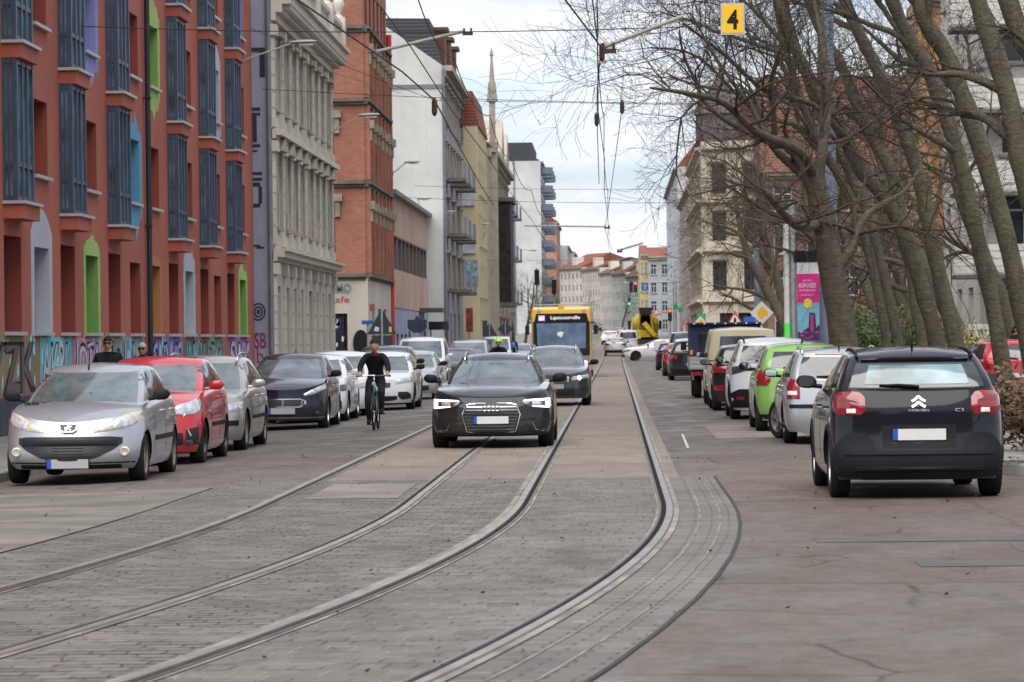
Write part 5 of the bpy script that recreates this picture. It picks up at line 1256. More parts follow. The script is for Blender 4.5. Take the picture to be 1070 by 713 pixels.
for cx_, cz, r in ((270, 326, 9.5), (270, 326, 6), (270, 326, 2.5)):
    q = P(cx_, cz, Y0); r_ = r/34.3; u, z = X2-q.x, q.z-b.z0; n = 18; t = .05
    for k in range(n):
        a, c = 2*math.pi*k/n, 2*math.pi*(k+1)/n
        mb.poly_prism([(u+r_*.8*math.cos(a), z+r_*math.sin(a)), (u+r_*.8*math.cos(c), z+r_*math.sin(c)), (u+(r_*.8-t)*math.cos(c), z+(r_-t)*math.sin(c)), (u+(r_*.8-t)*math.cos(a), z+(r_-t)*math.sin(a))], lambda a_, v, d: g.p(a_, v, d), .001, .008)
b.part('spray_face', mb, BLK)
mb = MB(); q = P(272, 356, Y0); add_text(mb, 'SB', lambda u, v, d: g.p(X2-q.x-u, q.z-b.z0+v, d), .36, .5, off=.008, offset=.02); q2 = P(272, 372, Y0); add_text(mb, 'b', lambda u, v, d: g.p(X2-q2.x-u, q2.z-b.z0+v, d), .2, .45, off=.008)
b.part('spray_tag', mb, M('magenta_spray', (.25, .02, .12), .8), fix=False)
mb = MB(); mb.tube([(X2-.08, Y0-.08, b.z0), (X2-.08, Y0-.08, b.z0+15.8)], .07, 8); b.part('drainpipe', mb, 'grey_pipe', smooth=True, angle=40)

# ---- 3. red brick corner building
BRK = brickmat('red_brick', (.36, .12, .065), (.28, .085, .05)); GF = wallmat('pale_ground_floor', (.48, .45, .385), .35); STN = MATS['dark_stone']
X3 = -10.4; Y0, Y1, HH = 136.0, 150.0, 17.5
b = Bld('apartment_building', 'tall red brick corner building over a pale ground floor with a cafe', 'building', X3, 143)
g = Face((X3, Y0, b.z0), (-1, 0, 0), (0, -1, 0), 14, HH); f = Face((X3, Y0, b.z0), (0, 1, 0), (1, 0, 0), Y1-Y0, HH)
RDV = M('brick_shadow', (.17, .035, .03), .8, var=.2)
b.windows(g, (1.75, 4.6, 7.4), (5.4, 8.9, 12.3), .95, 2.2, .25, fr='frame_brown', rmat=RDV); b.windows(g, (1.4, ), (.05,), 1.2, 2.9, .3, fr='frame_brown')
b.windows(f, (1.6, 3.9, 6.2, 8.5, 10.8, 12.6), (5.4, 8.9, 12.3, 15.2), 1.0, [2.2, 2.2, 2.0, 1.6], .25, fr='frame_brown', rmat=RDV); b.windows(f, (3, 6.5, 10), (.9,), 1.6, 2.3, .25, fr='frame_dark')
g.wall(b.wall_mb, b.mi(BRK)); f.wall(b.wall_mb, b.mi(BRK)); shell_walls(b, X3, X3-14, Y0, Y1, HH, BRK, skip=('front', 'near')); b.done()
def overlay(b, face, u0, u1, z0, z1, d, mat, name):
    """cladding over part of a wall, leaving the openings free"""
    s = Face(face.p(u0, z0, d), face.U, face.N, u1-u0, z1-z0); s.holes = [(max(0, h[0]-u0), min(u1-u0, h[1]-u0), max(0, h[2]-z0), min(z1-z0, h[3]-z0), d) for h in face.holes if h[1] > u0 and h[0] < u1 and h[3] > z0 and h[2] < z1]
    mb = MB(); s.wall(mb); mb.face([s.p(0, z1-z0), s.p(u1-u0, z1-z0), s.p(u1-u0, z1-z0, -d), s.p(0, z1-z0, -d)]); return b.part(name, mb, mat, fix=False)
overlay(b, g, -.08, 14, 0, 4.4, .08, GF, 'ground_floor_wall'); overlay(b, f, 0, f.w, 0, 4.4, .08, GF, 'ground_floor_wall')
for fc in (f, g):
    for z in (4.35, 8.25, 11.7, 14.75): b.cornice(fc, z, ((0, .12, .14), (.12, .26, .26)), STN)
M('ornament_stone', (.24, .215, .175), .9, var=.35, vs=2)
for c in (.3, 2.75, 5.05, 7.35, 9.65, 11.7, 13.6):
    for z0_, z1_ in ((4.65, 8.2), (8.55, 11.65), (12.0, 14.7)): mb = MB(); f.box(mb, c-.2, c+.2, z0_, z1_, -.02, .22); b.part('brick_pilaster', mb, BRK)
    for z in (7.3, 10.7, 13.9): mb = MB(); f.box(mb, c-.26, c+.26, z, z+.35, .22, .40); f.box(mb, c-.18, c+.18, z-.5, z, .22, .30); b.part('stone_ornament', mb, 'ornament_stone')
for z in (7.6, 11.1, 14.5): mb = MB(); g.box(mb, .95, 2.5, z+.05, z+.35, -.02, .28); g.box(mb, 1.05, 1.27, z-.6, z+.05, -.02, .2); b.part('stone_ornament', mb, 'ornament_stone')
mb = MB(); q = P(355, 301, Y0-.1); add_text(mb, 'OMO', lambda u, v, d: g.p(X3-q.x-u, q.z-b.z0+v, d), .95, .38, off=.16, offset=.02); b.part('shop_lettering', mb, M('sign_grey', (.12, .16, .20), .6), fix=False)
mb = MB(); q = P(355, 313, Y0-.1); add_text(mb, 'cafe', lambda u, v, d: g.p(X3-q.x-u, q.z-b.z0+v, d), .8, .26, off=.10, offset=.01); b.part('shop_lettering', mb, M('sign_red', (.34, .08, .05), .6), fix=False)
mb = MB(); g.box(mb, .95, 1.85, .06, 2.8, -.2, .02, 0); rnd = random.Random(5)
for k in range(26): u = rnd.uniform(.98, 1.7); z = rnd.uniform(.2, 2.5); mb.poly_prism([(u, z), (u+rnd.uniform(.05, .14), z+.05), (u+.06, z+rnd.uniform(.2, .4)), (u-.03, z+.2)], lambda a, v, d: g.p(a, v, d), .02, .026, 1+k % 2)
b.part('scribbled_door', mb, [M('door_dark', (.02, .015, .03), .6), M('spray_white', (.45, .47, .5), .7), M('spray_blue', (.05, .12, .3), .7)])
mb = MB(); q = P(378, 356, Y0); u, z = .24, 1.70; mb.poly_prism([(u+.33*math.cos(a), z+.56*math.sin(a)) for a in [2*math.pi*k/24 for k in range(24)]], lambda a, v, d: g.p(a, v, d), .09, .20); b.part('oval_sign', mb, M('oval_dark', (.012, .012, .014), .5))
mb = MB(); f.box(mb, .6, .66, 3.05, 3.35, .1, .30); b.part('projecting_sign', mb, 'sign_red')
mb = MB(); mb.tube([f.p(13.9, 0, .12), f.p(13.9, 15.9, .12)], .12, 8); b.part('red_downpipe', mb, M('red_pipe', (.42, .03, .03), .6))

# ---- 4. low building with beige fins
b = Bld('low_building', 'low flat-roofed building clad in beige vertical fins over a pale blue ground floor', 'building', X3, 165)
Y0, Y1, HH = 150.2, 179.9, 8.7
f = Face((X3+.0, Y0, b.z0), (0, 1, 0), (1, 0, 0), Y1-Y0, HH)
FB = wallmat('fin_back', (.17, .13, .12), .4)
b.windows(f, [1.4+3.0*k for k in range(10)], (5.2,), 2.5, 1.5, .2, style='bars', fr='frame_dark'); b.windows(f, [1.4+3.0*k for k in range(5)], (.4,), 1.9, 1.7, .2, style='bars', fr='frame_dark')
f.wall(b.wall_mb, b.mi(FB)); shell_walls(b, X3, X3-12, Y0, Y1, HH, FB, skip=('front',)); b.done()
overlay(b, f, 0, f.w, 0, 3.3, .06, wallmat('pale_blue_render', (.27, .32, .42), .4), 'ground_floor_wall')
k = 0; FBG = wallmat('fin_beige', (.50, .36, .30), .35)
while k*.9 < f.w-.4:
    u = .2+k*.9
    for z_, z2_ in ((3.35, 5.15), (6.75, 8.6)): mb = MB(); f.box(mb, u, u+.40, z_, z2_, .0, .10); b.part('vertical_fin', mb, FBG)
    k += 1
mb = MB(); f.box(mb, 0, f.w, 8.6, 8.8, -.3, .35); b.part('roof_edge', mb, 'grey_pipe')
mb = MB(); f.box(mb, 21, 26, 3.3, 3.5, 0, 1.3); b.part('entrance_canopy', mb, 'frame_dark')

# ---- 5. white gable building with dark mansard roof
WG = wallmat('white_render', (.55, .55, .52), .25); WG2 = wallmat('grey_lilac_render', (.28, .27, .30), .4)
X5 = -9.4; Y0, Y1, HH = 180.0, 201.5, 17.0
b = Bld('apartment_building', 'big white blank gable with dark slate mansard roof and bay windows towards the street', 'building', X5, 190)
f = Face((X5, Y0, b.z0), (0, 1, 0), (1, 0, 0), Y1-Y0, HH)
b.windows(f, [1.5, 4.2, 7.5, 10.3, 13.6, 16.4, 19.4], (4.6, 7.7, 10.8, 13.9), 1.2, 1.9, .22, sill='stone_trim', hood='flat'); b.windows(f, [2.2, 6.5, 11, 16], (.8,), 2.0, 2.5, .25, style='bars', fr='frame_dark')
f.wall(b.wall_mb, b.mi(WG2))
xr = X5-13.5
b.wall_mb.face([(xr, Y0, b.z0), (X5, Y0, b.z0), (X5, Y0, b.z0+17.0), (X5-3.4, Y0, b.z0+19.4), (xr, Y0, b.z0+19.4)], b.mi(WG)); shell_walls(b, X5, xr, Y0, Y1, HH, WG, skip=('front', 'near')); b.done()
mb = MB(); mb.face([(X5-.05, Y0-.0, b.z0+17.0), (X5-.05, Y1, b.z0+17.0), (X5-.7, Y1, b.z0+19.6), (X5-.7, Y0+.0, b.z0+19.6)]); mb.face([(X5-.7, Y0, b.z0+19.6), (X5-.7, Y1, b.z0+19.6), (xr, Y1, b.z0+19.9), (xr, Y0, b.z0+19.9)]); mb.face([(X5-.05, Y0+.01, b.z0+17), (X5-.7, Y0+.01, b.z0+19.6), (xr, Y0+.01, b.z0+19.9), (xr, Y0+.01, b.z0+17)])
b.part('mansard_roof', mb, 'slate')
for u in (2, 8, 14):
    mb = MB(); f.box(mb, u, u+1.6, 17.05, 19.1, -.65, .05); f.box(mb, u-.15, u+1.75, 19.1, 19.3, -.7, .25); b.part('dormer', mb, 'frame_brown')
b.cornice(f, 16.4, ((0, .3, .2), (.3, .6, .55)))
mb = MB(); mb.tube([(X5+.06, Y0-.06, b.z0), (X5+.06, Y0-.06, b.z0+16.8)], .09, 8); b.part('drainpipe', mb, 'grey_pipe')
mb = MB(); gg = Face((xr, Y0, b.z0), (1, 0, 0), (0, -1, 0), 13.5, 17); gg.box(mb, 0, 13.5, 15.72, 15.95, -.02, .05); b.part('gable_flashing', mb, 'grey_pipe')
for u in (3, 9.0, 15.0):
    for z in (6.2, 9.3, 12.4): mb = MB(); f.box(mb, u-1.3, u+1.3, z-1.75, z-1.55, 0, 1.1, 0); f.box(mb, u-1.3, u+1.3, z-1.55, z-.6, 1.0, 1.08, 1); b.part('balcony', mb, [STN, M('balcony_grey', (.16, .19, .25), .6)])

# ---- 6. pale yellow building with red roof, banners
YE = wallmat('pale_yellow', (.52, .45, .28), .35)
X6 = -8.4; Y0, Y1, HH = 202, 216, 15.0
b = Bld('apartment_building', 'pale yellow house with a red tiled roof corner and hoardings hung on its gable', 'building', X6, 209)
f = Face((X6, Y0, b.z0), (0, 1, 0), (1, 0, 0), Y1-Y0, HH); g = Face((X6, Y0, b.z0), (-1, 0, 0), (0, -1, 0), 12, HH)
b.windows(f, (2, 5, 8, 11.5), (1, 4.4, 7.6, 10.8), 1.3, 2.0, .25, sill='stone_trim')
f.wall(b.wall_mb, b.mi(YE)); g.wall(b.wall_mb, b.mi(YE)); shell_walls(b, X6, X6-12, Y0, Y1, HH, YE, skip=('front', 'near')); b.done()
mb = MB(); mb.poly_prism([(X6-12, 15.0), (X6+.1, 15.0), (X6-.3, 17.2), (X6-12, 17.4)], lambda u, v, d: (u, d, b.z0+v), Y0, Y1); b.part('roof', mb, 'red_tiles')
mb = MB(); g.box(mb, .9, 2.6, 13.9, 16.4, -.5, .15); b.part('dormer', mb, M('blue_slate', (.13, .17, .24), .6))
for (x0, x1, y0, y1, mt) in ((481, 496, 194, 215, 'h_white'), (481, 497, 246, 265, 'h_white'), (484, 500, 272, 297, 'h_mural')):
    M('h_white', (.36, .38, .44), .7, var=.25, vs=3); M('h_mural', (.22, .30, .34), .7, var=.6, vs=5)
    a = P(x0, y0, Y0); c = P(x1, y1, Y0); mb = MB(); g.box(mb, X6-c.x, X6-a.x, c.z-b.z0, a.z-b.z0, .02, .14)
    b.part('hoarding', mb, MATS[mt])
# ---- 7. neo gothic cream building with pinnacle
b = Bld('apartment_building', 'cream neo-gothic house with a slender stone pinnacle and a tall dark glazed bay', 'building', -8.3, 224)
X7 = -8.3; Y0, Y1, HH = 233, 258, 15.5
Y0 = 217
CG = wallmat('cream_gothic', (.42, .37, .29), .5)
f = Face((X7, Y0, b.z0), (0, 1, 0), (1, 0, 0), 40, 14.5)
b.windows(f, [2+3.3*k for k in range(11)], (1, 4.6, 7.8, 11.0), 1.3, 2.1, .3, sill='stone_trim', hood='flat')
f.wall(b.wall_mb, b.mi(CG)); shell_walls(b, X7, X7-12, Y0, Y0+40, 14.5, CG, skip=('front',)); b.done()
mb = MB(); mb.poly_prism([(X7-12, 14.5), (X7+.3, 14.5), (X7-4, 18.3), (X7-12, 18.3)], lambda u, v, d: (u, d, b.z0+v), Y0, Y0+40); b.part('roof', mb, 'brown_tiles')
mb = MB(); q = (X7+.25, Y0+.6, b.z0)
for hw, z0_, z1_ in ((.32, 0, 14.5), (.38, 14.5, 14.9), (.2, 14.9, 17.6), (.34, 17.6, 18.0)): mb.box((q[0]-hw, q[1]-hw, q[2]+z0_), (q[0]+hw, q[1]+hw, q[2]+z1_))
mb.lathe([(.25, 18.0), (.07, 20.6), (.14, 20.7), (.02, 21.2)], q, 'z', 8)
for a in range(4): mb.lathe([(.09, 17.9), (.02, 18.9)], (q[0]+.32*math.cos(a*math.pi/2+.78), q[1]+.32*math.sin(a*math.pi/2+.78), q[2]), 'z', 5)
b.part('stone_pinnacle', mb, 'stone_trim')
mb = MB(); f.box(mb, 3, 9, 4.2, 11.0, 0, 1.3, 0); f.box(mb, 2.8, 9.2, 3.9, 4.2, 0, 1.5, 1); f.box(mb, 2.8, 9.2, 11.0, 11.3, 0, 1.5, 1)
b.part('glazed_bay', mb, [M('bay_dark', (.03, .022, .025), .5, var=.5, vs=2), STN])
for u, hh in ((20, 3.2), (30, 2.8)):
    mb = MB(); mb.poly_prism([(u-3, 14.5), (u+3, 14.5), (u+3, 15.2), (u, 14.5+hh), (u-3, 15.2)], lambda a, v, d: f.p(a, v, d), -1.5, .3); b.part('street_gable', mb, CG)
for u in (16, 24, 33):
    for z in (4.3, 7.6, 10.8): mb = MB(); f.box(mb, u-1.2, u+1.2, z, z+.15, 0, 1.2); f.box(mb, u-1.2, u+1.2, z+.15, z+1.0, 1.1, 1.17); b.part('balcony', mb, 'balcony_grey')
b.cornice(f, 13.9, ((0, .3, .2), (.3, .6, .5)))

# ---- generic far houses
def house(label, xf, y0, y1, hh, depth, wall, roofm=None, rh=3.5, cols=None, rows=4, ww=1.2, name='apartment_building', gable_windows=0, sh=None, z00=1.2, street_side=None, hood=None, fr='frame_white', gable_mat=None, group=None):
    s_ = 1 if xf < 0 else -1
    b = Bld(name, label, 'building', xf, (y0+y1)/2, group, base=gz(xf, y0)-.2)
    f = Face((xf, y0, b.z0), (0, 1, 0), (s_, 0, 0), y1-y0, hh); g = Face((xf, y0, b.z0), (-s_, 0, 0), (0, -1, 0), depth, hh)
    n = cols or int((y1-y0)/3.2); cs = [(k+.5)*(y1-y0)/n for k in range(n)]; st = sh or (hh-1.2)/rows; rs = [z00+st*k for k in range(rows)]
    b.windows(f, cs, rs, ww, min(1.9, st*.62), .2, sill='stone_trim', hood=hood, fr=fr)
    if gable_windows: b.windows(g, [depth*(k+.5)/gable_windows for k in range(gable_windows)], rs, 1.1, min(1.8, st*.6), .2, sill='stone_trim', fr=fr)
    f.wall(b.wall_mb, b.mi(wall)); g.wall(b.wall_mb, b.mi(gable_mat or wall)); shell_walls(b, xf, xf-s_*depth, y0, y1, hh, wall, skip=('front', 'near')); b.done()
    b.cornice(f, hh-.45, ((0, .2, .15), (.2, .42, .4)))
    if roofm:
        mb = MB(); x0, x1 = sorted((xf+s_*.35, xf-s_*depth)); xm = (x0+x1)/2
        pr = [(x0, hh), (x1, hh), (xm, hh+rh)]; mb.poly_prism(pr, lambda u, v, d: (u, d, b.z0+v), y0+.02, y1-.02); b.part('roof', mb, roofm)
    return b, f, g
# left: tall slab with balconies, far blocks
WS = wallmat('white_slab', (.55, .56, .55), .25)
b, f, g = house('tall white slab block with a blank gable and rounded grey balconies', -11.3, 505, 540, 27.0, 22, WS, None, rows=9, name='apartment_block', ww=1.6)
for k in range(9):
    for u in (4, 16, 28): mb = MB(); mb.lathe([(1.6, 0), (1.65, .15), (1.65, 1.15), (1.55, 1.15), (1.55, .12), (0, .12)], (f.p(u, 0, .2).x, f.p(u, 0, .2).y, b.z0+2.2+2.85*k), 'z', 12); b.part('balcony', mb, 'balcony_grey')
mb = MB(); mb.box((-33, 505, b.z0+27), (-11.6, 540, b.z0+27.3)); mb.box((-22, 507, b.z0+27.3), (-12.6, 535, b.z0+30)); b.part('penthouse', mb, 'slate')
mb = MB(); g.box(mb, 4.0, 4.2, 0, 27, .0, .15); b.part('drainpipe', mb, 'grey_pipe')
house('rendered corner house beyond the neo-gothic one on the left, mostly hidden', -9.2, 262, 300, 13, 10, wallmat('dull_cream', (.36, .32, .26), .4), 'red_tiles', 3, rows=4)
house('salmon coloured house with a red hipped roof right of the tall white slab', -10.6, 600, 640, 20, 14, wallmat('salmon', (.42, .24, .17), .3), 'red_tiles', 5, rows=6)
house('pale modern block with large balconies beside the salmon house', -9.3, 645, 690, 16.5, 14, wallmat('pale_modern', (.48, .50, .52), .3), None, rows=5, ww=2.2)
house('brownish house far down the left side of the street', -8.6, 700, 750, 16, 14, wallmat('brownish', (.30, .24, .21), .3), 'brown_tiles', 3, rows=5)
# ================================================================= RIGHT SIDE AND FAR END
# cream ornate corner building
OC = wallmat('ornate_cream', (.56, .50, .39), .4)
X8 = 6.6; Y0 = 246
b = Bld('apartment_building', 'ornate cream corner building with arched window hoods and a bay, behind the warning sign', 'building', X8+3, 250)
f = Face((X8, Y0, b.z0), (0, 1, 0), (-1, 0, 0), 40, 16.2); g = Face((X8, Y0, b.z0), (1, 0, 0), (0, -1, 0), 5.0, 16.2)
for j, (z, hd) in enumerate(((4.9, 'arch'), (8.6, 'flat'), (12.2, 'flat'))):
    b.windows(g, (1.35, 3.7), (z,), 1.05, 2.2, .3, fr='frame_brown', sill='stone_trim', hood=hd)
b.windows(g, (2.5,), (.9,), 2.4, 2.3, .3, fr='frame_brown'); b.windows(f, [2+3.2*k for k in range(11)], (1, 4.9, 8.6, 12.2), 1.1, 2.1, .3, fr='frame_brown', sill='stone_trim', hood='flat')
f.wall(b.wall_mb, b.mi(OC)); g.wall(b.wall_mb, b.mi(OC)); shell_walls(b, X8, X8+5, Y0, Y0+40, 16.2, OC, skip=('front', 'near')); b.done()
OT = wallmat('ornate_trim', (.56, .50, .40), .4)
for fc in (f, g):
    for z in (3.9, 7.7, 11.4, 15.4): b.cornice(fc, z, ((0, .15, .15), (.15, .35, .4)), OT)
for c in (.25, 2.5, 4.75):
    for z0_, z1_ in ((.2, 3.85), (4.3, 7.65), (8.1, 11.35), (11.8, 15.35)): mb = MB(); g.box(mb, c-.2, c+.2, z0_, z1_, -.02, .18); b.part('pilaster', mb, OT)
for z in (4.1, 7.9):
    mb = MB(); g.box(mb, .3, 4.7, z+.05, z+.75, .0, .35)
    for k in range(6): g.box(mb, 1.0+k*.13, 1.06+k*.13, z+.15, z+.65, .35, .40)
    b.part('window_parapet', mb, OT)
mb = MB(); mb.lathe([(1.9, 16.2), (1.9, 18.2), (2.1, 18.3), (1.5, 19.6), (.5, 20.6), (.1, 21.6), (.01, 22)], (X8+1.6, Y0+1.8, b.z0), 'z', 12); b.part('corner_turret', mb, M('turret_slate', (.12, .105, .105), .8, var=.3))
mb = MB(); mb.poly_prism([(X8-.3, 16.2), (X8+5, 16.2), (X8+5, 19.8), (X8+2.5, 19.5)], lambda u, v, d: (u, d, b.z0+v), Y0+.5, Y0+40); b.part('roof', mb, 'brown_tiles')
house('beige house in the middle of the right side, left of the ornate corner building', 6.7, 287, 330, 14.5, 9, wallmat('beige_house', (.34, .29, .25), .45), 'brown_tiles', 3, rows=4)
b, f, g = house('tall white house with pale blue bay stripes and a steep red roof corner', 6.5, 331, 402, 18.2, 12, wallmat('white_house', (.50, .50, .50), .35), None, rows=5, cols=14)
mb = MB(); f.box(mb, 20, 24, 3.5, 17, 0, .25); b.part('bay_window', mb, M('pale_blue_bay', (.44, .48, .54), .6, var=.2)); mb = MB(); f.box(mb, 46, 50, 3.5, 17, 0, .25); b.part('bay_window', mb, 'pale_blue_bay')
mb = MB(); mb.poly_prism([(6.4, 18.2), (18.5, 18.2), (18.5, 22), (9.0, 21.5)], lambda u, v, d: (u, d, b.z0+v), 333, 400); b.part('roof', mb, 'red_tiles')
# far end: grey gable, yellow front, then the mint and cream row where the street bends
GG = wallmat('grey_gable', (.36, .38, .40), .3); YW = wallmat('yellow_far', (.52, .44, .22), .3)
def endrow(label, px0, px1, ytop, Y, wall, roofm, rpx, rows=5, gm=None, cols=3, name='apartment_building', d=14):
    """house facing the camera at the bend: its front spans px0..px1 of the view axis distance Y, i.e. real X positions"""
    a = P(px0, ytop, Y); c = P(px1, ytop, Y); z0 = gz(0, Y)-.2
    b = Bld(name, label, 'building', (a.x+c.x)/2, Y, base=z0); w_ = c.x-a.x; hh = a.z-z0
    g = Face((a.x, Y, z0), (1, 0, 0), (0, -1, 0), w_, hh); n = cols; st = (hh-1)/rows
    b.windows(g, [w_*(k+.5)/n for k in range(n)], [1+st*k for k in range(rows)], min(1.4, w_/n*.5), st*.55, .2, sill='stone_trim')
    g.wall(b.wall_mb, b.mi(wall)); mb = b.wall_mb; m = b.mi(gm or wall)
    mb.face([(a.x, Y, z0), (a.x, Y+d, z0), (a.x, Y+d, z0+hh), (a.x, Y, z0+hh)], m); mb.face([(c.x, Y, z0), (c.x, Y+d, z0), (c.x, Y+d, z0+hh), (c.x, Y, z0+hh)], m); mb.face([(a.x, Y, z0+hh), (c.x, Y, z0+hh), (c.x, Y+d, z0+hh), (a.x, Y+d, z0+hh)], m); mb.face([(a.x, Y+d, z0), (c.x, Y+d, z0), (c.x, Y+d, z0+hh), (a.x, Y+d, z0+hh)], m)
    b.done()
    if roofm:
        rh = rpx*Y/F; r = MB(); r.poly_prism([(Y-.4, hh), (Y+d, hh), (Y+d*.5, hh+rh*1.4), (Y+d*.35, hh+rh)], lambda u, v, dd: (dd, u, z0+v), a.x+.01, c.x-.01); b.part('roof', r, roofm)
    b.cornice(g, hh-.5, ((0, .3, .25), (.3, .5, .45))); return b
def bendhouse(label, pxa, pxb, Ya, Yb, ha, wall, roofm, rh, rows=5, cols=5):
    """house whose front runs obliquely towards the vanishing street"""
    a = P(pxa, 300, Ya); c = P(pxb, 300, Yb); z0 = gz(0, Ya)-.4; b = Bld('apartment_building', label, 'building', (a.x+c.x)/2, (Ya+Yb)/2, base=z0)
    U = Vector((c.x-a.x, c.y-a.y, 0)); w_ = U.length; U.normalize(); N = Vector((U.y, -U.x, 0)); N = N if N.y < 0 else -N
    g = Face((a.x, a.y, z0), U, N, w_, ha); st = (ha-1)/rows
    b.windows(g, [w_*(k+.5)/cols for k in range(cols)], [1+st*k for k in range(rows)], min(1.3, w_/cols*.40), st*.5, .12)
    g.wall(b.wall_mb, b.mi(wall)); m = b.mi(wall); A, B_, C_, D_ = g.p(0, 0), g.p(w_, 0), g.p(w_, 0, -13), g.p(0, 0, -13); H_ = Vector((0, 0, ha))
    for p, q in ((B_, C_), (C_, D_), (D_, A)): b.wall_mb.face([p, q, q+H_, p+H_], m)
    b.wall_mb.face([A+H_, B_+H_, C_+H_, D_+H_], m); b.done()
    rh *= .75
    r = MB(); r.poly_prism([(.4, ha), (-5.5, ha+rh), (-13, ha)], lambda u, v, d: g.p(d, v, u), -.01, w_+.01); b.part('roof', r, roofm); b.cornice(g, ha-.5, ((0, .3, .25), (.3, .5, .45)))
    mb = MB(); u = w_*.5; g.box(mb, u-.9, u+.9, ha+.2, ha+1.9, -2.2, -.6); b.part('dormer', mb, wall)
    return b
endrow('grey side wall with a few windows under a red roof, right of the yellow front', 677, 700, 268, 430, GG, 'red_tiles', 9, rows=4, cols=2, d=30)
endrow('narrow yellow front with bay under a red roof', 668.5, 677, 266, 432, YW, 'red_tiles', 9, rows=4, cols=2, d=28)
bendhouse('mint green house at the bend, nearest the yellow front', 669, 655, 520, 534, 9.4, wallmat('mint_a', (.50, .62, .54), .15), 'brown_tiles', 5.2, cols=6, rows=4)
bendhouse('mint and cream house with dormers in the middle of the bend', 655, 640, 535, 550, 10.0, wallmat('mint_b', (.62, .66, .56), .15), 'brown_tiles', 4.2, cols=6, rows=4)
bendhouse('cream house with a brown roof and dormers at the bend', 640, 627, 551, 566, 10.3, wallmat('cream_b', (.72, .68, .58), .15), 'brown_tiles', 3.2, cols=6, rows=4)
bendhouse('pale pinkish house at the far end of the street', 627, 608, 567, 584, 11.2, wallmat('pinkish', (.70, .63, .56), .15), 'brown_tiles', 2.4, cols=7, rows=4)
bendhouse('pale house closing the far end of the street on the left', 609, 585, 590, 600, 11.6, wallmat('pale_end', (.66, .62, .57), .15), 'red_tiles', 3.5, cols=6)
# across the park on the right
tilemat('brick_tiles', (.22, .09, .06), (.15, .07, .05))
def block_facing(label, x0, x1, Y, hh, wall, cols, rows, roofm=None, rh=4, d=14, fr='frame_white', ww=1.2, left_wall=True, z00=1.6, wh=1.7, dz=0):
    z0 = gz(x0, Y)-.1; b = Bld('apartment_building', label, 'building', (x0+x1)/2, Y, base=z0); g = Face((x0, Y, z0), (1, 0, 0), (0, -1, 0), x1-x0, hh); st = (hh-1.4)/rows
    b.windows(g, [(x1-x0)*(k+.5)/cols for k in range(cols)], [z00+st*k for k in range(rows)], ww, min(wh, st*.62), .22, sill='stone_trim', fr=fr)
    g.wall(b.wall_mb, b.mi(wall)); f = Face((x0, Y, z0), (0, 1, 0), (-1, 0, 0), d, hh); b.windows(f, [d*(k+.5)/4 for k in range(4)], [z00+st*k for k in range(rows)], ww, min(wh, st*.62), .22, sill='stone_trim', fr=fr)
    f.wall(b.wall_mb, b.mi(wall)); m = b.mi(wall); mb = b.wall_mb
    mb.face([(x1, Y, z0), (x1, Y+d, z0), (x1, Y+d, z0+hh), (x1, Y, z0+hh)], m); mb.face([(x0, Y+d, z0), (x1, Y+d, z0), (x1, Y+d, z0+hh), (x0, Y+d, z0+hh)], m); mb.face([(x0, Y, z0+hh), (x1, Y, z0+hh), (x1, Y+d, z0+hh), (x0, Y+d, z0+hh)], m); b.done()
    if roofm:
        r = MB(); r.poly_prism([(Y-.5, hh), (Y+d, hh), (Y+d*.45, hh+rh)], lambda u, v, dd: (dd, u, z0+v), x0-.3, x1+.3); b.part('roof', r, roofm)
    b.cornice(g, hh-.4, ((0, .2, .15), (.2, .38, .4))); return b, g, f
block_facing('brick red building with a steep red tiled roof behind the bare trees', 9.6, 22, 205, 12.0, brickmat('red_brick2', (.25, .125, .095), (.19, .095, .075)), 6, 4, 'brick_tiles', 6.5, fr='frame_white')
block_facing('rust coloured house behind the trees right of the brick red one', 22.5, 33, 190, 13, wallmat('rusty_render', (.36, .27, .20), .4), 4, 4, 'red_tiles', 5)
b, g, f = block_facing('orange and yellow painted house seen between the leaning trunks', 12.0, 16.0, 128, 15, wallmat('ochre_house', (.42, .30, .17), .5), 3, 5, None, d=5); 
mb = MB(); g.box(mb, 0, 1.5, 0, 15, .0, .06); b.part('orange_stripe', mb, wallmat('orange_render', (.40, .22, .10), .4))
b, g, f = block_facing('pale block with white slatted balconies at the right edge', 11.9, 26, 104, 16, wallmat('pale_block', (.54, .51, .46), .35), 6, 5, None, ww=1.5)
M('balcony_white', (.52, .51, .47), .6, var=.15, vs=3)
for z in (1.1, 3.6, 6.2, 8.8, 11.4):
    for u in (-1.2, 5.5):
        mb = MB(); g.box(mb, u, u+3.1, z-.12, z, 0, 1.5, 1)
        for k in range(4): g.box(mb, u, u+3.1, z+.05+k*.235, z+.25+k*.235, 1.42, 1.5, 0); g.box(mb, u-.05, u, z+.05+k*.235, z+.25+k*.235, 0, 1.5, 0)
        b.part('balcony', mb, [MATS['balcony_white'], MATS['dark_stone']])
block_facing('white house far right behind the trees', 20, 40, 150, 17, wallmat('white_far', (.50, .50, .49), .3), 6, 5, 'brown_tiles', 4)
# unseen houses added behind the camera to darken reflections on the black cars
block_facing('added unseen grey rendered house behind the camera, right, for dark reflections', 5, 36, -34, 17, wallmat('behind_a', (.30, .28, .26), .4), 8, 4, 'brown_tiles', 4)
block_facing('added unseen brown rendered house behind the camera, left, for dark reflections', -42, -6, -34, 18, wallmat('behind_b', (.26, .20, .16), .4), 9, 4, 'red_tiles', 4)
block_facing('added unseen long grey house far behind the camera, for dark reflections', -9, 10, -60, 20, wallmat('behind_c', (.22, .21, .20), .4), 6, 4, 'brown_tiles', 4)
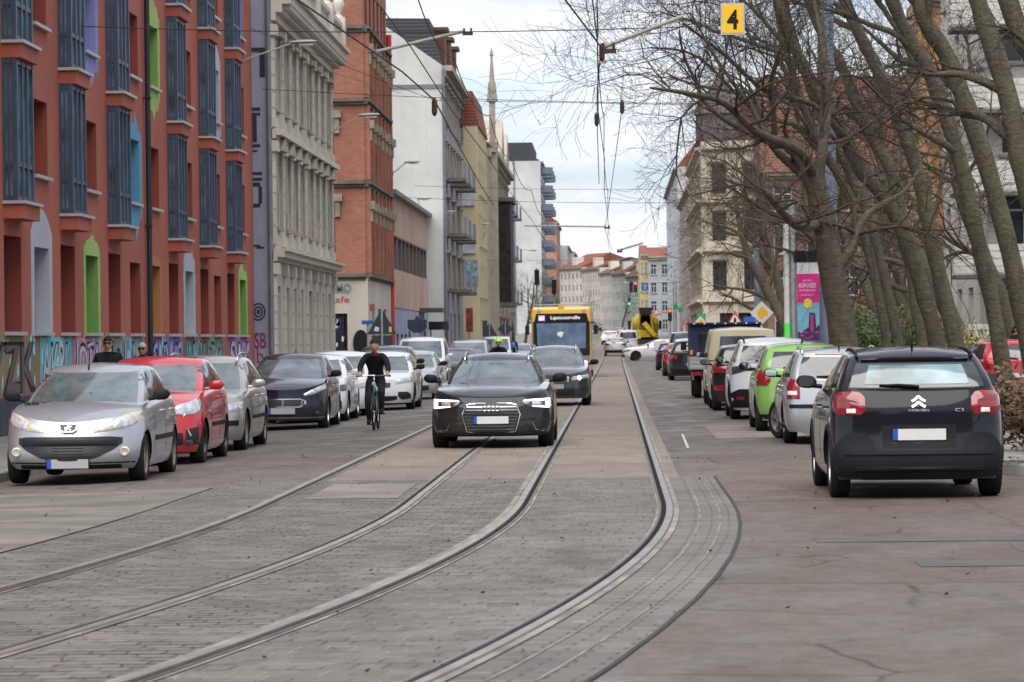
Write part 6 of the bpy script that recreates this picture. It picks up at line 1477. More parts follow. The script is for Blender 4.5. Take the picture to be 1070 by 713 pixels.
# ================================================================= BUS, PICKUP, MIXER
BUSY = paint('bus_yellow', (.62, .36, .035), 0, .3, dust=.1); M('bus_black', (.012, .013, .016), .15, coat=.6); glassmat('bus_glass', (.10, .15, .22), .05, 1.7, .3)
X, Y = -2.28, 138
bus = thing('city_bus', 'yellow low-floor city bus with lit route display coming down the tracks', 'bus', (X, Y, gz(X, Y)))
def rbox(mb, x0, x1, y0, y1, z0, z1, r=.12, m=0, front_r=.25):
    """box with rounded vertical edges and rounded top"""
    rows = []; n = 6
    def outline(ins):
        pts = []
        for cx, cy, a0, rr in ((x1-r-0, y0+front_r, -90, r), (x1-r, y1-r, 0, r), (x0+r, y1-r, 90, r), (x0+r, y0+front_r, 180, r)):
            for k in range(n+1):
                a = R(a0+90*k/n); ry = front_r if cy == y0+front_r else r
                pts.append((cx+(rr-ins)*math.cos(a), cy+(ry-ins)*math.sin(a)))
        return pts
    for z, ins in ((z0, 0), (z1-r, 0), (z1-r*.6, r*.08), (z1-r*.25, r*.3), (z1, r*.8)): rows.append([(p[0], p[1], z) for p in outline(ins)])
    i = len(mb.v); mb.grid(rows, m, True); k = len(rows[0]); mb.f.append(tuple(range(i, i+k))[::-1]); mb.m.append(m); e = i+4*k; mb.f.append(tuple(range(e, e+k))); mb.m.append(m)
mb = MB(); rbox(mb, -1.275, 1.275, 0, 12, .32, 3.02, .14); o = mb.build('body', BUSY, bus, smooth=True, angle=40)
mb = MB(); mb.box((-1.20, -.012, .95), (1.20, .05, 2.40)); wsb = mb.build('windshield_surround', MATS['bus_black'], bus)
def panel(name, pts, y0, y1, mat, parent=None):
    mb = MB(); mb.poly_prism(pts, lambda u, v, d: (u, -d, v), y0, y1); return mb.build(name, MATS[mat] if isinstance(mat, str) else mat, parent or bus)
panel('display_panel', [(-1.16, 2.36), (1.16, 2.36), (1.07, 2.74), (-1.07, 2.74)], -.03, .022, 'bus_black')
panel('windshield', [(-1.02, 1.40), (-.85, 1.25), (1.02, 1.25), (1.05, 2.33), (-1.05, 2.33)], .0, .028, 'bus_glass')
panel('lower_front', [(-1.2, .40), (1.2, .40), (1.2, .94), (-1.2, .94)], -.03, .02, M('bus_silver', (.20, .23, .27), .3, .4))
M('display_violet', (.5, .35, .8), .5, emit=(.40, .22, .85), estr=.3); M('display_white', (.7, .7, .75), .5, emit=(.72, .74, .85), estr=.55); M('display_dark', (.05, .03, .10), .5)
panel('route_box', [(-.97, 2.43), (-.70, 2.43), (-.70, 2.66), (-.97, 2.66)], .022, .03, 'display_violet')
for body, u0, wd, hh, mt in (('60', -.835, .20, .16, 'display_white'), ('Lipsiusstra\u00dfe', .17, 1.25, .19, 'display_white')):
    mb = MB(); add_text(mb, body, lambda u, v, d: (u0+u, -.034, 2.545+v), wd, hh, offset=.0); mb.build('display_text', MATS[mt], bus, fix=False)
for sg in (-1, 1):
    mb = MB(); mb.lathe([(.001, -.05), (.07, -.045), (.09, 0)], (sg*.95, 0, 2.88), 'y', 12); mb.build('marker_lamp', MATS['lens'], bus)
    mb = MB(); mb.lathe([(.001, -.04), (.09, -.035), (.11, .02)], (sg*.98, -.02, .62), 'y', 14); mb.build('headlight', MATS['lamp_on'], bus, smooth=True)
    mb = MB(); mb.box((sg*.70-.08, -.03, .55), (sg*.70+.08, .0, .70)); mb.build('headlight', MATS['lens'], bus)
    mb = MB(); mb.tube([(sg*1.25, .1, 2.35), (sg*1.42, -.05, 2.35), (sg*1.45, -.08, 2.2)], .025, 6); mb.box((sg*1.45-.09, -.14, 1.85), (sg*1.45+.09, -.02, 2.22)); mb.build('side_mirror', MATS['black_plastic'], bus)
    for yy in (2.6, 8.6):
        ty, rm = wheel_meshes(.48, .28, 'star'); w_ = link('wheel', ty, bus, (sg*1.12, yy, .48), math.pi/2*sg); link('rim', rm, w_)
    for k in range(6): mb = MB(); x = sorted((sg*1.24, sg*1.285)); mb.box((x[0], .8+1.8*k, 1.15), (x[1], 2.4+1.8*k, 2.45)); mb.build('side_window', MATS['bus_glass'], bus)
mb = MB(); mb.box((-.12, -.01, 2.95), (.12, .35, 3.13)); mb.build('roof_fin', BUSY, bus)
mb = MB()
for sg in (-1, 1): mb.tube([(sg*1.17, .15, 2.95), (sg*1.17, .5, 3.17)], .04, 6)
mb.tube([(-1.17, .5, 3.12), (1.17, .5, 3.12)], .02, 6); mb.build('roof_rail', MATS['bus_silver'], bus)
for y0_, y1_ in ((.7, -.1), (-.1, -.85)): mb = MB(); mb.tube([(y0_, -.04, 1.28), (y1_, -.045, 1.40)], .014, 5); mb.build('wiper', MATS['black_plastic'], bus)
panel('number_plate', [(-.26, .44), (.26, .44), (.26, .55), (-.26, .55)], .02, .03, 'plate_white')
mb = MB(); mb.poly_prism([(-.18, 1.92), (-.05, 1.98), (.10, 1.94), (.06, 1.84), (.0, 1.72), (-.06, 1.75), (-.18, 1.82)], lambda u, v, d: (u, -d, v), .029, .033); mb.build('pale_windshield_patch', M('patch_white', (.6, .62, .62), .8), bus)  # flat pale shape laid on the windshield

# tipper pickup seen from behind
X, Y = 2.95, 87.2
tr = thing('parked_pickup', 'small tipper pickup with navy tarpaulin and silver drop sides, behind the cream van', 'pickup', (X, Y, gz(X, Y)), 0, RIGHT)
NV = M('navy_tarp', (.018, .028, .06), .6, var=.25); SVR = M('alu_side', (.42, .43, .44), .45, .5, var=.2, dirt=.5)
mb = MB(); rbox(mb, -.82, .82, 3.1, 4.9, .45, 1.85, .1); mb.build('cab', M('cab_white', (.5, .51, .52), .4), tr, smooth=True, angle=40)
mb = MB(); mb.box((-.94, .15, 1.12), (.94, 3.0, 1.98)); mb.build('tarpaulin', NV, tr)
mb = MB(); mb.box((-.97, .05, 1.98), (.97, 3.05, 2.03)); mb.build('tarpaulin_frame', NV, tr)
for k in range(7):
    u = -.84+k*.28; mb = MB(); mb.box((u-.025, .04, 1.985), (u+.025, .048, 2.02)); mb.build('eyelet', MATS['plate_white'], tr)
mb = MB(); mb.box((-.72, .14, 1.25), (-.1, .148, 1.78)); mb.build('tarpaulin_window', MATS['glass'], tr)
mb = MB(); mb.box((-.96, .05, .78), (.96, .10, 1.12)); mb.box((-.96, .10, .78), (-.91, 3.0, 1.12)); mb.box((.91, .10, .78), (.96, 3.0, 1.12))
for k in range(3): mb.box((-.955, .035, .82+k*.11), (.955, .052, .86+k*.11))
mb.build('drop_side', SVR, tr)
mb = MB(); mb.box((-.9, .1, .70), (.9, 4.8, .78)); mb.box((-.4, .2, .45), (.4, 4.6, .70)); mb.build('chassis', MATS['black_plastic'], tr)
for sg in (-1, 1):
    for yy in (.95, 3.9):
        ty, rm = wheel_meshes(.30, .2, 'star'); w_ = link('wheel', ty, tr, (sg*.74, yy, .30), math.pi/2*sg); link('rim', rm, w_)
    mb = MB(); mb.box((sg*.78-.13, .06, .62), (sg*.78+.13, .12, .72)); mb.build('taillight', MATS['red_lens'], tr)
    mb = MB(); mb.box((sg*.92-.035, .02, 1.17), (sg*.92+.035, .05, 1.30)); mb.build('marker_lamp', MATS['orange_lens'], tr)
    mb = MB(); mb.tube([(sg*.8, 4.3, 1.4), (sg*1.02, 4.25, 1.4)], .02, 6); mb.box((sg*1.04-.08, 4.2, 1.28), (sg*1.04+.08, 4.26, 1.52)); mb.build('side_mirror', MATS['black_plastic'], tr)
mb = MB(); mb.box((-.26, .03, .50), (.26, .045, .61)); mb.build('number_plate', MATS['plate_white'], tr)

# concrete mixer lorry
X, Y = 2.72, 292
mx = thing('concrete_mixer', 'dirty yellow concrete mixer lorry seen from behind far up the street', 'lorry', (X, Y, gz(X, Y)))
DY = M('drum_yellow', (.52, .37, .03), .5, var=.3, vs=1.2, dirt=.35); DG = M('mixer_dark', (.05, .04, .03), .8, var=.4)
prof = [(.55, -.2), (.75, .2), (1.15, 1.3), (1.25, 2.4), (1.15, 3.6), (.7, 4.6), (.1, 4.8)]
mb = MB(); mb.lathe(prof, (0, 0, 0), 'y', 24)
for k in range(26):   # spiral fin
    a = k*.5; y_ = .2+k*.15; r_ = pl([(q[1], q[0]) for q in prof], y_)
    mb.box((-.12, y_-.03, r_-.02), (.12, y_+.03, r_+.05), 0, Matrix.Rotation(a, 4, 'Y'))
o = mb.build('drum', DY, mx, smooth=True, angle=40); o.location = (0, .6, 2.55); o.rotation_euler = (R(-12), 0, 0)
mb = MB(); mb.lathe([(.62, .1), (.55, -.02), (.46, .1), (.4, .8)], (0, 0, 0), 'y', 20); q = mb.build('drum_mouth', DG, mx, smooth=True); q.location = (0, .32, 2.62); q.rotation_euler = (R(-12), 0, 0)
mb = MB()
for sg in (-1, 1): mb.tube([(sg*.85, .5, 1.0), (sg*.55, .25, 2.4), (sg*.5, .2, 3.3)], .07, 6)
mb.tube([(-.5, .2, 3.3), (.5, .2, 3.3)], .06, 6); mb.build('rear_frame', DY, mx)
mb = MB(); mb.poly_prism([(-.5, 3.1), (.5, 3.1), (.62, 3.75), (-.62, 3.75)], lambda u, v, d: (u, d+(v-3.1)*-.3, v), .1, .5); mb.build('hopper', DG, mx)
mb = MB(); mb.poly_prism([(-.35, 2.3), (.05, 2.5), (1.0, 1.3), (.7, 1.1)], lambda u, v, d: (u, d, v), -.15, .05); mb.build('chute', DY, mx)
mb = MB(); mb.poly_prism([(-.9, 1.1), (.5, 1.1), (.3, 1.7), (-.8, 1.8)], lambda u, v, d: (u, d, v), .2, .4); mb.build('rear_panel', DY, mx)
mb = MB(); mb.box((-1.15, .5, .75), (1.15, 8.6, 1.05)); mb.box((-1.2, .2, .45), (1.2, .35, .85)); mb.build('chassis', DG, mx)
mb = MB(); rbox(mb, -1.2, 1.2, 6.2, 8.2, .7, 2.9, .12); mb.build('cab', DY, mx)
for sg in (-1, 1):
    for yy in (1.4, 2.8, 7.2):
        ty, rm = wheel_meshes(.5, .5, 'star'); w_ = link('wheel', ty, mx, (sg*.9, yy, .5), math.pi/2*sg); link('rim', rm, w_)
    mb = MB(); mb.box((sg*.95-.2, .17, .55), (sg*.95+.2, .2, .72)); mb.build('taillight', MATS['red_lens'], mx)
    mb = MB(); mb.box((sg*1.42-.12, 7.7, 1.8), (sg*1.42+.12, 7.8, 2.6)); mb.tube([(sg*1.15, 7.8, 2.6), (sg*1.42, 7.75, 2.6)], .03, 5); mb.build('side_mirror', MATS['black_plastic'], mx)

# ================================================================= TREES
def barkmat(name, c1, c2, moss=(.10, .12, .05)):
    m, nt, b = newmat(name); b.inputs['Roughness'].default_value = .95
    n = noise(nt, pos(nt, 3, 3, 1.0, 'Object'), 1.5, 7, .7); c = ramp(nt, n, [(.3, c1), (.7, c2)])
    ms = ramp(nt, noise(nt, pos(nt, 1, 1, .5, 'Object'), .8, 5, .6), [(.48, (0,)*3), (.62, (.5,)*3)]); c = mix(nt, ms, c, moss)
    w2_ = noise(nt, pos(nt, 6, 6, 14, 'Object'), 1.0, 5, .7); c = mix(nt, .6, c, ramp(nt, w2_, [(.35, (.35,)*3), (.6, (1,)*3)]), 'MULTIPLY')
    lk(nt, c, b.inputs['Base Color']); bump(nt, b, math_(nt, 'ADD', n, math_(nt, 'MULTIPLY', w2_, .8)), 1.0, .07); return m
BARK = barkmat('bark', (.062, .053, .036), (.145, .125, .088), (.13, .13, .06)); BARK2 = barkmat('bark_plane', (.07, .055, .038), (.15, .12, .085), (.10, .095, .05))
TWIG = barkmat('twig_bark', (.05, .038, .026), (.105, .08, .056), (.07, .06, .035)); TWIG_R = barkmat('twig_reddish', (.07, .045, .032), (.125, .082, .06), (.075, .055, .035))
def smooth_path(pts, n=4):
    """Catmull-Rom through (Vector, r)"""
    out = []
    for k in range(len(pts)-1):
        p0, p1, p2, p3 = pts[max(0, k-1)], pts[k], pts[k+1], pts[min(len(pts)-1, k+2)]
        for j in range(n):
            t = j/n
            v = .5*((2*p1[0])+(p2[0]-p0[0])*t+(2*p0[0]-5*p1[0]+4*p2[0]-p3[0])*t*t+(3*p1[0]-p0[0]-3*p2[0]+p3[0])*t**3)
            out.append((v, lerp(p1[1], p2[1], t)))
    out.append(pts[-1]); return out
class Tree:
    def __init__(s, seed, sides=(9, 6, 4, 3, 3), rmin=.0035): s.rnd = random.Random(seed); s.T = MB(); s.W = MB(); s.rmin = rmin; s.sides = sides; s.ntw = 0
    def limb(s, pts, lvl=0):
        sm = smooth_path(pts); mbx = s.T if lvl < 2 else s.W
        rr = [r*(1+.07*s.rnd.uniform(-1, 1)*(lvl < 2)+(.16*max(0, math.sin(k*1.9+len(pts)))**6)*(lvl < 2)) for k, (_, r) in enumerate(sm)]
        mbx.tube([p for p, _ in sm], rr, s.sides[min(lvl, 4)], caps=lvl < 2); return sm
    def grow(s, p, d, L, r, lvl, maxl, spread=.9, grav=0., density=1.0, bias=None):
        rnd = s.rnd; n = max(3, int(4+L/.7)) if lvl < 3 else 3; step = L/n; pts = [(p.copy(), r)]; d = d.normalized(); kids = []
        for k in range(n):
            wob = .16 if lvl < 2 else .24
            d = (d+Vector((rnd.gauss(0, wob), rnd.gauss(0, wob), rnd.gauss(0, wob)))+Vector((0, 0, grav))+(bias*.05 if bias else Vector())).normalized()
            p = p+d*step; rk = lerp(r, max(s.rmin, r*.28), (k+1)/n); pts.append((p.copy(), rk)); kids.append((p.copy(), d.copy(), rk, (k+1)/n))
        mbx = s.T if lvl < 2 else s.W
        sm = smooth_path(pts, 3) if lvl < 2 else pts
        mbx.tube([q for q, _ in sm], [q for _, q in sm], s.sides[min(lvl, 4)], caps=False)
        if lvl >= maxl: s.ntw += 1; return
        nb = int(density*{0: 8, 1: 7, 2: 6, 3: 5, 4: 4}[lvl])
        for j in range(nb):
            f = rnd.uniform(.22, 1.0) if j else 1.0; q, dd, rk, _ = kids[min(n-1, int(f*n))]
            ax = dd.orthogonal().normalized(); ax.rotate(Matrix.Rotation(rnd.uniform(0, 2*math.pi), 3, dd)); ang = rnd.uniform(.45, 1.0)*spread
            nd_ = (dd*math.cos(ang)+ax*math.sin(ang)).normalized(); nd_ = (nd_+Vector((0, 0, .12 if lvl < 2 else .05))).normalized()
            s.grow(q, nd_, L*rnd.uniform(.42, .72), max(s.rmin, rk*rnd.uniform(.45, .72)), lvl+1, maxl, spread, grav, density, bias)
    def build(s, label, X, Y, bark=None, twig=None, name='bare_tree', group='bare trees along the right pavement'):
        z = gz(X, Y); t = thing(name, label, 'tree', (X, Y, z), 0, group); o = Vector((X, Y, z))
        for mbx, nm, mt in ((s.T, 'trunk', bark or BARK), (s.W, 'crown', twig or TWIG)):
            if not mbx.v: continue
            q = mbx.build(nm, mt, None, smooth=True, fix=False); q.data.transform(Matrix.Translation(-o)); q.parent = t
        return t
def hero(label, pix, Y, widths, seed, limbs=(), dY=0, maxl=4, bark=None, twig=None, tops=6, topL=2.6, density=1.0, dirx=-.5):
    """pix: the trunk's course seen in the photo, at distance Y; real radii from its apparent width"""
    T = Tree(seed); n = len(pix); pts = []
    for k, ((x, y), w_) in enumerate(zip(pix, widths)):
        YY = Y+dY*k/(n-1); p = P(x, y, YY)
        if k == 0: p.z = gz(p.x, YY)-.1
        pts.append((p, w_/2*YY/F))
    base = pts[0][0]
    if pix[0][1] < 395: pass
    T.limb([(base, pts[0][1]*1.25)]+[(p, r) for p, r in pts[1:]], 0)
    sm = smooth_path(pts)
    for lp in limbs:
        q = []
        for (x, y, w_, dy) in lp: q.append((P(x, y, Y+dy), w_/2*Y/F))
        s2 = T.limb(q, 1)
        for k in range(int(9*density)):
            i = T.rnd.randint(max(1, len(s2)//4), len(s2)-1); p, r = s2[i]; d = (s2[i][0]-s2[i-1][0]).normalized()
            ax = Vector((T.rnd.gauss(0, 1), T.rnd.gauss(0, 1), T.rnd.gauss(.25, .8))).normalized(); T.grow(p, (d*.7+ax*.8), T.rnd.uniform(1.3, 2.8), max(.01, r*.55), 2, maxl, density=density)
    for k in range(tops):
        i = T.rnd.randint(int(len(sm)*.45), len(sm)-1) if k > 1 else len(sm)-1; p, r = sm[i]
        d = Vector((T.rnd.gauss(dirx, .45), T.rnd.gauss(0, .5), T.rnd.uniform(.35, .9)))
        T.grow(p, d, topL*T.rnd.uniform(.7, 1.3), max(.015, r*.55), 1, maxl, density=density)
    t = T.build(label, base.x, Y, bark, twig); return t
TB = 360
hero('thick ridged tree trunk forking low beside the advertising column', [(884, 392), (881, 355), (872, 300), (862, 240), (851, 190), (838, 165), (822, 150), (806, 150)], 62, [33, 30, 27, 25, 23, 18, 15, 12], 11,
     limbs=[[(852, 200, 14, 0), (860, 150, 11, 0), (866, 90, 8, 1), (858, 40, 6, 1.5), (846, -20, 4, 2)], [(872, 288, 12, 0), (888, 262, 11, 0), (903, 228, 9, .3), (925, 212, 7, .6), (945, 200, 5, 1.0), (960, 178, 3, 1.6)],
            [(850, 185, 11, 0), (835, 158, 10, -1), (790, 138, 8, -2), (757, 108, 6.5, -3), (720, 98, 5, -4), (680, 92, 2.6, -5)], [(858, 230, 12, 0), (838, 238, 10, -1), (820, 225, 8, -2), (800, 200, 6, -3)]],
     bark=BARK2, tops=4, dirx=-.6)
hero('slim leaning trunk just right of the thick ridged tree', [(932, 400), (926, 355), (902, 242), (874, 180), (852, 145), (836, 100), (818, 40), (806, -30)], 70, [11, 10, 10, 9.5, 9, 8, 7, 6], 12, limbs=[[(852, 145, 7, 0), (830, 130, 6, -1), (790, 118, 4, -2), (730, 60, 3, -3), (680, 50, 2, -4)]])
hero('second slim leaning trunk from the thick ridged tree', [(944, 400), (938, 355), (911, 242), (888, 180), (868, 140), (848, 95), (826, 30), (815, -30)], 76, [13, 12, 11.5, 11, 10, 9, 8, 7], 13, limbs=[[(868, 140, 6, 0), (850, 120, 5, -1), (800, 100, 4, -2), (740, 92, 3, -3), (700, 80, 2, -4)]])
hero('dark trunk leaning strongly left, crossing behind the slim pair', [(970, 400), (964, 355), (954, 288), (940, 220), (930, 175), (904, 132), (884, 79), (862, 40), (840, -10)], 84, [17, 15, 14, 14, 13, 13, 12, 11, 10], 14)
hero('greenish trunk with a long straight lean above the black hatchback roof', [(986, 400), (978, 355), (954, 272), (929, 214), (902, 180), (878, 135), (856, 98), (828, 45), (810, -10)], 66, [19, 17, 16, 15, 15, 14, 12, 11, 9], 15, limbs=[[(884, 146, 8, 0), (850, 110, 6, -1), (800, 95, 5, -2), (760, 60, 4, -3), (715, 25, 2.4, -4)]])
hero('tall dark trunk with a knobbly upper bend right of the greenish one', [(1008, 400), (998, 355), (980, 282), (968, 220), (959, 180), (936, 112), (917, 73), (900, 40), (884, 4), (872, -30)], 74, [20, 18, 17, 16, 15, 15, 14, 13, 12, 11], 16)
hero('pale barked trunk standing right of the black hatchback', [(1060, 432), (1051, 400), (1037, 319), (1016, 226), (1005, 175), (988, 120), (970, 73), (951, 42), (932, 0), (920, -40)], 68, [21, 18, 17, 17, 16, 15, 15, 14, 13, 12], 17)
hero('trunk at the right edge leaning left behind the pale barked one', [(1090, 432), (1076, 360), (1056, 266), (1033, 180), (1010, 112), (988, 56), (969, 28), (960, 0), (950, -40)], 76, [24, 22, 20, 19, 19, 18, 17, 16, 14], 18)
hero('thick knobbly limb entering at the upper right corner', [(1128, 440), (1110, 330), (1088, 240), (1070, 182), (1056, 112), (1040, 56), (1024, 8), (1010, -40)], 64, [30, 27, 25, 23, 22, 21, 19, 17], 19, tops=4)
hero('tree just outside the right edge whose boughs reach into the top corner', [(1165, 470), (1140, 300), (1115, 160), (1085, 70), (1060, 20), (1046, -30)], 56, [34, 31, 28, 25, 22, 20], 20, tops=4)
# mid-distance trees beyond, shared structure per kind
def park_tree(seed, H, lean, r=.22, maxl=4, density=1.0):
    T = Tree(seed, rmin=.0045); p0 = Vector((0, 0, -.1)); rnd = T.rnd
    pts = [(p0, r*1.2), (Vector((lean*.3, 0, H*.2)), r), (Vector((lean*.7, .1, H*.38)), r*.85), (Vector((lean*1.1, 0, H*.55)), r*.6), (Vector((lean*1.3, 0, H*.8)), r*.3)]
    T.limb(pts, 0); sm = smooth_path(pts)
    for k in range(9):
        i = rnd.randint(int(len(sm)*.35), len(sm)-1); p, rr = sm[i]; a = rnd.uniform(0, 6.28)
        T.grow(p, Vector((math.cos(a)+lean*.25, math.sin(a), rnd.uniform(.2, 1.1))), H*rnd.uniform(.22, .36), rr*.55, 1, maxl, density=density)
    return T
kinds = []
for sd, H, ln in ((41, 10, -1.8), (42, 11, -1.4), (43, 9, -2.0)):
    T = park_tree(sd, H, ln, density=.8); 
    kinds.append((T.T.mesh('trunk', BARK, smooth=True, fix=False), T.W.mesh('crown', TWIG_R, smooth=True, fix=False)))
spots = [(7.4, 96, 0, 'reddish bare tree behind the tall white pole, overhanging the pickup'), (7.2, 124, 2, 'bare tree between the warning sign and the tall white pole'), (8.4, 150, 1, 'bare tree in front of the brick building beside the ornate corner building'),
         (11.5, 118, 2, 'bare tree inside the park before the brick building'), (13.5, 140, 0, 'bare tree in the park in front of the rust coloured house'), (12.5, 160, 2, 'bare tree in the park near the brick gable'), (15.5, 108, 1, 'bare tree before the ochre house'),
         (9.0, 104, 0, 'bare tree in the park just right of the thick ridged trunk'), (10.6, 96, 2, 'bare tree in the park behind the slim leaning pair'), (13.2, 122, 1, 'bare tree in the park left of the ochre house'), (10.0, 132, 0, 'bare tree in the park before the steep tiled roof'), (12.4, 99, 0, 'bare tree between the ochre house and the white balconies'), (15.0, 134, 2, 'bare tree deep in the park right of the steep tiled roof')]
for k, (x, y, kd, lab) in enumerate(spots):
    t = thing('bare_tree', lab, 'tree', (x, y, gz(x, y)), (k*1.3 % .9)-.45, 'bare trees along the right pavement'); sc = 1+.12*((k*7) % 3-1); t.scale = (sc, sc, sc)
    link('trunk', kinds[kd][0], t); link('crown', kinds[kd][1], t)
left = [(-9.4, 262, 'thin bare street tree in front of the neo-gothic house'), (-9.0, 290, 'bare street tree beside the bus on the left'), (-9.2, 330, 'bare street tree left of the tall white slab'), (-9.4, 226, 'bare street tree just beyond the yellow house'), (-9.5, 380, 'bare tree at the foot of the tall white slab'), (-9.3, 440, 'bare tree farther on at the foot of the tall white slab'), (6.5, 440, 'bare tree in front of the grey gable at the bend'), (-8.6, 480, 'bare tree under the salmon house'), (1.0, 515+0, 'bare tree at the bend in front of the mint house'), (-5.5, 556, 'bare tree at the bend in front of the pinkish house')]
for k, (x, y, lab) in enumerate(left):
    t = thing('bare_tree', lab, 'tree', (x, y, gz(x, y)), k*1.1, 'bare trees farther up the street'); sc = .75+.08*(k % 3); t.scale = (sc*.75, sc*.75, sc)
    link('trunk', kinds[k % 3][0], t); link('crown', kinds[k % 3][1], t)

# evergreen bushes, hedge and leaf litter
def leaf_cloud(mb, c, rad, n, size, rnd, m=0):
    for _ in range(n):
        u = Vector((rnd.gauss(0, 1), rnd.gauss(0, 1), rnd.gauss(0, 1))).normalized()*rnd.random()**.4
        p = Vector(c)+Vector((u.x*rad[0], u.y*rad[1], u.z*rad[2])); a = Vector((rnd.gauss(0, 1), rnd.gauss(0, 1), rnd.gauss(0, 1))).normalized(); b_ = a.orthogonal().normalized(); s_ = size*rnd.uniform(.6, 1.3)
        mb.face([p-a*s_, p-b_*s_*.5, p+a*s_, p+b_*s_*.5], m)
LEAF = M('evergreen_leaf', (.045, .075, .022), .6, var=.45, vs=2.5); LEAF_B = M('brown_leaf', (.125, .078, .048), .85, var=.55, vs=4); LEAF_Y = M('yellow_twig', (.35, .30, .08), .8, var=.3)
def bush(label, X, Y, w_, h, mat, n=2200, size=.07, seed=1, twigs=True, name='bush'):
    rnd = random.Random(seed); t = thing(name, label, 'bush', (X, Y, gz(X, Y)+.12), 0, 'bushes in the park strip'); mb = MB()
    for k in range(9): leaf_cloud(mb, (rnd.uniform(-.5, .5)*w_, rnd.uniform(-.4, .4)*w_*.6, h*rnd.uniform(.3, .7)), (w_*.28, w_*.25, h*.32), n//9, size, rnd)
    mb.build('foliage', mat, t, fix=False)
    s_ = MB()
    for k in range(16): a = rnd.uniform(0, 6.28); s_.tube([(0+rnd.uniform(-.2, .2)*w_, 0, 0), (w_*.3*math.cos(a), w_*.2*math.sin(a), h*.55), (w_*.48*math.cos(a), w_*.3*math.sin(a), h*rnd.uniform(.85, 1.1))], [.015, .01, .004], 4)
    s_.build('stem', BARK, t, fix=False); return t
bush('brown leafed low hedge at the right edge beside the black hatchback', 5.05, 37.4, 1.3, 1.0, LEAF_B, 3000, .045, 3)
bush('tangle of brown dry leaves behind the low hedge at the right edge', 5.9, 41.5, 1.8, 1.15, LEAF_B, 3000, .05, 4)
bush('dark green bush between trunks under the ochre house', 7.6, 92, 2.6, 2.6, LEAF, 2600, .08, 5); bush('dark green bush left of the leaning slim trunks', 6.9, 84, 1.7, 2.0, LEAF, 1800, .08, 6)
bush('dark green bush beside the white balcony block', 9.6, 98, 3.0, 2.2, LEAF, 2400, .08, 7); bush('yellowish bare shrub before the white balconies', 10.6, 90, 2.4, 2.0, LEAF_Y, 500, .05, 8)
bush('brown undergrowth behind the advertising column', 6.4, 104, 2.6, 1.8, LEAF_B, 1800, .07, 9)
rnd = random.Random(77); mb = MB()
for _ in range(5200):
    x = rnd.uniform(4.4, 12); y = rnd.uniform(37, 60); 
    if x < 6.9 and rnd.random() < .5: continue
    p = Vector((x, y, gz(x, y)+.14+rnd.random()*.03)); a = Vector((rnd.gauss(0, 1), rnd.gauss(0, 1), rnd.gauss(0, .35))).normalized()*.04; b_ = Vector((a.y, -a.x, rnd.gauss(0, .01)))*.6
    mb.face([p-a, p-b_, p+a, p+b_])
for _ in range(900):
    x = rnd.uniform(3.9, 4.5) if rnd.random() < .6 else rnd.uniform(4, 9); y = rnd.uniform(36.5, 120) if x < 4.5 else rnd.uniform(33.5, 36.3); p = Vector((x, y, gz(x, y)+.012)); a = Vector((rnd.gauss(0, 1), rnd.gauss(0, 1), .1)).normalized()*.035; b_ = Vector((a.y, -a.x, .005))*.6
    mb.face([p-a, p-b_, p+a, p+b_])
for _ in range(420):   # scattered leaf bits and grit on the carriageway
    x = rnd.uniform(-6, 4.5); y = 12+rnd.random()**1.3*40; s_ = rnd.uniform(.008, .024); p = Vector((x, y, gz(x, y)+.022)); a = Vector((rnd.gauss(0, 1), rnd.gauss(0, 1), .3)).normalized()*s_; b_ = Vector((a.y, -a.x, .01))*.7
    mb.face([p-a, p-b_, p+a, p+b_])
o = mb.build('fallen_leaves', LEAF_B, fix=False); tag(o, 'brown fallen leaves scattered over the park ground and kerb', 'leaves'); o['kind'] = 'stuff'

# ================================================================= POLES, SIGNS, LAMPS, WIRES
GALV = M('galvanised', (.34, .35, .36), .55, .35, var=.2, vs=1.5, dirt=.4); WHITEP = M('pole_white', (.50, .50, .48), .6, var=.15, vs=1.2, dirt=.5); BLUEG = M('mast_bluegrey', (.20, .24, .32), .55, .2, var=.2, dirt=.4)
def pole(name, label, cat, X, Y, h, r0, r1, mat, group=None, base=None):
    t = thing(name, label, cat, (X, Y, gz(X, Y)+(.12 if abs(X) > 4.4 else 0)), 0, group); mb = MB(); mb.lathe([(0, 0), (r0*1.5, 0), (r0*1.5, .12), (r0, .18), (r1, h), (0, h+.02)], (0, 0, 0), 'z', 14); mb.build('pole', mat, t, smooth=True, angle=40); return t
t = pole('street_mast', 'tall pale mast with a bright green foot standing left of the advertising column', 'mast', 5.05, 80, 4.8, .085, .08, WHITEP)
px_ = P(820.5, 300, 96).x
t.location = (P(822, 300, 96).x, 96, gz(5, 96)+.12); t.scale = (1.0, 1.0, 1.0)
mb = MB(); mb.lathe([(.092, .25), (.092, 1.9)], (0, 0, 0), 'z', 14); mb.build('green_wrap', M('neon_green', (.10, .75, .08), .6), t)
mb = MB(); mb.lathe([(.10, 0), (.10, 5.5), (0, 5.6)], (.18, .2, 0), 'z', 14); mb.build('service_pipe', GALV, t, smooth=True, angle=40)
q = P(866, 300, 72); t = pole('catenary_mast', 'blue grey steel mast half hidden behind the thick ridged tree', 'mast', q.x, 72, 10.5, .22, .17, BLUEG); mb = MB(); mb.box((-.12, -.26, 2.6), (.12, -.18, 3.1)); mb.build('junction_box', MATS['plate_white'], t)
q = P(791, 300, 128); t = pole('street_lamp', 'grey lamp post behind the diamond priority sign', 'lamp post', q.x, 128, 5.0, .14, .11, BLUEG)
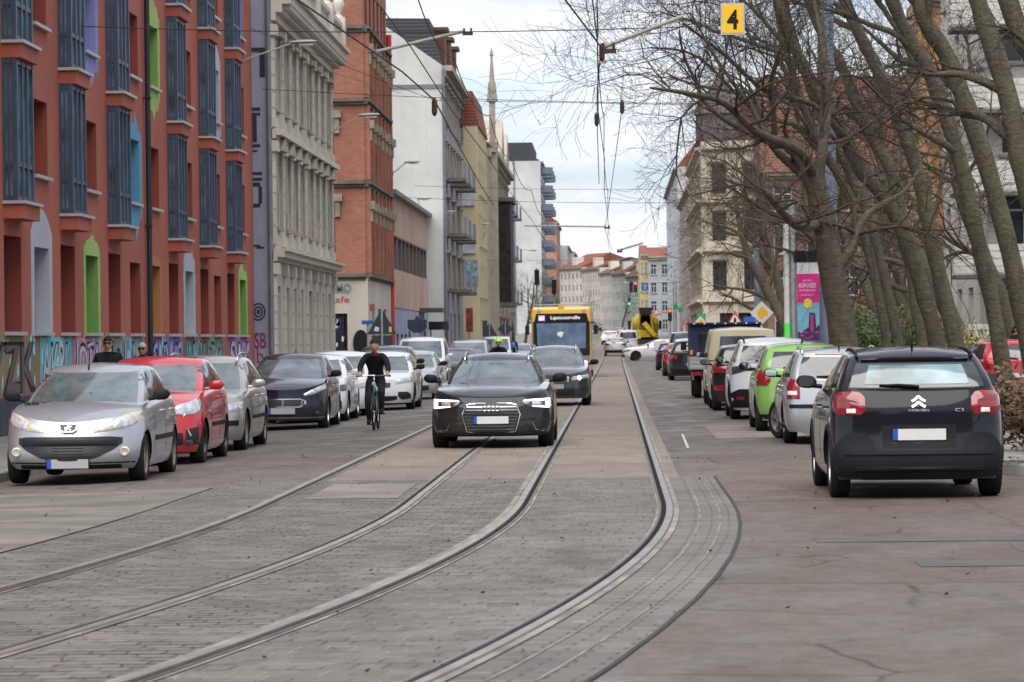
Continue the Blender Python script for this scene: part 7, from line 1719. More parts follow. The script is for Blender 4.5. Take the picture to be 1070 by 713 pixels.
# advertising column
q = P(845, 300, 78); A0 = thing('advertising_pillar', 'slim advertising pillar with black cap and magenta poster above a city picture', 'pillar', (q.x, 78, gz(q.x, 78)+.12))
hA = 3.55; w2 = .30
mb = MB(); mb.box((-w2, -.12, 0), (w2, .5, hA-.26)); mb.build('column', M('column_grey', (.25, .26, .28), .6), A0)
mb = MB(); mb.box((-w2-.03, -.15, hA-.26), (w2+.03, .53, hA)); mb.build('cap', MATS['black_plastic'], A0)
def flat(name, pts, y, mat, parent, th=.004): mb = MB(); mb.poly_prism(pts, lambda u, v, d: (u, y-d, v), 0, th); return mb.build(name, MATS[mat] if isinstance(mat, str) else mat, parent)
M('poster_white', (.60, .60, .66), .5); M('poster_magenta', (.62, .03, .22), .5, var=.1); M('poster_sky', (.18, .42, .55), .5, var=.15); M('poster_city', (.05, .05, .11), .5, var=.5, vs=9); M('poster_yellow', (.75, .58, .04), .5)
po = flat('poster', [(-w2+.02, hA-.56), (w2-.02, hA-.56), (w2-.02, hA-.28), (-w2+.02, hA-.28)], -.121, 'poster_white', A0)
flat('poster_field', [(-w2+.02, hA-1.24), (w2-.08, hA-1.24), (w2-.02, hA-1.14), (w2-.07, hA-.55), (-w2+.02, hA-.55)], -.125, 'poster_magenta', po); flat('poster_picture', [(-w2+.02, .45), (w2-.02, .45), (w2-.02, hA-1.24), (-w2+.02, hA-1.24)], -.122, 'poster_sky', po)
flat('poster_city', [(u_, z_+.78) for u_, z_ in [(-w2+.02, .62), (w2-.02, .62), (w2-.02, .95), (.22, 1.0), (.16, .92), (.14, 1.28), (-.0, 1.30), (-.02, .95), (-.12, .88), (-.2, .80), (-w2+.02, .85)]], -.127, 'poster_city', po)
flat('poster_tower', [(.03, 1.62), (.09, 1.62), (.09, 2.02), (.03, 2.0)], -.132, 'poster_magenta', po); flat('poster_band', [(-w2+.02, 1.25), (w2-.02, 1.25), (w2-.02, 1.40), (-w2+.02, 1.36)], -.128, 'poster_magenta', po)
for u, z in ((-.18, 1.53), (.05, 1.50), (.18, 1.60), (-.05, 1.46), (-.1, 1.60)): flat('poster_dot', [(u-.05, z-.02), (u+.05, z-.015), (u+.04, z+.02), (u-.04, z+.02)], -.132, 'poster_magenta', po)
flat('poster_dot', [(-.03+.10*math.cos(a), hA-1.26+.12*math.sin(a)) for a in [2*math.pi*k/16 for k in range(16)]], -.131, 'poster_yellow', po)
for body, z, wd in (('JETZT', -.72, .22), ('AUFGABER', -.83, .42), ('im Stadtraum', -.94, .38), ('www.leipzig', -1.06, .32)):
    mb = MB(); add_text(mb, body, lambda u, v, d: (-.04+u, -.131, hA+z+v), wd, .11 if body.startswith('AUF') else .05, offset=.01); mb.build('poster_text', MATS['poster_white'], po, fix=False)
# signs
M('sign_white', (.60, .60, .58), .4, var=.05); M('sign_redrim', (.55, .03, .03), .4, var=.05); M('sign_yellow', (.72, .42, .02), .4, var=.05); M('sign_black', (.015, .015, .015), .5); M('sign_blue', (.02, .12, .45), .4); M('sign_back', (.045, .06, .075), .5, .2, var=.2); M('sign_green', (.04, .3, .08), .4)
def sign(label, px, py, Y, size, shape, name='road_sign', back=False, group=None, pole_h=True, extra=None, poff=0):
    c = P(px, py, Y); z0 = gz(c.x, Y)+.12; t = thing(name, label, 'sign', (c.x, Y, z0), 0, group); zc = c.z-z0; s_ = size/2
    out = {'tri': [(-s_, -s_*.8), (s_, -s_*.8), (0, s_*.93)], 'diamond': [(0, -s_), (s_, 0), (0, s_), (-s_, 0)], 'square': [(-s_, -s_), (s_, -s_), (s_, s_), (-s_, s_)], 'circle': [(s_*math.cos(a), s_*math.sin(a)) for a in [2*math.pi*k/20 for k in range(20)]]}[shape]
    ty = 0
    def pr(nm, k, d0, d1, mt, off=(0, 0), pts=None):
        mb = MB(); mb.poly_prism([((u*k)+off[0], v*k+zc+off[1]) for u, v in (pts or out)], lambda u, v, d: (u, -d, v), d0, d1); return mb.build(nm, MATS[mt], t)
    if back: pr('sign_plate', 1, 0, .02, 'sign_back')
    elif shape == 'tri': pr('sign_plate', 1, 0, .02, 'sign_redrim'); pr('sign_face', .66, .021, .024, 'sign_white', (0, -.0))
    elif shape == 'diamond': pr('sign_plate', 1, 0, .02, 'sign_white')
    elif shape == 'circle': pr('sign_plate', 1, 0, .02, 'sign_green')
    else: pr('sign_plate', 1, 0, .02, 'sign_blue')
    if pole_h: mb = MB(); mb.tube([(poff, .04 if not back else -.05, 0), (poff, .04 if not back else -.05, zc+s_*.9)], .035, 8); mb.build('sign_post', GALV, t, smooth=True, angle=40)
    return t, pr, zc
t, pr, zc = sign('red rimmed white triangle warning sign with a black symbol above the pickup', 768, 333, 150, .80, 'tri'); pr('sign_symbol', 1, .025, .028, 'sign_black', (0, -.02), [(-.05, -.2), (.05, -.2), (.06, -.02), (0, .10), (-.06, -.02)]); pr('sign_symbol', 1, .025, .028, 'sign_black', (0, .17), [(-.03, -.03), (.03, -.03), (.03, .03), (-.03, .03)]) 
t, pr, zc = sign('white diamond sign with an orange field and dark corner above the cream van', 796, 327, 98, .98*.72, 'diamond', poff=-.05)
t.scale = (1, 1, 1); pr('sign_face', 1, .021, .024, 'sign_yellow', (0, 0), [(0, .20), (.17, .04), (.17, -.1), (.06, -.08), (.02, -.2), (-.12, -.12), (-.14, .04)])
flat('supplement_plate', [(-.28, zc-.75), (.02, zc-.75), (.02, zc-.4), (-.28, zc-.4)], 0, 'sign_white', t)
t, pr, zc = sign('small orange and white diamond sign half covered by the pickup', 732, 337, 130, .48, 'diamond'); pr('sign_face', .6, .021, .024, 'sign_yellow')
sign('blue direction board left of the diamond priority sign', 783, 337, 122, .42, 'square', name='direction_sign')
sign('green shop board in front of the ornate corner building', 733, 332, 235, .62, 'square', name='shop_board')[0].children[0].data.materials[0] = MATS['sign_green']
sign('left one of two green round signs by the far traffic light', 706, 321, 262, .44, 'circle'); sign('right one of two green round signs by the far traffic light', 711, 324, 258, .44, 'circle')
sign('small warning triangle facing the camera beside the far green round signs', 686, 326, 300, .8, 'tri')
BK_ = 'road signs seen from behind on the left'
sign('large dark triangle sign back standing in front of the cafe, with board below', 399, 337, 100, .92, 'tri', back=True, group=BK_); t = [o for o in COL.objects if o.get('label', '').startswith('large dark triangle')][0]
zc = P(399, 337, 100).z-t.location.z; flat('supplement_plate', [(-.32, zc-.72), (.32, zc-.72), (.32, zc-.40), (-.32, zc-.40)], 0, 'sign_back', t)
M('sticker_red', (.5, .05, .03), .5); M('sticker_yellow', (.6, .5, .03), .5)
mb = MB(); mb.tube([(0, -.052, .5), (0, -.052, zc-.72)], .037, 8); mb.build('red_post_wrap', MATS['sticker_red'], t); flat('sticker', [(.22, zc-.3), (.3, zc-.3), (.3, zc-.14), (.22, zc-.14)], -.022, 'sticker_yellow', t); flat('sticker', [(-.25, zc-.26), (-.10, zc-.28), (-.08, zc-.16), (-.2, zc-.12)], -.022, 'sign_white', t)
# low dark letter boards behind the parked row (cut-out black boards)
for lab, x0, x1, y0, y1, Yb in (('dark board with a pointed silhouette beside the pale blue shopfront', 426, 446, 333, 348, 150.0-.0+10), ('long dark board right of the pointed one', 448, 469, 336, 345, 176)):
    a = P(x0, y1, Yb); c = P(x1, y0, Yb); t = thing('notice_board', lab, 'board', ((a.x+c.x)/2, Yb, gz(a.x, Yb)+.12)); hw = (c.x-a.x)/2; zb_, zt_ = a.z-t.location.z, c.z-t.location.z
    pts = [(-hw, zb_), (hw, zb_), (hw, zt_), (-hw, zt_)] if x0 > 440 else [(-hw, lerp(zb_, zt_, .3)), (-hw*.4, zb_), (hw*.4, zb_), (hw, lerp(zb_, zt_, .3)), (hw, zt_*.98), (hw*.3, zt_*.98), (0, zt_+.18), (-hw*.3, zt_*.98), (-hw, zt_*.98)]
    flat('board', pts, 0, 'sign_back', t, .05)
    for sg in (-1, 1): mb = MB(); mb.tube([(sg*hw*.8, .03, 0), (sg*hw*.8, .03, zb_+.1)], .04, 6); mb.build('post', MATS['sign_back'], t)
for lab, x, y, Yb, sz, sh in (('dark round sign back left of the square one', 492, 344, 205, .75, 'circle'), ('dark square sign back between the round and triangular ones', 501.5, 343, 206, .95, 'square'), ('dark triangular sign back right of the square one', 511.5, 345, 207, 1.05, 'tri'), ('dark diamond sign back at the end of the group', 528, 344, 208, 1.0, 'diamond')):
    sign(lab, x, y, Yb, sz, sh, back=True, group=BK_)
t, pr, zc = sign('blue street name plate beside the dark triangle in front of the cafe', 384, 337, 118, .1, 'square', name='street_name_sign')
t.children[0].scale = (2.7, 1, 1) if False else (1, 1, 1); mb = MB(); mb.box((-.21, -.05, zc-.07), (.21, -.021, zc+.07)); mb.build('name_plate', MATS['sign_blue'], t)
# red sign stack at the yellow house
q = P(490, 333, 200); t = thing('hanging_banner', 'vertical red banner sign on the pale ground floor near the yellow house', 'sign', (q.x, 200, gz(q.x, 200)+.12)); a = P(487, 347, 200); c = P(494, 322, 200)
mb = MB(); mb.box((a.x-q.x, -.1, a.z-t.location.z), (c.x-q.x, .1, c.z-t.location.z)); mb.build('banner', M('dull_red', (.22, .04, .04), .6, var=.5, vs=5), t); mb = MB(); mb.tube([(0, 0, 0), (0, 0, a.z-t.location.z+.1)], .05, 6); mb.build('post', GALV, t)
# traffic lights
M('signal_red', (.8, .05, .03), .4, emit=(1, .06, .03), estr=4); M('signal_green', (.05, .6, .4), .4, emit=(.05, .9, .6), estr=3); M('signal_off', (.03, .03, .03), .4)
def signal(label, px, py, Y, h, lit, arm=None, back=False):
    c = P(px, py, Y); X_ = c.x if arm is None else arm; z0 = gz(X_, Y)+.12; t = thing('traffic_light', label, 'traffic light', (X_, Y, z0)); zc = c.z-z0; dx = c.x-X_
    mb = MB(); mb.box((dx-.16, -.14, zc-.5), (dx+.16, .1, zc+.5)); mb.build('signal_head', MATS['sign_black'], t)
    for k, nm in enumerate(('red', 'off', 'green')):
        mt = 'signal_red' if (k == 0 and lit == 'red') else 'signal_green' if (k == 2 and lit == 'green') else 'signal_off'
        if not back: mb = MB(); mb.lathe([(.001, -.04), (.08, -.035), (.11, 0)], (dx, -.14, zc+.32-.32*k), 'y', 12); mb.build('signal_lamp', MATS[mt], t)
    mb = MB(); mb.tube([(0, .1, 0), (0, .1, max(zc+.6, 3.4))], .06, 8)
    if arm is not None: mb.tube([(0, .1, zc+.4), (dx, .1, zc+.4)], .05, 6)
    mb.build('post', GALV, t); return t
signal('traffic light hanging over the street, left of the red-lit one', 659.5, 300, 300, 5, None, arm=5.4); signal('traffic light glowing red over the street beside the blue board', 664, 300, 299, 5, 'red', arm=5.6)
signal('traffic light glowing red at the kerb right of the mixer', 700, 329, 262, 3, 'red'); signal('tiny green traffic light far beyond the mixer', 657.5, 315, 420, 5, 'green', arm=6)
signal('traffic light seen from behind before the white slab', 561, 290, 215, 3, None, back=True); signal('second traffic light seen from behind before the white slab', 579, 300, 225, 3, None, back=True)
q = P(674, 300, 301); t = thing('direction_sign', 'blue board hanging over the street right of the red traffic light', 'sign', (q.x, 301, q.z)); mb = MB(); mb.box((-.3, -.03, -.35), (.3, .03, .35)); mb.build('board', MATS['sign_blue'], t); mb = MB(); mb.box((-.04, -.04, -.22), (.04, -.031, .15)); mb.box((-.16, -.04, .10), (.16, -.032, .18)); mb.build('board_symbol', MATS['sign_white'], t); mb = MB(); mb.tube([(-2, .05, .4), (6.9-q.x, .05, .45)], .05, 6); mb.build('bracket', GALV, t)
# wall lamps on the left facades
M('lamp_glass', (.45, .45, .40), .3)
for k, (xa, ya, xb, yb, xw, Yl, lab) in enumerate(((262, 63, 325, 45, XL, 95, 'street lamp reaching out from the terracotta building'), (340, 138, 392, 121, X2, 117.5, 'street lamp reaching out from the far end of the cream stucco building'), (408, 178, 436, 170, X3, 152, 'street lamp on a long arm by the beige fins, higher one'), (412, 217, 448, 208, X3, 168, 'street lamp on a bracket before the white gable, lower one'), (440, 233, 473, 222, X5+.0, 181, 'street lamp in front of the white gable wall'), (481, 242, 510, 235, X6, 208, 'street lamp reaching out beside the pinnacle'), (541, 259, 560, 262, -10, 300, 'street lamp in front of the tall white slab'))):
    a = P(xa, ya, Yl); c = P(xb, yb, Yl); t = thing('street_lamp', lab, 'street lamp', (xw, Yl, a.z), 0, 'wall mounted street lamps'); L_ = c.x-xw; dz = c.z-a.z
    mb = MB(); mb.tube([(0, 0, -.5), (.12, 0, -.1), (.35, 0, .05), (L_-.55, 0, dz)], [.035, .035, .03, .025], 6); mb.box((0, -.06, -.6), (.04, .06, -.2)); mb.build('lamp_arm', GALV, t, smooth=True, angle=40)
    mb = MB(); rows = []
    for j in range(7):
        a_ = j/6; rr = .13*(math.sin(math.pi*min(.93, .12+a_*.8)))**.6
        rows.append([(L_-.6+.75*a_, rr*math.cos(2*math.pi*m_/10), dz+.02+.03*a_+rr*.5*math.sin(2*math.pi*m_/10)) for m_ in range(10)])
    mb.grid(rows, 0, True); mb.f.append(tuple(range(10))); mb.m.append(0); mb.f.append(tuple(range(60, 70))); mb.m.append(0); h_ = mb.build('lamp_head', GALV, t, smooth=True, angle=50)
    mb = MB(); mb.box((L_-.35, -.09, dz-.07), (L_+.05, .09, dz-.03)); mb.build('lamp_shade', MATS['lamp_glass'], h_)
# overhead wires
WIRE = M('wire', (.025, .025, .027), .5, .4); INS = M('insulator', (.06, .035, .03), .5)
def wire(label, pts, r=.012, sag=0, name='overhead_wire', group='tram overhead wires', beads=()):
    t = thing(name, label, 'wire', pts[0], 0, group); o = Vector(pts[0]); out = []
    for a, b_ in zip(pts, pts[1:]):
        a, b_ = Vector(a), Vector(b_)
        for j in range(8 if sag else 1): f_ = j/(8 if sag else 1); out.append(a.lerp(b_, f_)-o-Vector((0, 0, sag*4*f_*(1-f_))))
    out.append(Vector(pts[-1])-o); mb = MB(); mb.tube(out, r, 5); mb.build('cable', WIRE, t)
    for bx in beads: mb = MB(); v = Vector(bx)-o; mb.lathe([(.02, -.16), (.05, -.1), (.05, .1), (.02, .16)], v, 'z', 8); mb.build('insulator', INS, t)
    return t
HW = 5.6
def trackpt(bx, Y, z, stag=0): return Vector((curve(Y)+bx+stag, Y, gz(0, Y)+z))
ys = [20, 32, 44, 57, 72, 88, 108, 130, 155, 182, 212, 245, 285, 330, 390, 470]
wire('contact wire above the right hand track, running to the vanishing point', [trackpt(-.22, y, HW, .03*(-1)**k) for k, y in enumerate(ys)], .009); wire('contact wire above the left hand track, running to the vanishing point', [trackpt(-2.75, y, HW, .03*(-1)**k) for k, y in enumerate(ys)], .009)
wire('messenger cable above the right hand track', [trackpt(-.22, y, HW+1.0, .03*(-1)**k) for k, y in enumerate(ys[:9])], .010, .3); wire('messenger cable above the left hand track', [trackpt(-2.75, y, HW+1.0, .03*(-1)**k) for k, y in enumerate(ys[:9])], .010, .3)
for k, (xl, yl, xr_, yr_, Yw, lab) in enumerate(((262, 25, 700, 27, 58, 'span wire crossing the top of the picture above the number four sign'), (348, 92, 760, 109, 88, 'span wire crossing below the pinnacle top'), (400, 205, 720, 212, 130, 'span wire crossing in front of the white slab'), (450, 194, 735, 197, 155, 'span wire crossing just above the white slab roof'), (480, 272, 730, 268, 212, 'low span wire far up the street'))):
    a = P(xl, yl, Yw); c = P(xr_, yr_, Yw); a.x = min(a.x, -9.5); wire(lab, [a, c+Vector((1.5, 0, 0)) if c.x < 5 else c], .009, .12, name='span_wire', group='span wires across the street')
for px_, py_, Yw in ((627, 52, 57), (454, 105, 57)): pass
# thicker feeder cables seen crossing the sky
wire('thick cable descending from the top left towards the street middle', [P(311, 0, 42), P(420, 75, 52), P(454, 105, 57), P(500, 190, 88), P(516, 215, 108)], .014, 0, name='overhead_cable', beads=[P(454, 112, 57)])
wire('thick cable descending from the top edge to the bracket left of the number four sign', [P(586, -6, 50), P(627, 48, 57)], .016, name='overhead_cable', beads=[P(629, 55, 57)])
wire('hanging double cable right of the street middle', [P(628, 50, 57), P(624, 95, 66), P(624, 130, 74), P(626, 192, 96)], .011, name='overhead_cable', beads=[P(623.5, 125, 74)])
wire('slanting cable beside the hanging double cable', [P(651, 105, 74), P(645, 150, 84), P(636, 215, 104), P(632, 240, 120), P(640, 262, 150)], .010, name='overhead_cable', beads=[P(650, 112, 74)])
wire('looped jumper cable between the hanging cables', [P(619, 105, 74), P(621, 93, 74), P(630, 88, 74), P(642, 91, 74), P(649, 100, 74), P(651, 110, 74)], .008, name='overhead_cable')
wire('looped jumper cable near the pinnacle', [P(461, 105, 88), P(463, 92, 88), P(472, 88, 88), P(481, 92, 88), P(484, 105, 88), P(482, 125, 90)], .010, name='overhead_cable', beads=[P(482, 128, 90)])
wire('lower cable crossing from the brick building to the street middle', [P(262, 30, 96), P(400, 85, 100), P(455, 105, 104), P(740, 110, 104)], .009, name='overhead_cable')
wire('faint cable from the terracotta building to the brick building', [P(255, 52, 95), P(345, 75, 118), P(420, 98, 150)], .010, name='overhead_cable')
def bracket(label, a, b_, r, Yb):
    t = thing('wire_bracket', label, 'bracket', a, 0, 'brackets holding the overhead wires'); a = Vector(a); b_ = Vector(b_)-a
    mb = MB(); mb.tube([Vector(), b_], r, 8); mb.build('bracket_tube', M('bracket_grp', (.28, .28, .24), .6, var=.2), t, smooth=True, angle=40)
    mb = MB(); mb.box((b_.x-.02, -.05, b_.z-.10), (b_.x+.25, .05, b_.z-.02)); mb.box((b_.x+.0, -.06, b_.z-.04), (b_.x+.05, .06, b_.z+.08)); mb.box((b_.x+.18, -.06, b_.z-.04), (b_.x+.23, .06, b_.z+.08)); mb.build('clamp', INS, t)
bracket('slanted bracket tube reaching from the brick building into the sky', P(394, 54, 84), P(484, 33, 84), .045, 84)
bracket('slanted bracket tube reaching left out of the tree crown to the hanging cables', P(714, 17, 57), P(629, 50, 57), .035, 57)
bracket('small bracket tube near the grey mast over the far street', P(672, 254, 160), P(645, 262, 160), .05, 160); bracket('small bracket tube left of the hanging cables, far', P(548, 236, 150), P(632, 237, 150), .04, 150)
for px_, py_ in ((318, 205), (320, 221)): pass
# yellow number sign on the span wire
c = P(765.5, 20, 56); t = thing('number_sign', 'yellow board with a black figure 4 hanging at the top of the picture', 'sign', c); wd, hh = 25/2*56/F, 33/2*56/F
mb = MB(); mb.box((-wd, -.012, -hh), (wd, .012, hh)); mb.build('board', M('sign_grey_rim', (.42, .44, .47), .5), t); mb = MB(); mb.box((-wd*.86, -.018, -hh*.88), (wd*.86, -.0125, hh*.90)); mb.build('board_face', M('bright_yellow', (.80, .47, .005), .45, var=.04), t)
mb = MB(); add_text(mb, '4', lambda u, v, d: (u, -.022, v-.01), wd*.95, hh*1.25, offset=.03); mb.build('figure', MATS['sign_black'], t, fix=False)
mb = MB(); mb.tube([(0, 0, hh), (0, 0, hh+.55)], .012, 6); mb.tube([(-.02, 0, hh+.55), (2.5, .0, hh+.7), (4.2, 0, hh+.9)], .02, 6); mb.build('hanger', MATS['wire'], t)
q = P(700, -10, 56)
# stone litter bin / low fence at the park edge omitted where the photo does not show it
# ================================================================= PEOPLE AND BICYCLES
SKIN = M('skin', (.42, .24, .17), .55, var=.1); M('lip', (.30, .10, .09), .5); M('eye_dark', (.015, .012, .012), .2); HAIRD = M('hair_dark', (.018, .013, .011), .6, var=.3, vs=20); HAIRG = M('hair_grey', (.32, .29, .25), .7, var=.3, vs=20)
COATB = M('coat_black', (.012, .013, .017), .85, var=.35, vs=6); TRSB = M('trousers_dark', (.018, .020, .028), .85, var=.3, vs=6); SHOE = M('shoe_dark', (.02, .018, .016), .6); BURG = M('burgundy', (.09, .012, .02), .85, var=.3)
def skinmesh(joints, edges, root):
    me = bpy.data.meshes.new('body'); names = list(joints); me.from_pydata([joints[n][0] for n in names], [(names.index(a), names.index(b)) for a, b in edges], [])
    o = bpy.data.objects.new('body', me); COL.objects.link(o); md = o.modifiers.new('s', 'SKIN'); md.use_smooth_shade = True; sv = me.skin_vertices[0].data
    for i, n in enumerate(names):
        r = joints[n][1]; sv[i].radius = (r, r) if isinstance(r, (int, float)) else r; sv[i].use_root = (n == root)
    sb = o.modifiers.new('u', 'SUBSURF'); sb.levels = 2; sb.render_levels = 2; bake(o); return o
def person(label, X, Y, rz, J, mats, matf, hair, hairkind='short', glasses=False, helmet=None, z=None, face_dir=(0, -1), bag=False, hs=1.0):
    """J: joint positions in local coordinates, the person facing -Y"""
    t = thing('person', label, 'person', (X, Y, gz(X, Y)+(.12 if z is None else z)), rz)
    E = [('pelvis', 'waist'), ('waist', 'chest'), ('chest', 'neck'), ('neck', 'headb')]; JJ = {'pelvis': (J['pelvis'], (.155, .12)), 'waist': (J['waist'], (.14, .115)), 'chest': (J['chest'], (.17, .125)), 'neck': (J['neck'], .062), 'headb': (J['head'] if True else 0, .06)}
    for s_ in ('l', 'r'):
        JJ['sh'+s_] = (J['sh'+s_], .078); JJ['el'+s_] = (J['el'+s_], .055); JJ['wr'+s_] = (J['wr'+s_], .036); JJ['pa'+s_] = (J['pa'+s_], (.036, .026))
        JJ['hp'+s_] = (J['hp'+s_], .10); JJ['kn'+s_] = (J['kn'+s_], .072); JJ['an'+s_] = (J['an'+s_], .046); JJ['to'+s_] = (J['to'+s_], (.045, .035))
        E += [('chest', 'sh'+s_), ('sh'+s_, 'el'+s_), ('el'+s_, 'wr'+s_), ('wr'+s_, 'pa'+s_), ('pelvis', 'hp'+s_), ('hp'+s_, 'kn'+s_), ('kn'+s_, 'an'+s_), ('an'+s_, 'to'+s_)]
    o = skinmesh(JJ, E, 'pelvis'); o.data.materials.clear(); bm = bmesh.new(); bm.from_mesh(o.data)
    for f in bm.faces: f.material_index = matf(f.calc_center_median(), J)
    # head: egg with brow, nose, chin and ears, fused into the same mesh
    hd = Vector(J['head']); c = hd+Vector((0, -.012, .085))
    H = MB(); rows = []; n = 18
    for k in range(15):
        a = math.pi*k/14; zz = math.cos(a); rr = math.sin(a); row = []
        for j in range(n):
            b_ = 2*math.pi*j/n; x, y = math.cos(b_), math.sin(b_)
            wx = .076*rr*(1-.16*max(0, -zz)); wy = (.098 if y > 0 else .092)*rr
            dy = 0
            if y < -.8 and -.35 < zz < .1: dy = -.022*(1-abs(x)*2.2)*(.45-abs(zz+.12)) / .45
            row.append((c.x+wx*x, c.y+wy*y+dy, c.z+.122*zz))
        rows.append(row)
    H.grid(rows, 0, True); hm = H.mesh('h', [SKIN]); n0 = len(bm.faces); bm.from_mesh(hm); bm.faces.ensure_lookup_table()
    for f in bm.faces[n0:]: f.material_index = 0; f.smooth = True
    # fingers, each a small tapered chain starting inside the palm
    for s_ in ('l', 'r'):
        pa, wr = Vector(J['pa'+s_]), Vector(J['wr'+s_]); d = (pa-wr).normalized(); sd = d.cross(Vector((0, 0, 1))); sd = sd.normalized() if sd.length > .1 else Vector((1, 0, 0))
        dn = Vector((0, 0, -1)) if abs(d.z) < .8 else Vector((0, .6, -.2)); sg = 1 if s_ == 'l' else -1; Q = MB()
        for k, (off, ln) in enumerate(((-.030, .062), (-.010, .074), (.010, .070), (.029, .055))): p = pa+sd*off+d*.01; Q.tube([p, p+d*ln*.55+dn*.004, p+d*ln*.85+dn*.022, p+d*ln*.8+dn*.045], [.010, .0095, .0085, .006], 6)
        p = wr+d*.03; Q.tube([p, p+sd*sg*-.035+d*.03, p+sd*sg*-.045+d*.06+dn*.01], [.012, .0105, .007], 6)
        qm = Q.mesh('q', [SKIN]); n0 = len(bm.faces); bm.from_mesh(qm); bm.faces.ensure_lookup_table()
        for f in bm.faces[n0:]: f.material_index = 0; f.smooth = True
    bm.to_mesh(o.data); bm.free()
    for m_ in mats: o.data.materials.append(m_)
    o.name = 'body'; o.parent = t
    mb = MB()
    for sx in (-1, 1): mb.lathe([(.001, .004), (.008, .0), (.001, -.008)], (c.x+sx*.03, c.y-.086, c.z+.012), 'y', 8)
    mb.build('eyes', MATS['eye_dark'], o)
    mb = MB(); mb.tube([(c.x-.022, c.y-.088, c.z-.058), (c.x, c.y-.094, c.z-.057), (c.x+.022, c.y-.088, c.z-.058)], .005, 5); mb.build('mouth', MATS['lip'], o)
    mb = MB()
    for sx in (-1, 1): mb.lathe([(.001, -.008), (.026, -.006), (.028, .004), (.001, .008)], (c.x+sx*.077, c.y+.008, c.z-.004), 'x', 8)
    mb.build('ears', SKIN, o)
    # hair: shell over the back and top of the skull
    mb = MB(); rows = []
    for k in range(9):
        a = math.pi*.62*k/8; row = []
        for j in range(20):
            b_ = 2*math.pi*j/20; x, y = math.cos(b_), math.sin(b_); lim = .40 if y < -.25 else (.52 if y < .3 else .62); aa = min(a, math.pi*lim)
            row.append((c.x+.086*math.sin(aa)*x, c.y+.006+.106*math.sin(aa)*y, c.z+.006+.132*math.cos(aa)))
        rows.append(row)
    mb.grid(rows, 0, True)
    if hairkind == 'long': mb.tube([(c.x, c.y+.07, c.z+.02), (c.x, c.y+.085, c.z-.08), (c.x, c.y+.06, c.z-.16)], [.075, .085, .05], 10)
    if hairkind == 'bun': mb.lathe([(.001, .03), (.035, .02), (.04, .0), (.03, -.03)], (c.x, c.y+.05, c.z+.115), 'z', 10)
    mb.build('hair', hair, o, smooth=True, fix=False)
    if glasses:
        mb = MB()
        for sx in (-1, 1): mb.box((c.x+sx*.034-.027, c.y-.106, c.z-.008), (c.x+sx*.034+.027, c.y-.096, c.z+.032)); mb.tube([(c.x+sx*.06, c.y-.10, c.z+.02), (c.x+sx*.08, c.y+.0, c.z+.018)], .004, 5)
        mb.box((c.x-.01, c.y-.104, c.z+.012), (c.x+.01, c.y-.098, c.z+.02)); mb.build('sunglasses', MATS['eye_dark'], t)
    if helmet:
        mb = MB(); rows = []
        for k in range(8):
            a = math.pi*.5*k/7; rows.append([(c.x+.115*math.sin(a)*math.cos(b_), c.y+.01+.145*math.sin(a)*math.sin(b_), c.z+.035+.125*math.cos(a)) for b_ in [2*math.pi*j/18 for j in range(18)]])
        mb.grid(rows, 0, True); h = mb.build('helmet', helmet, t, smooth=True, fix=False)
        for dx in (-.05, 0, .05): m2 = MB(); m2.tube([(c.x+dx, c.y-.09, c.z+.125), (c.x+dx*1.1, c.y+.02, c.z+.166), (c.x+dx, c.y+.11, c.z+.12)], .008, 5); m2.build('vent', MATS['eye_dark'], h)
    # collar
    nk = Vector(J['neck']); mb = MB(); mb.lathe([(.075, -.03), (.082, .01), (.070, .035), (.060, .03)], (nk.x, nk.y+.005, nk.z-.01), 'z', 14); mb.build('collar', mats[3] if len(mats) > 3 else mats[1], o, smooth=True, fix=False)
    return t
WALK = dict(pelvis=(0, 0, .95), waist=(0, 0, 1.08), chest=(0, -.01, 1.32), neck=(0, -.01, 1.48), head=(0, -.02, 1.55), shl=(.185, 0, 1.42), shr=(-.185, 0, 1.42), ell=(.25, .07, 1.15), elr=(-.25, -.02, 1.15), wrl=(.26, .02, .92), wrr=(-.25, -.16, .96), pal=(.26, -.01, .85), par=(-.25, -.21, .91),
    hpl=(.09, 0, .90), hpr=(-.09, 0, .90), knl=(.09, -.14, .52), knr=(-.09, .06, .50), anl=(.09, -.14, .10), anr=(-.09, .28, .16), tol=(.10, -.30, .05), tor=(-.10, .18, .04))
def walk_mat(c, J):
    if c.z > 1.50: return 0
    if c.z > .80 and not (abs(c.x) > .22 and c.z < .93): return 1
    if abs(c.x) > .2 and c.z < .93: return 0
    return 2 if c.z > .13 else 4
def scaleJ(J, k): return {n: (p[0]*k, p[1]*k, p[2]*k) for n, p in J.items()}
MT = [SKIN, COATB, TRSB, COATB, SHOE]
person('dark haired person with sunglasses and black coat walking behind the silver hatchback', P(113, 360, 55).x, 55, .05, WALK, MT, walk_mat, HAIRD, 'bun', glasses=True)
person('fair haired person with sunglasses in a dark coat farther back by the graffiti wall', P(149, 365, 61).x, 61, -.05, scaleJ(WALK, .93), MT, walk_mat, HAIRG, 'short', glasses=True)
person('pedestrian with a blue backpack walking far up the left pavement', P(536, 360, 190).x, 190, math.pi, WALK, MT, walk_mat, HAIRD, 'short')
tp = [o for o in COL.objects if o.get('label', '').startswith('pedestrian with a blue')][0]
mb = MB(); mb.lathe([(.001, .95), (.13, 1.0), (.16, 1.2), (.13, 1.42), (.001, 1.46)], (0, .19, 0), 'z', 12); q_ = mb.build('backpack', M('backpack_blue', (.03, .16, .35), .7), None, smooth=True); tag(q_, 'blue backpack worn by the pedestrian far up the left pavement', 'backpack'); q_.location = tp.location; q_.rotation_euler = tp.rotation_euler
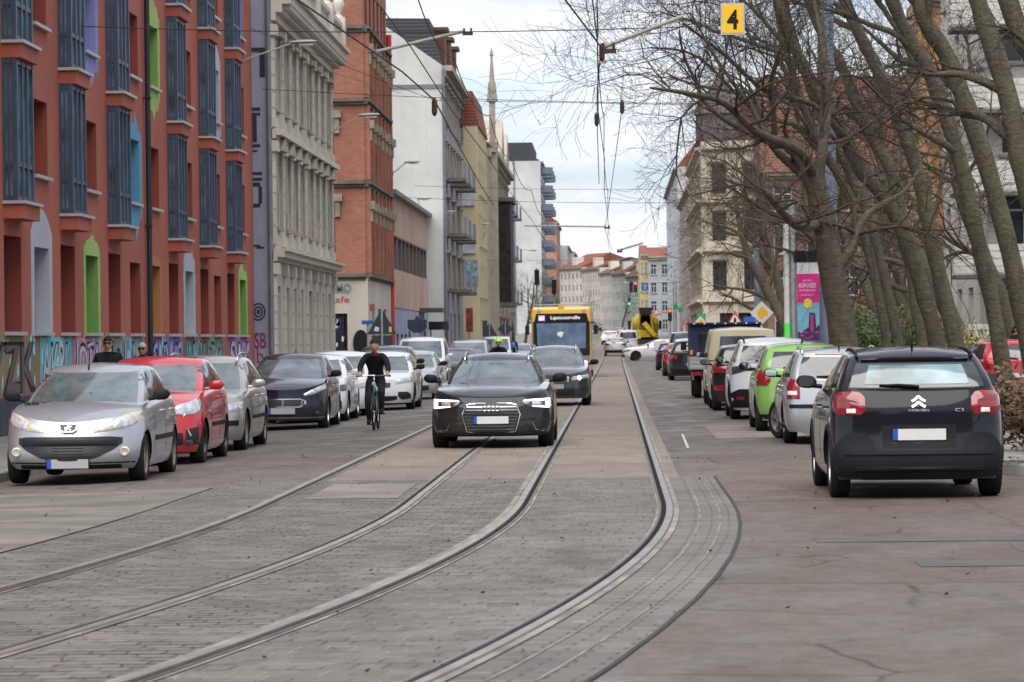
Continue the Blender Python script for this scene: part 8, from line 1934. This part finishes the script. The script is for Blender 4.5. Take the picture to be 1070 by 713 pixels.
person('person in a long dark coat walking beyond the leaning trunks at the right edge', P(1062, 370, 88).x, 88, .9, WALK, MT, walk_mat, HAIRD, 'long')
person('tiny dark dressed person standing by the red barriers at the cross street', P(704.5, 345, 250).x, 250, .4, WALK, MT, walk_mat, HAIRD, 'short')
# cyclist: seated, hands on the bar, one foot down on its pedal
RIDE = dict(pelvis=(0, .62, .97), waist=(0, .54, 1.08), chest=(0, .40, 1.27), neck=(0, .32, 1.41), head=(0, .285, 1.475), shl=(.19, .37, 1.35), shr=(-.19, .37, 1.35), ell=(.265, .22, 1.15), elr=(-.265, .22, 1.15), wrl=(.255, .06, 1.035), wrr=(-.255, .06, 1.035), pal=(.255, -.0, 1.035), par=(-.255, -.0, 1.035),
    hpl=(.10, .60, .93), hpr=(-.10, .60, .93), knl=(.13, .22, .72), knr=(-.13, .30, .52), anl=(.12, .38, .36), anr=(-.12, .46, .17), tol=(.125, .22, .33), tor=(-.125, .30, .13))
def ride_mat(c, J):
    if c.z > 1.425: return 0
    if abs(c.x) > .19 and c.y < .075: return 0
    if c.z > .93 or (abs(c.x) > .16 and c.z > .9): return 1
    if c.y < .50 and c.z < .24 and c.x < 0 or (c.x > 0 and c.z < .40 and c.y < .47): return 4
    return 2
FR = M('frame_green', (.05, .16, .12), .35, .3, coat=.5)
def bicycle(label, X, Y, basket=False):
    t = thing('bicycle', label, 'bicycle', (X, Y, gz(X, Y)), 0); r = .345
    fw = (0, 0, r); rw_ = (0, 1.06, r); bb = (0, .60, .28); st = (0, .78, .80); hd = (0, .16, .82); hb = (0, .12, .60)
    for c in (fw, rw_):
        mb = MB(); mb.lathe([(r-.022, -.016), (r-.004, -.018), (r, 0), (r-.004, .018), (r-.022, .016), (r-.03, 0), (r-.022, -.016)], (0, 0, 0), 'x', 36); w_ = mb.build('wheel', MATS['tyre'], t, smooth=True); w_.location = c
        mb = MB()
        for k in range(18): a = 2*math.pi*k/18; mb.tube([(0.015*(-1)**k, 0, 0), (0, (r-.03)*math.cos(a), (r-.03)*math.sin(a))], .0016, 3)
        mb.lathe([(.001, -.04), (.02, -.04), (.02, .04), (.001, .04)], (0, 0, 0), 'x', 10); mb.build('spokes', MATS['chrome'], w_)
    mb = MB(); mb.tube([hb, bb], .018, 8); mb.tube([hd, (0, .74, .68)], .015, 8); mb.tube([bb, (0, .75, .72)], .016, 8)
    for sx in (-1, 1): mb.tube([(sx*.02, .60, .28), (sx*.05, 1.06, r)], .010, 6); mb.tube([(sx*.02, .76, .72), (sx*.05, 1.06, r)], .008, 6)
    mb.tube([hb, hd], .020, 8); mb.build('frame', FR, t, smooth=True)
    mb = MB()
    for sx in (-1, 1): mb.tube([(sx*.03, .115, .60), (sx*.05, .06, .45), (sx*.05, 0, r)], .012, 6)
    mb.tube([(-.05, .115, .61), (.05, .115, .61)], .016, 6); mb.build('fork', FR, t, smooth=True)
    mb = MB(); mb.tube([hd, (0, .15, 1.0)], .014, 8); mb.tube([(-.31, .02, 1.0), (-.2, .0, 1.01), (-.06, .12, 1.01), (.06, .12, 1.01), (.2, .0, 1.01), (.31, .02, 1.0)], .012, 8); mb.build('handlebar', MATS['chrome'], t, smooth=True)
    mb = MB(); mb.tube([(-.32, .02, 1.0), (-.2, .0, 1.01)], .017, 8); mb.tube([(.2, .0, 1.01), (.32, .02, 1.0)], .017, 8); mb.build('grips', MATS['rubber'], t, smooth=True)
    mb = MB(); mb.lathe([(.001, -.05), (.035, -.045), (.04, 0), (.02, .05)], (0, .05, .86), 'y', 12); mb.build('headlight', MATS['lens'], t)
    mb = MB(); mb.tube([st, (0, .80, .88)], .013, 6); mb.box((-.07, .68, .88), (.07, .92, .93)); mb.build('saddle', MATS['rubber'], t)
    mb = MB()
    for k in range(10): a0 = R(20+14*k); a1 = R(20+14*(k+1)); mb.face([(-.03, -.0-(r+.03)*math.cos(a0)*-1, r+(r+.03)*math.sin(a0)), (.03, (r+.03)*math.cos(a0), r+(r+.03)*math.sin(a0)), (.03, (r+.03)*math.cos(a1), r+(r+.03)*math.sin(a1)), (-.03, (r+.03)*math.cos(a1), r+(r+.03)*math.sin(a1))])
    mb.build('mudguard', MATS['black_plastic'], t)
    mb = MB(); mb.lathe([(.001, -.005), (.09, -.005), (.09, .005), (.001, .005)], (.06, .60, .28), 'x', 16); mb.tube([(.07, .60, .28), (.08, .50, .35)], .01, 6); mb.tube([(-.07, .60, .28), (-.08, .58, .12)], .01, 6); mb.box((.08, .43, .285), (.17, .53, .31)); mb.box((-.17, .5, .085), (-.08, .6, .11)); mb.build('pedals', MATS['black_plastic'], t)
    return t
cx_ = P(390.5, 420, 60).x
bicycle('dark green bicycle ridden towards the camera beside the white parked cars', cx_, 60)
person('cyclist in a black jacket with burgundy collar riding towards the camera', cx_, 60, 0, RIDE, [SKIN, COATB, TRSB, BURG, SHOE], ride_mat, HAIRD, 'bun', z=0)
cx_ = P(520.5, 365, 100).x
bicycle('second bicycle, hidden behind the black estate under the lime helmeted rider', cx_, 100)
person('cyclist wearing a bright lime helmet and black jacket beyond the black estate', cx_, 100, 0, RIDE, [SKIN, COATB, TRSB, COATB, SHOE], ride_mat, HAIRD, 'short', z=0, helmet=M('helmet_lime', (.35, .85, .04), .4))
for k, (px_, y0_, y1_) in enumerate(((711, 345, 336), (717, 346, 334))):
    a = P(px_-3, y0_+4, 246); c = P(px_+3, y1_, 246); t = thing('road_barrier', ('left red and white slanting barrier by the cross street', 'right red and white slanting barrier by the cross street')[k], 'barrier', (a.x, 246, gz(a.x, 246)+.12)); mb = MB(); M('barrier_red', (.5, .05, .03), .5)
    h0 = a.z-t.location.z; h1 = c.z-t.location.z
    mb.tube([(0, 0, 0), (c.x-a.x, 0, h1)], .06, 6); mb.build('bar', MATS['barrier_red'], t); mb = MB(); mb.tube([(0.9, 0, 0), (c.x-a.x-.05, 0, h1-.1)], .04, 6); mb.build('strut', MATS['sign_white'], t)
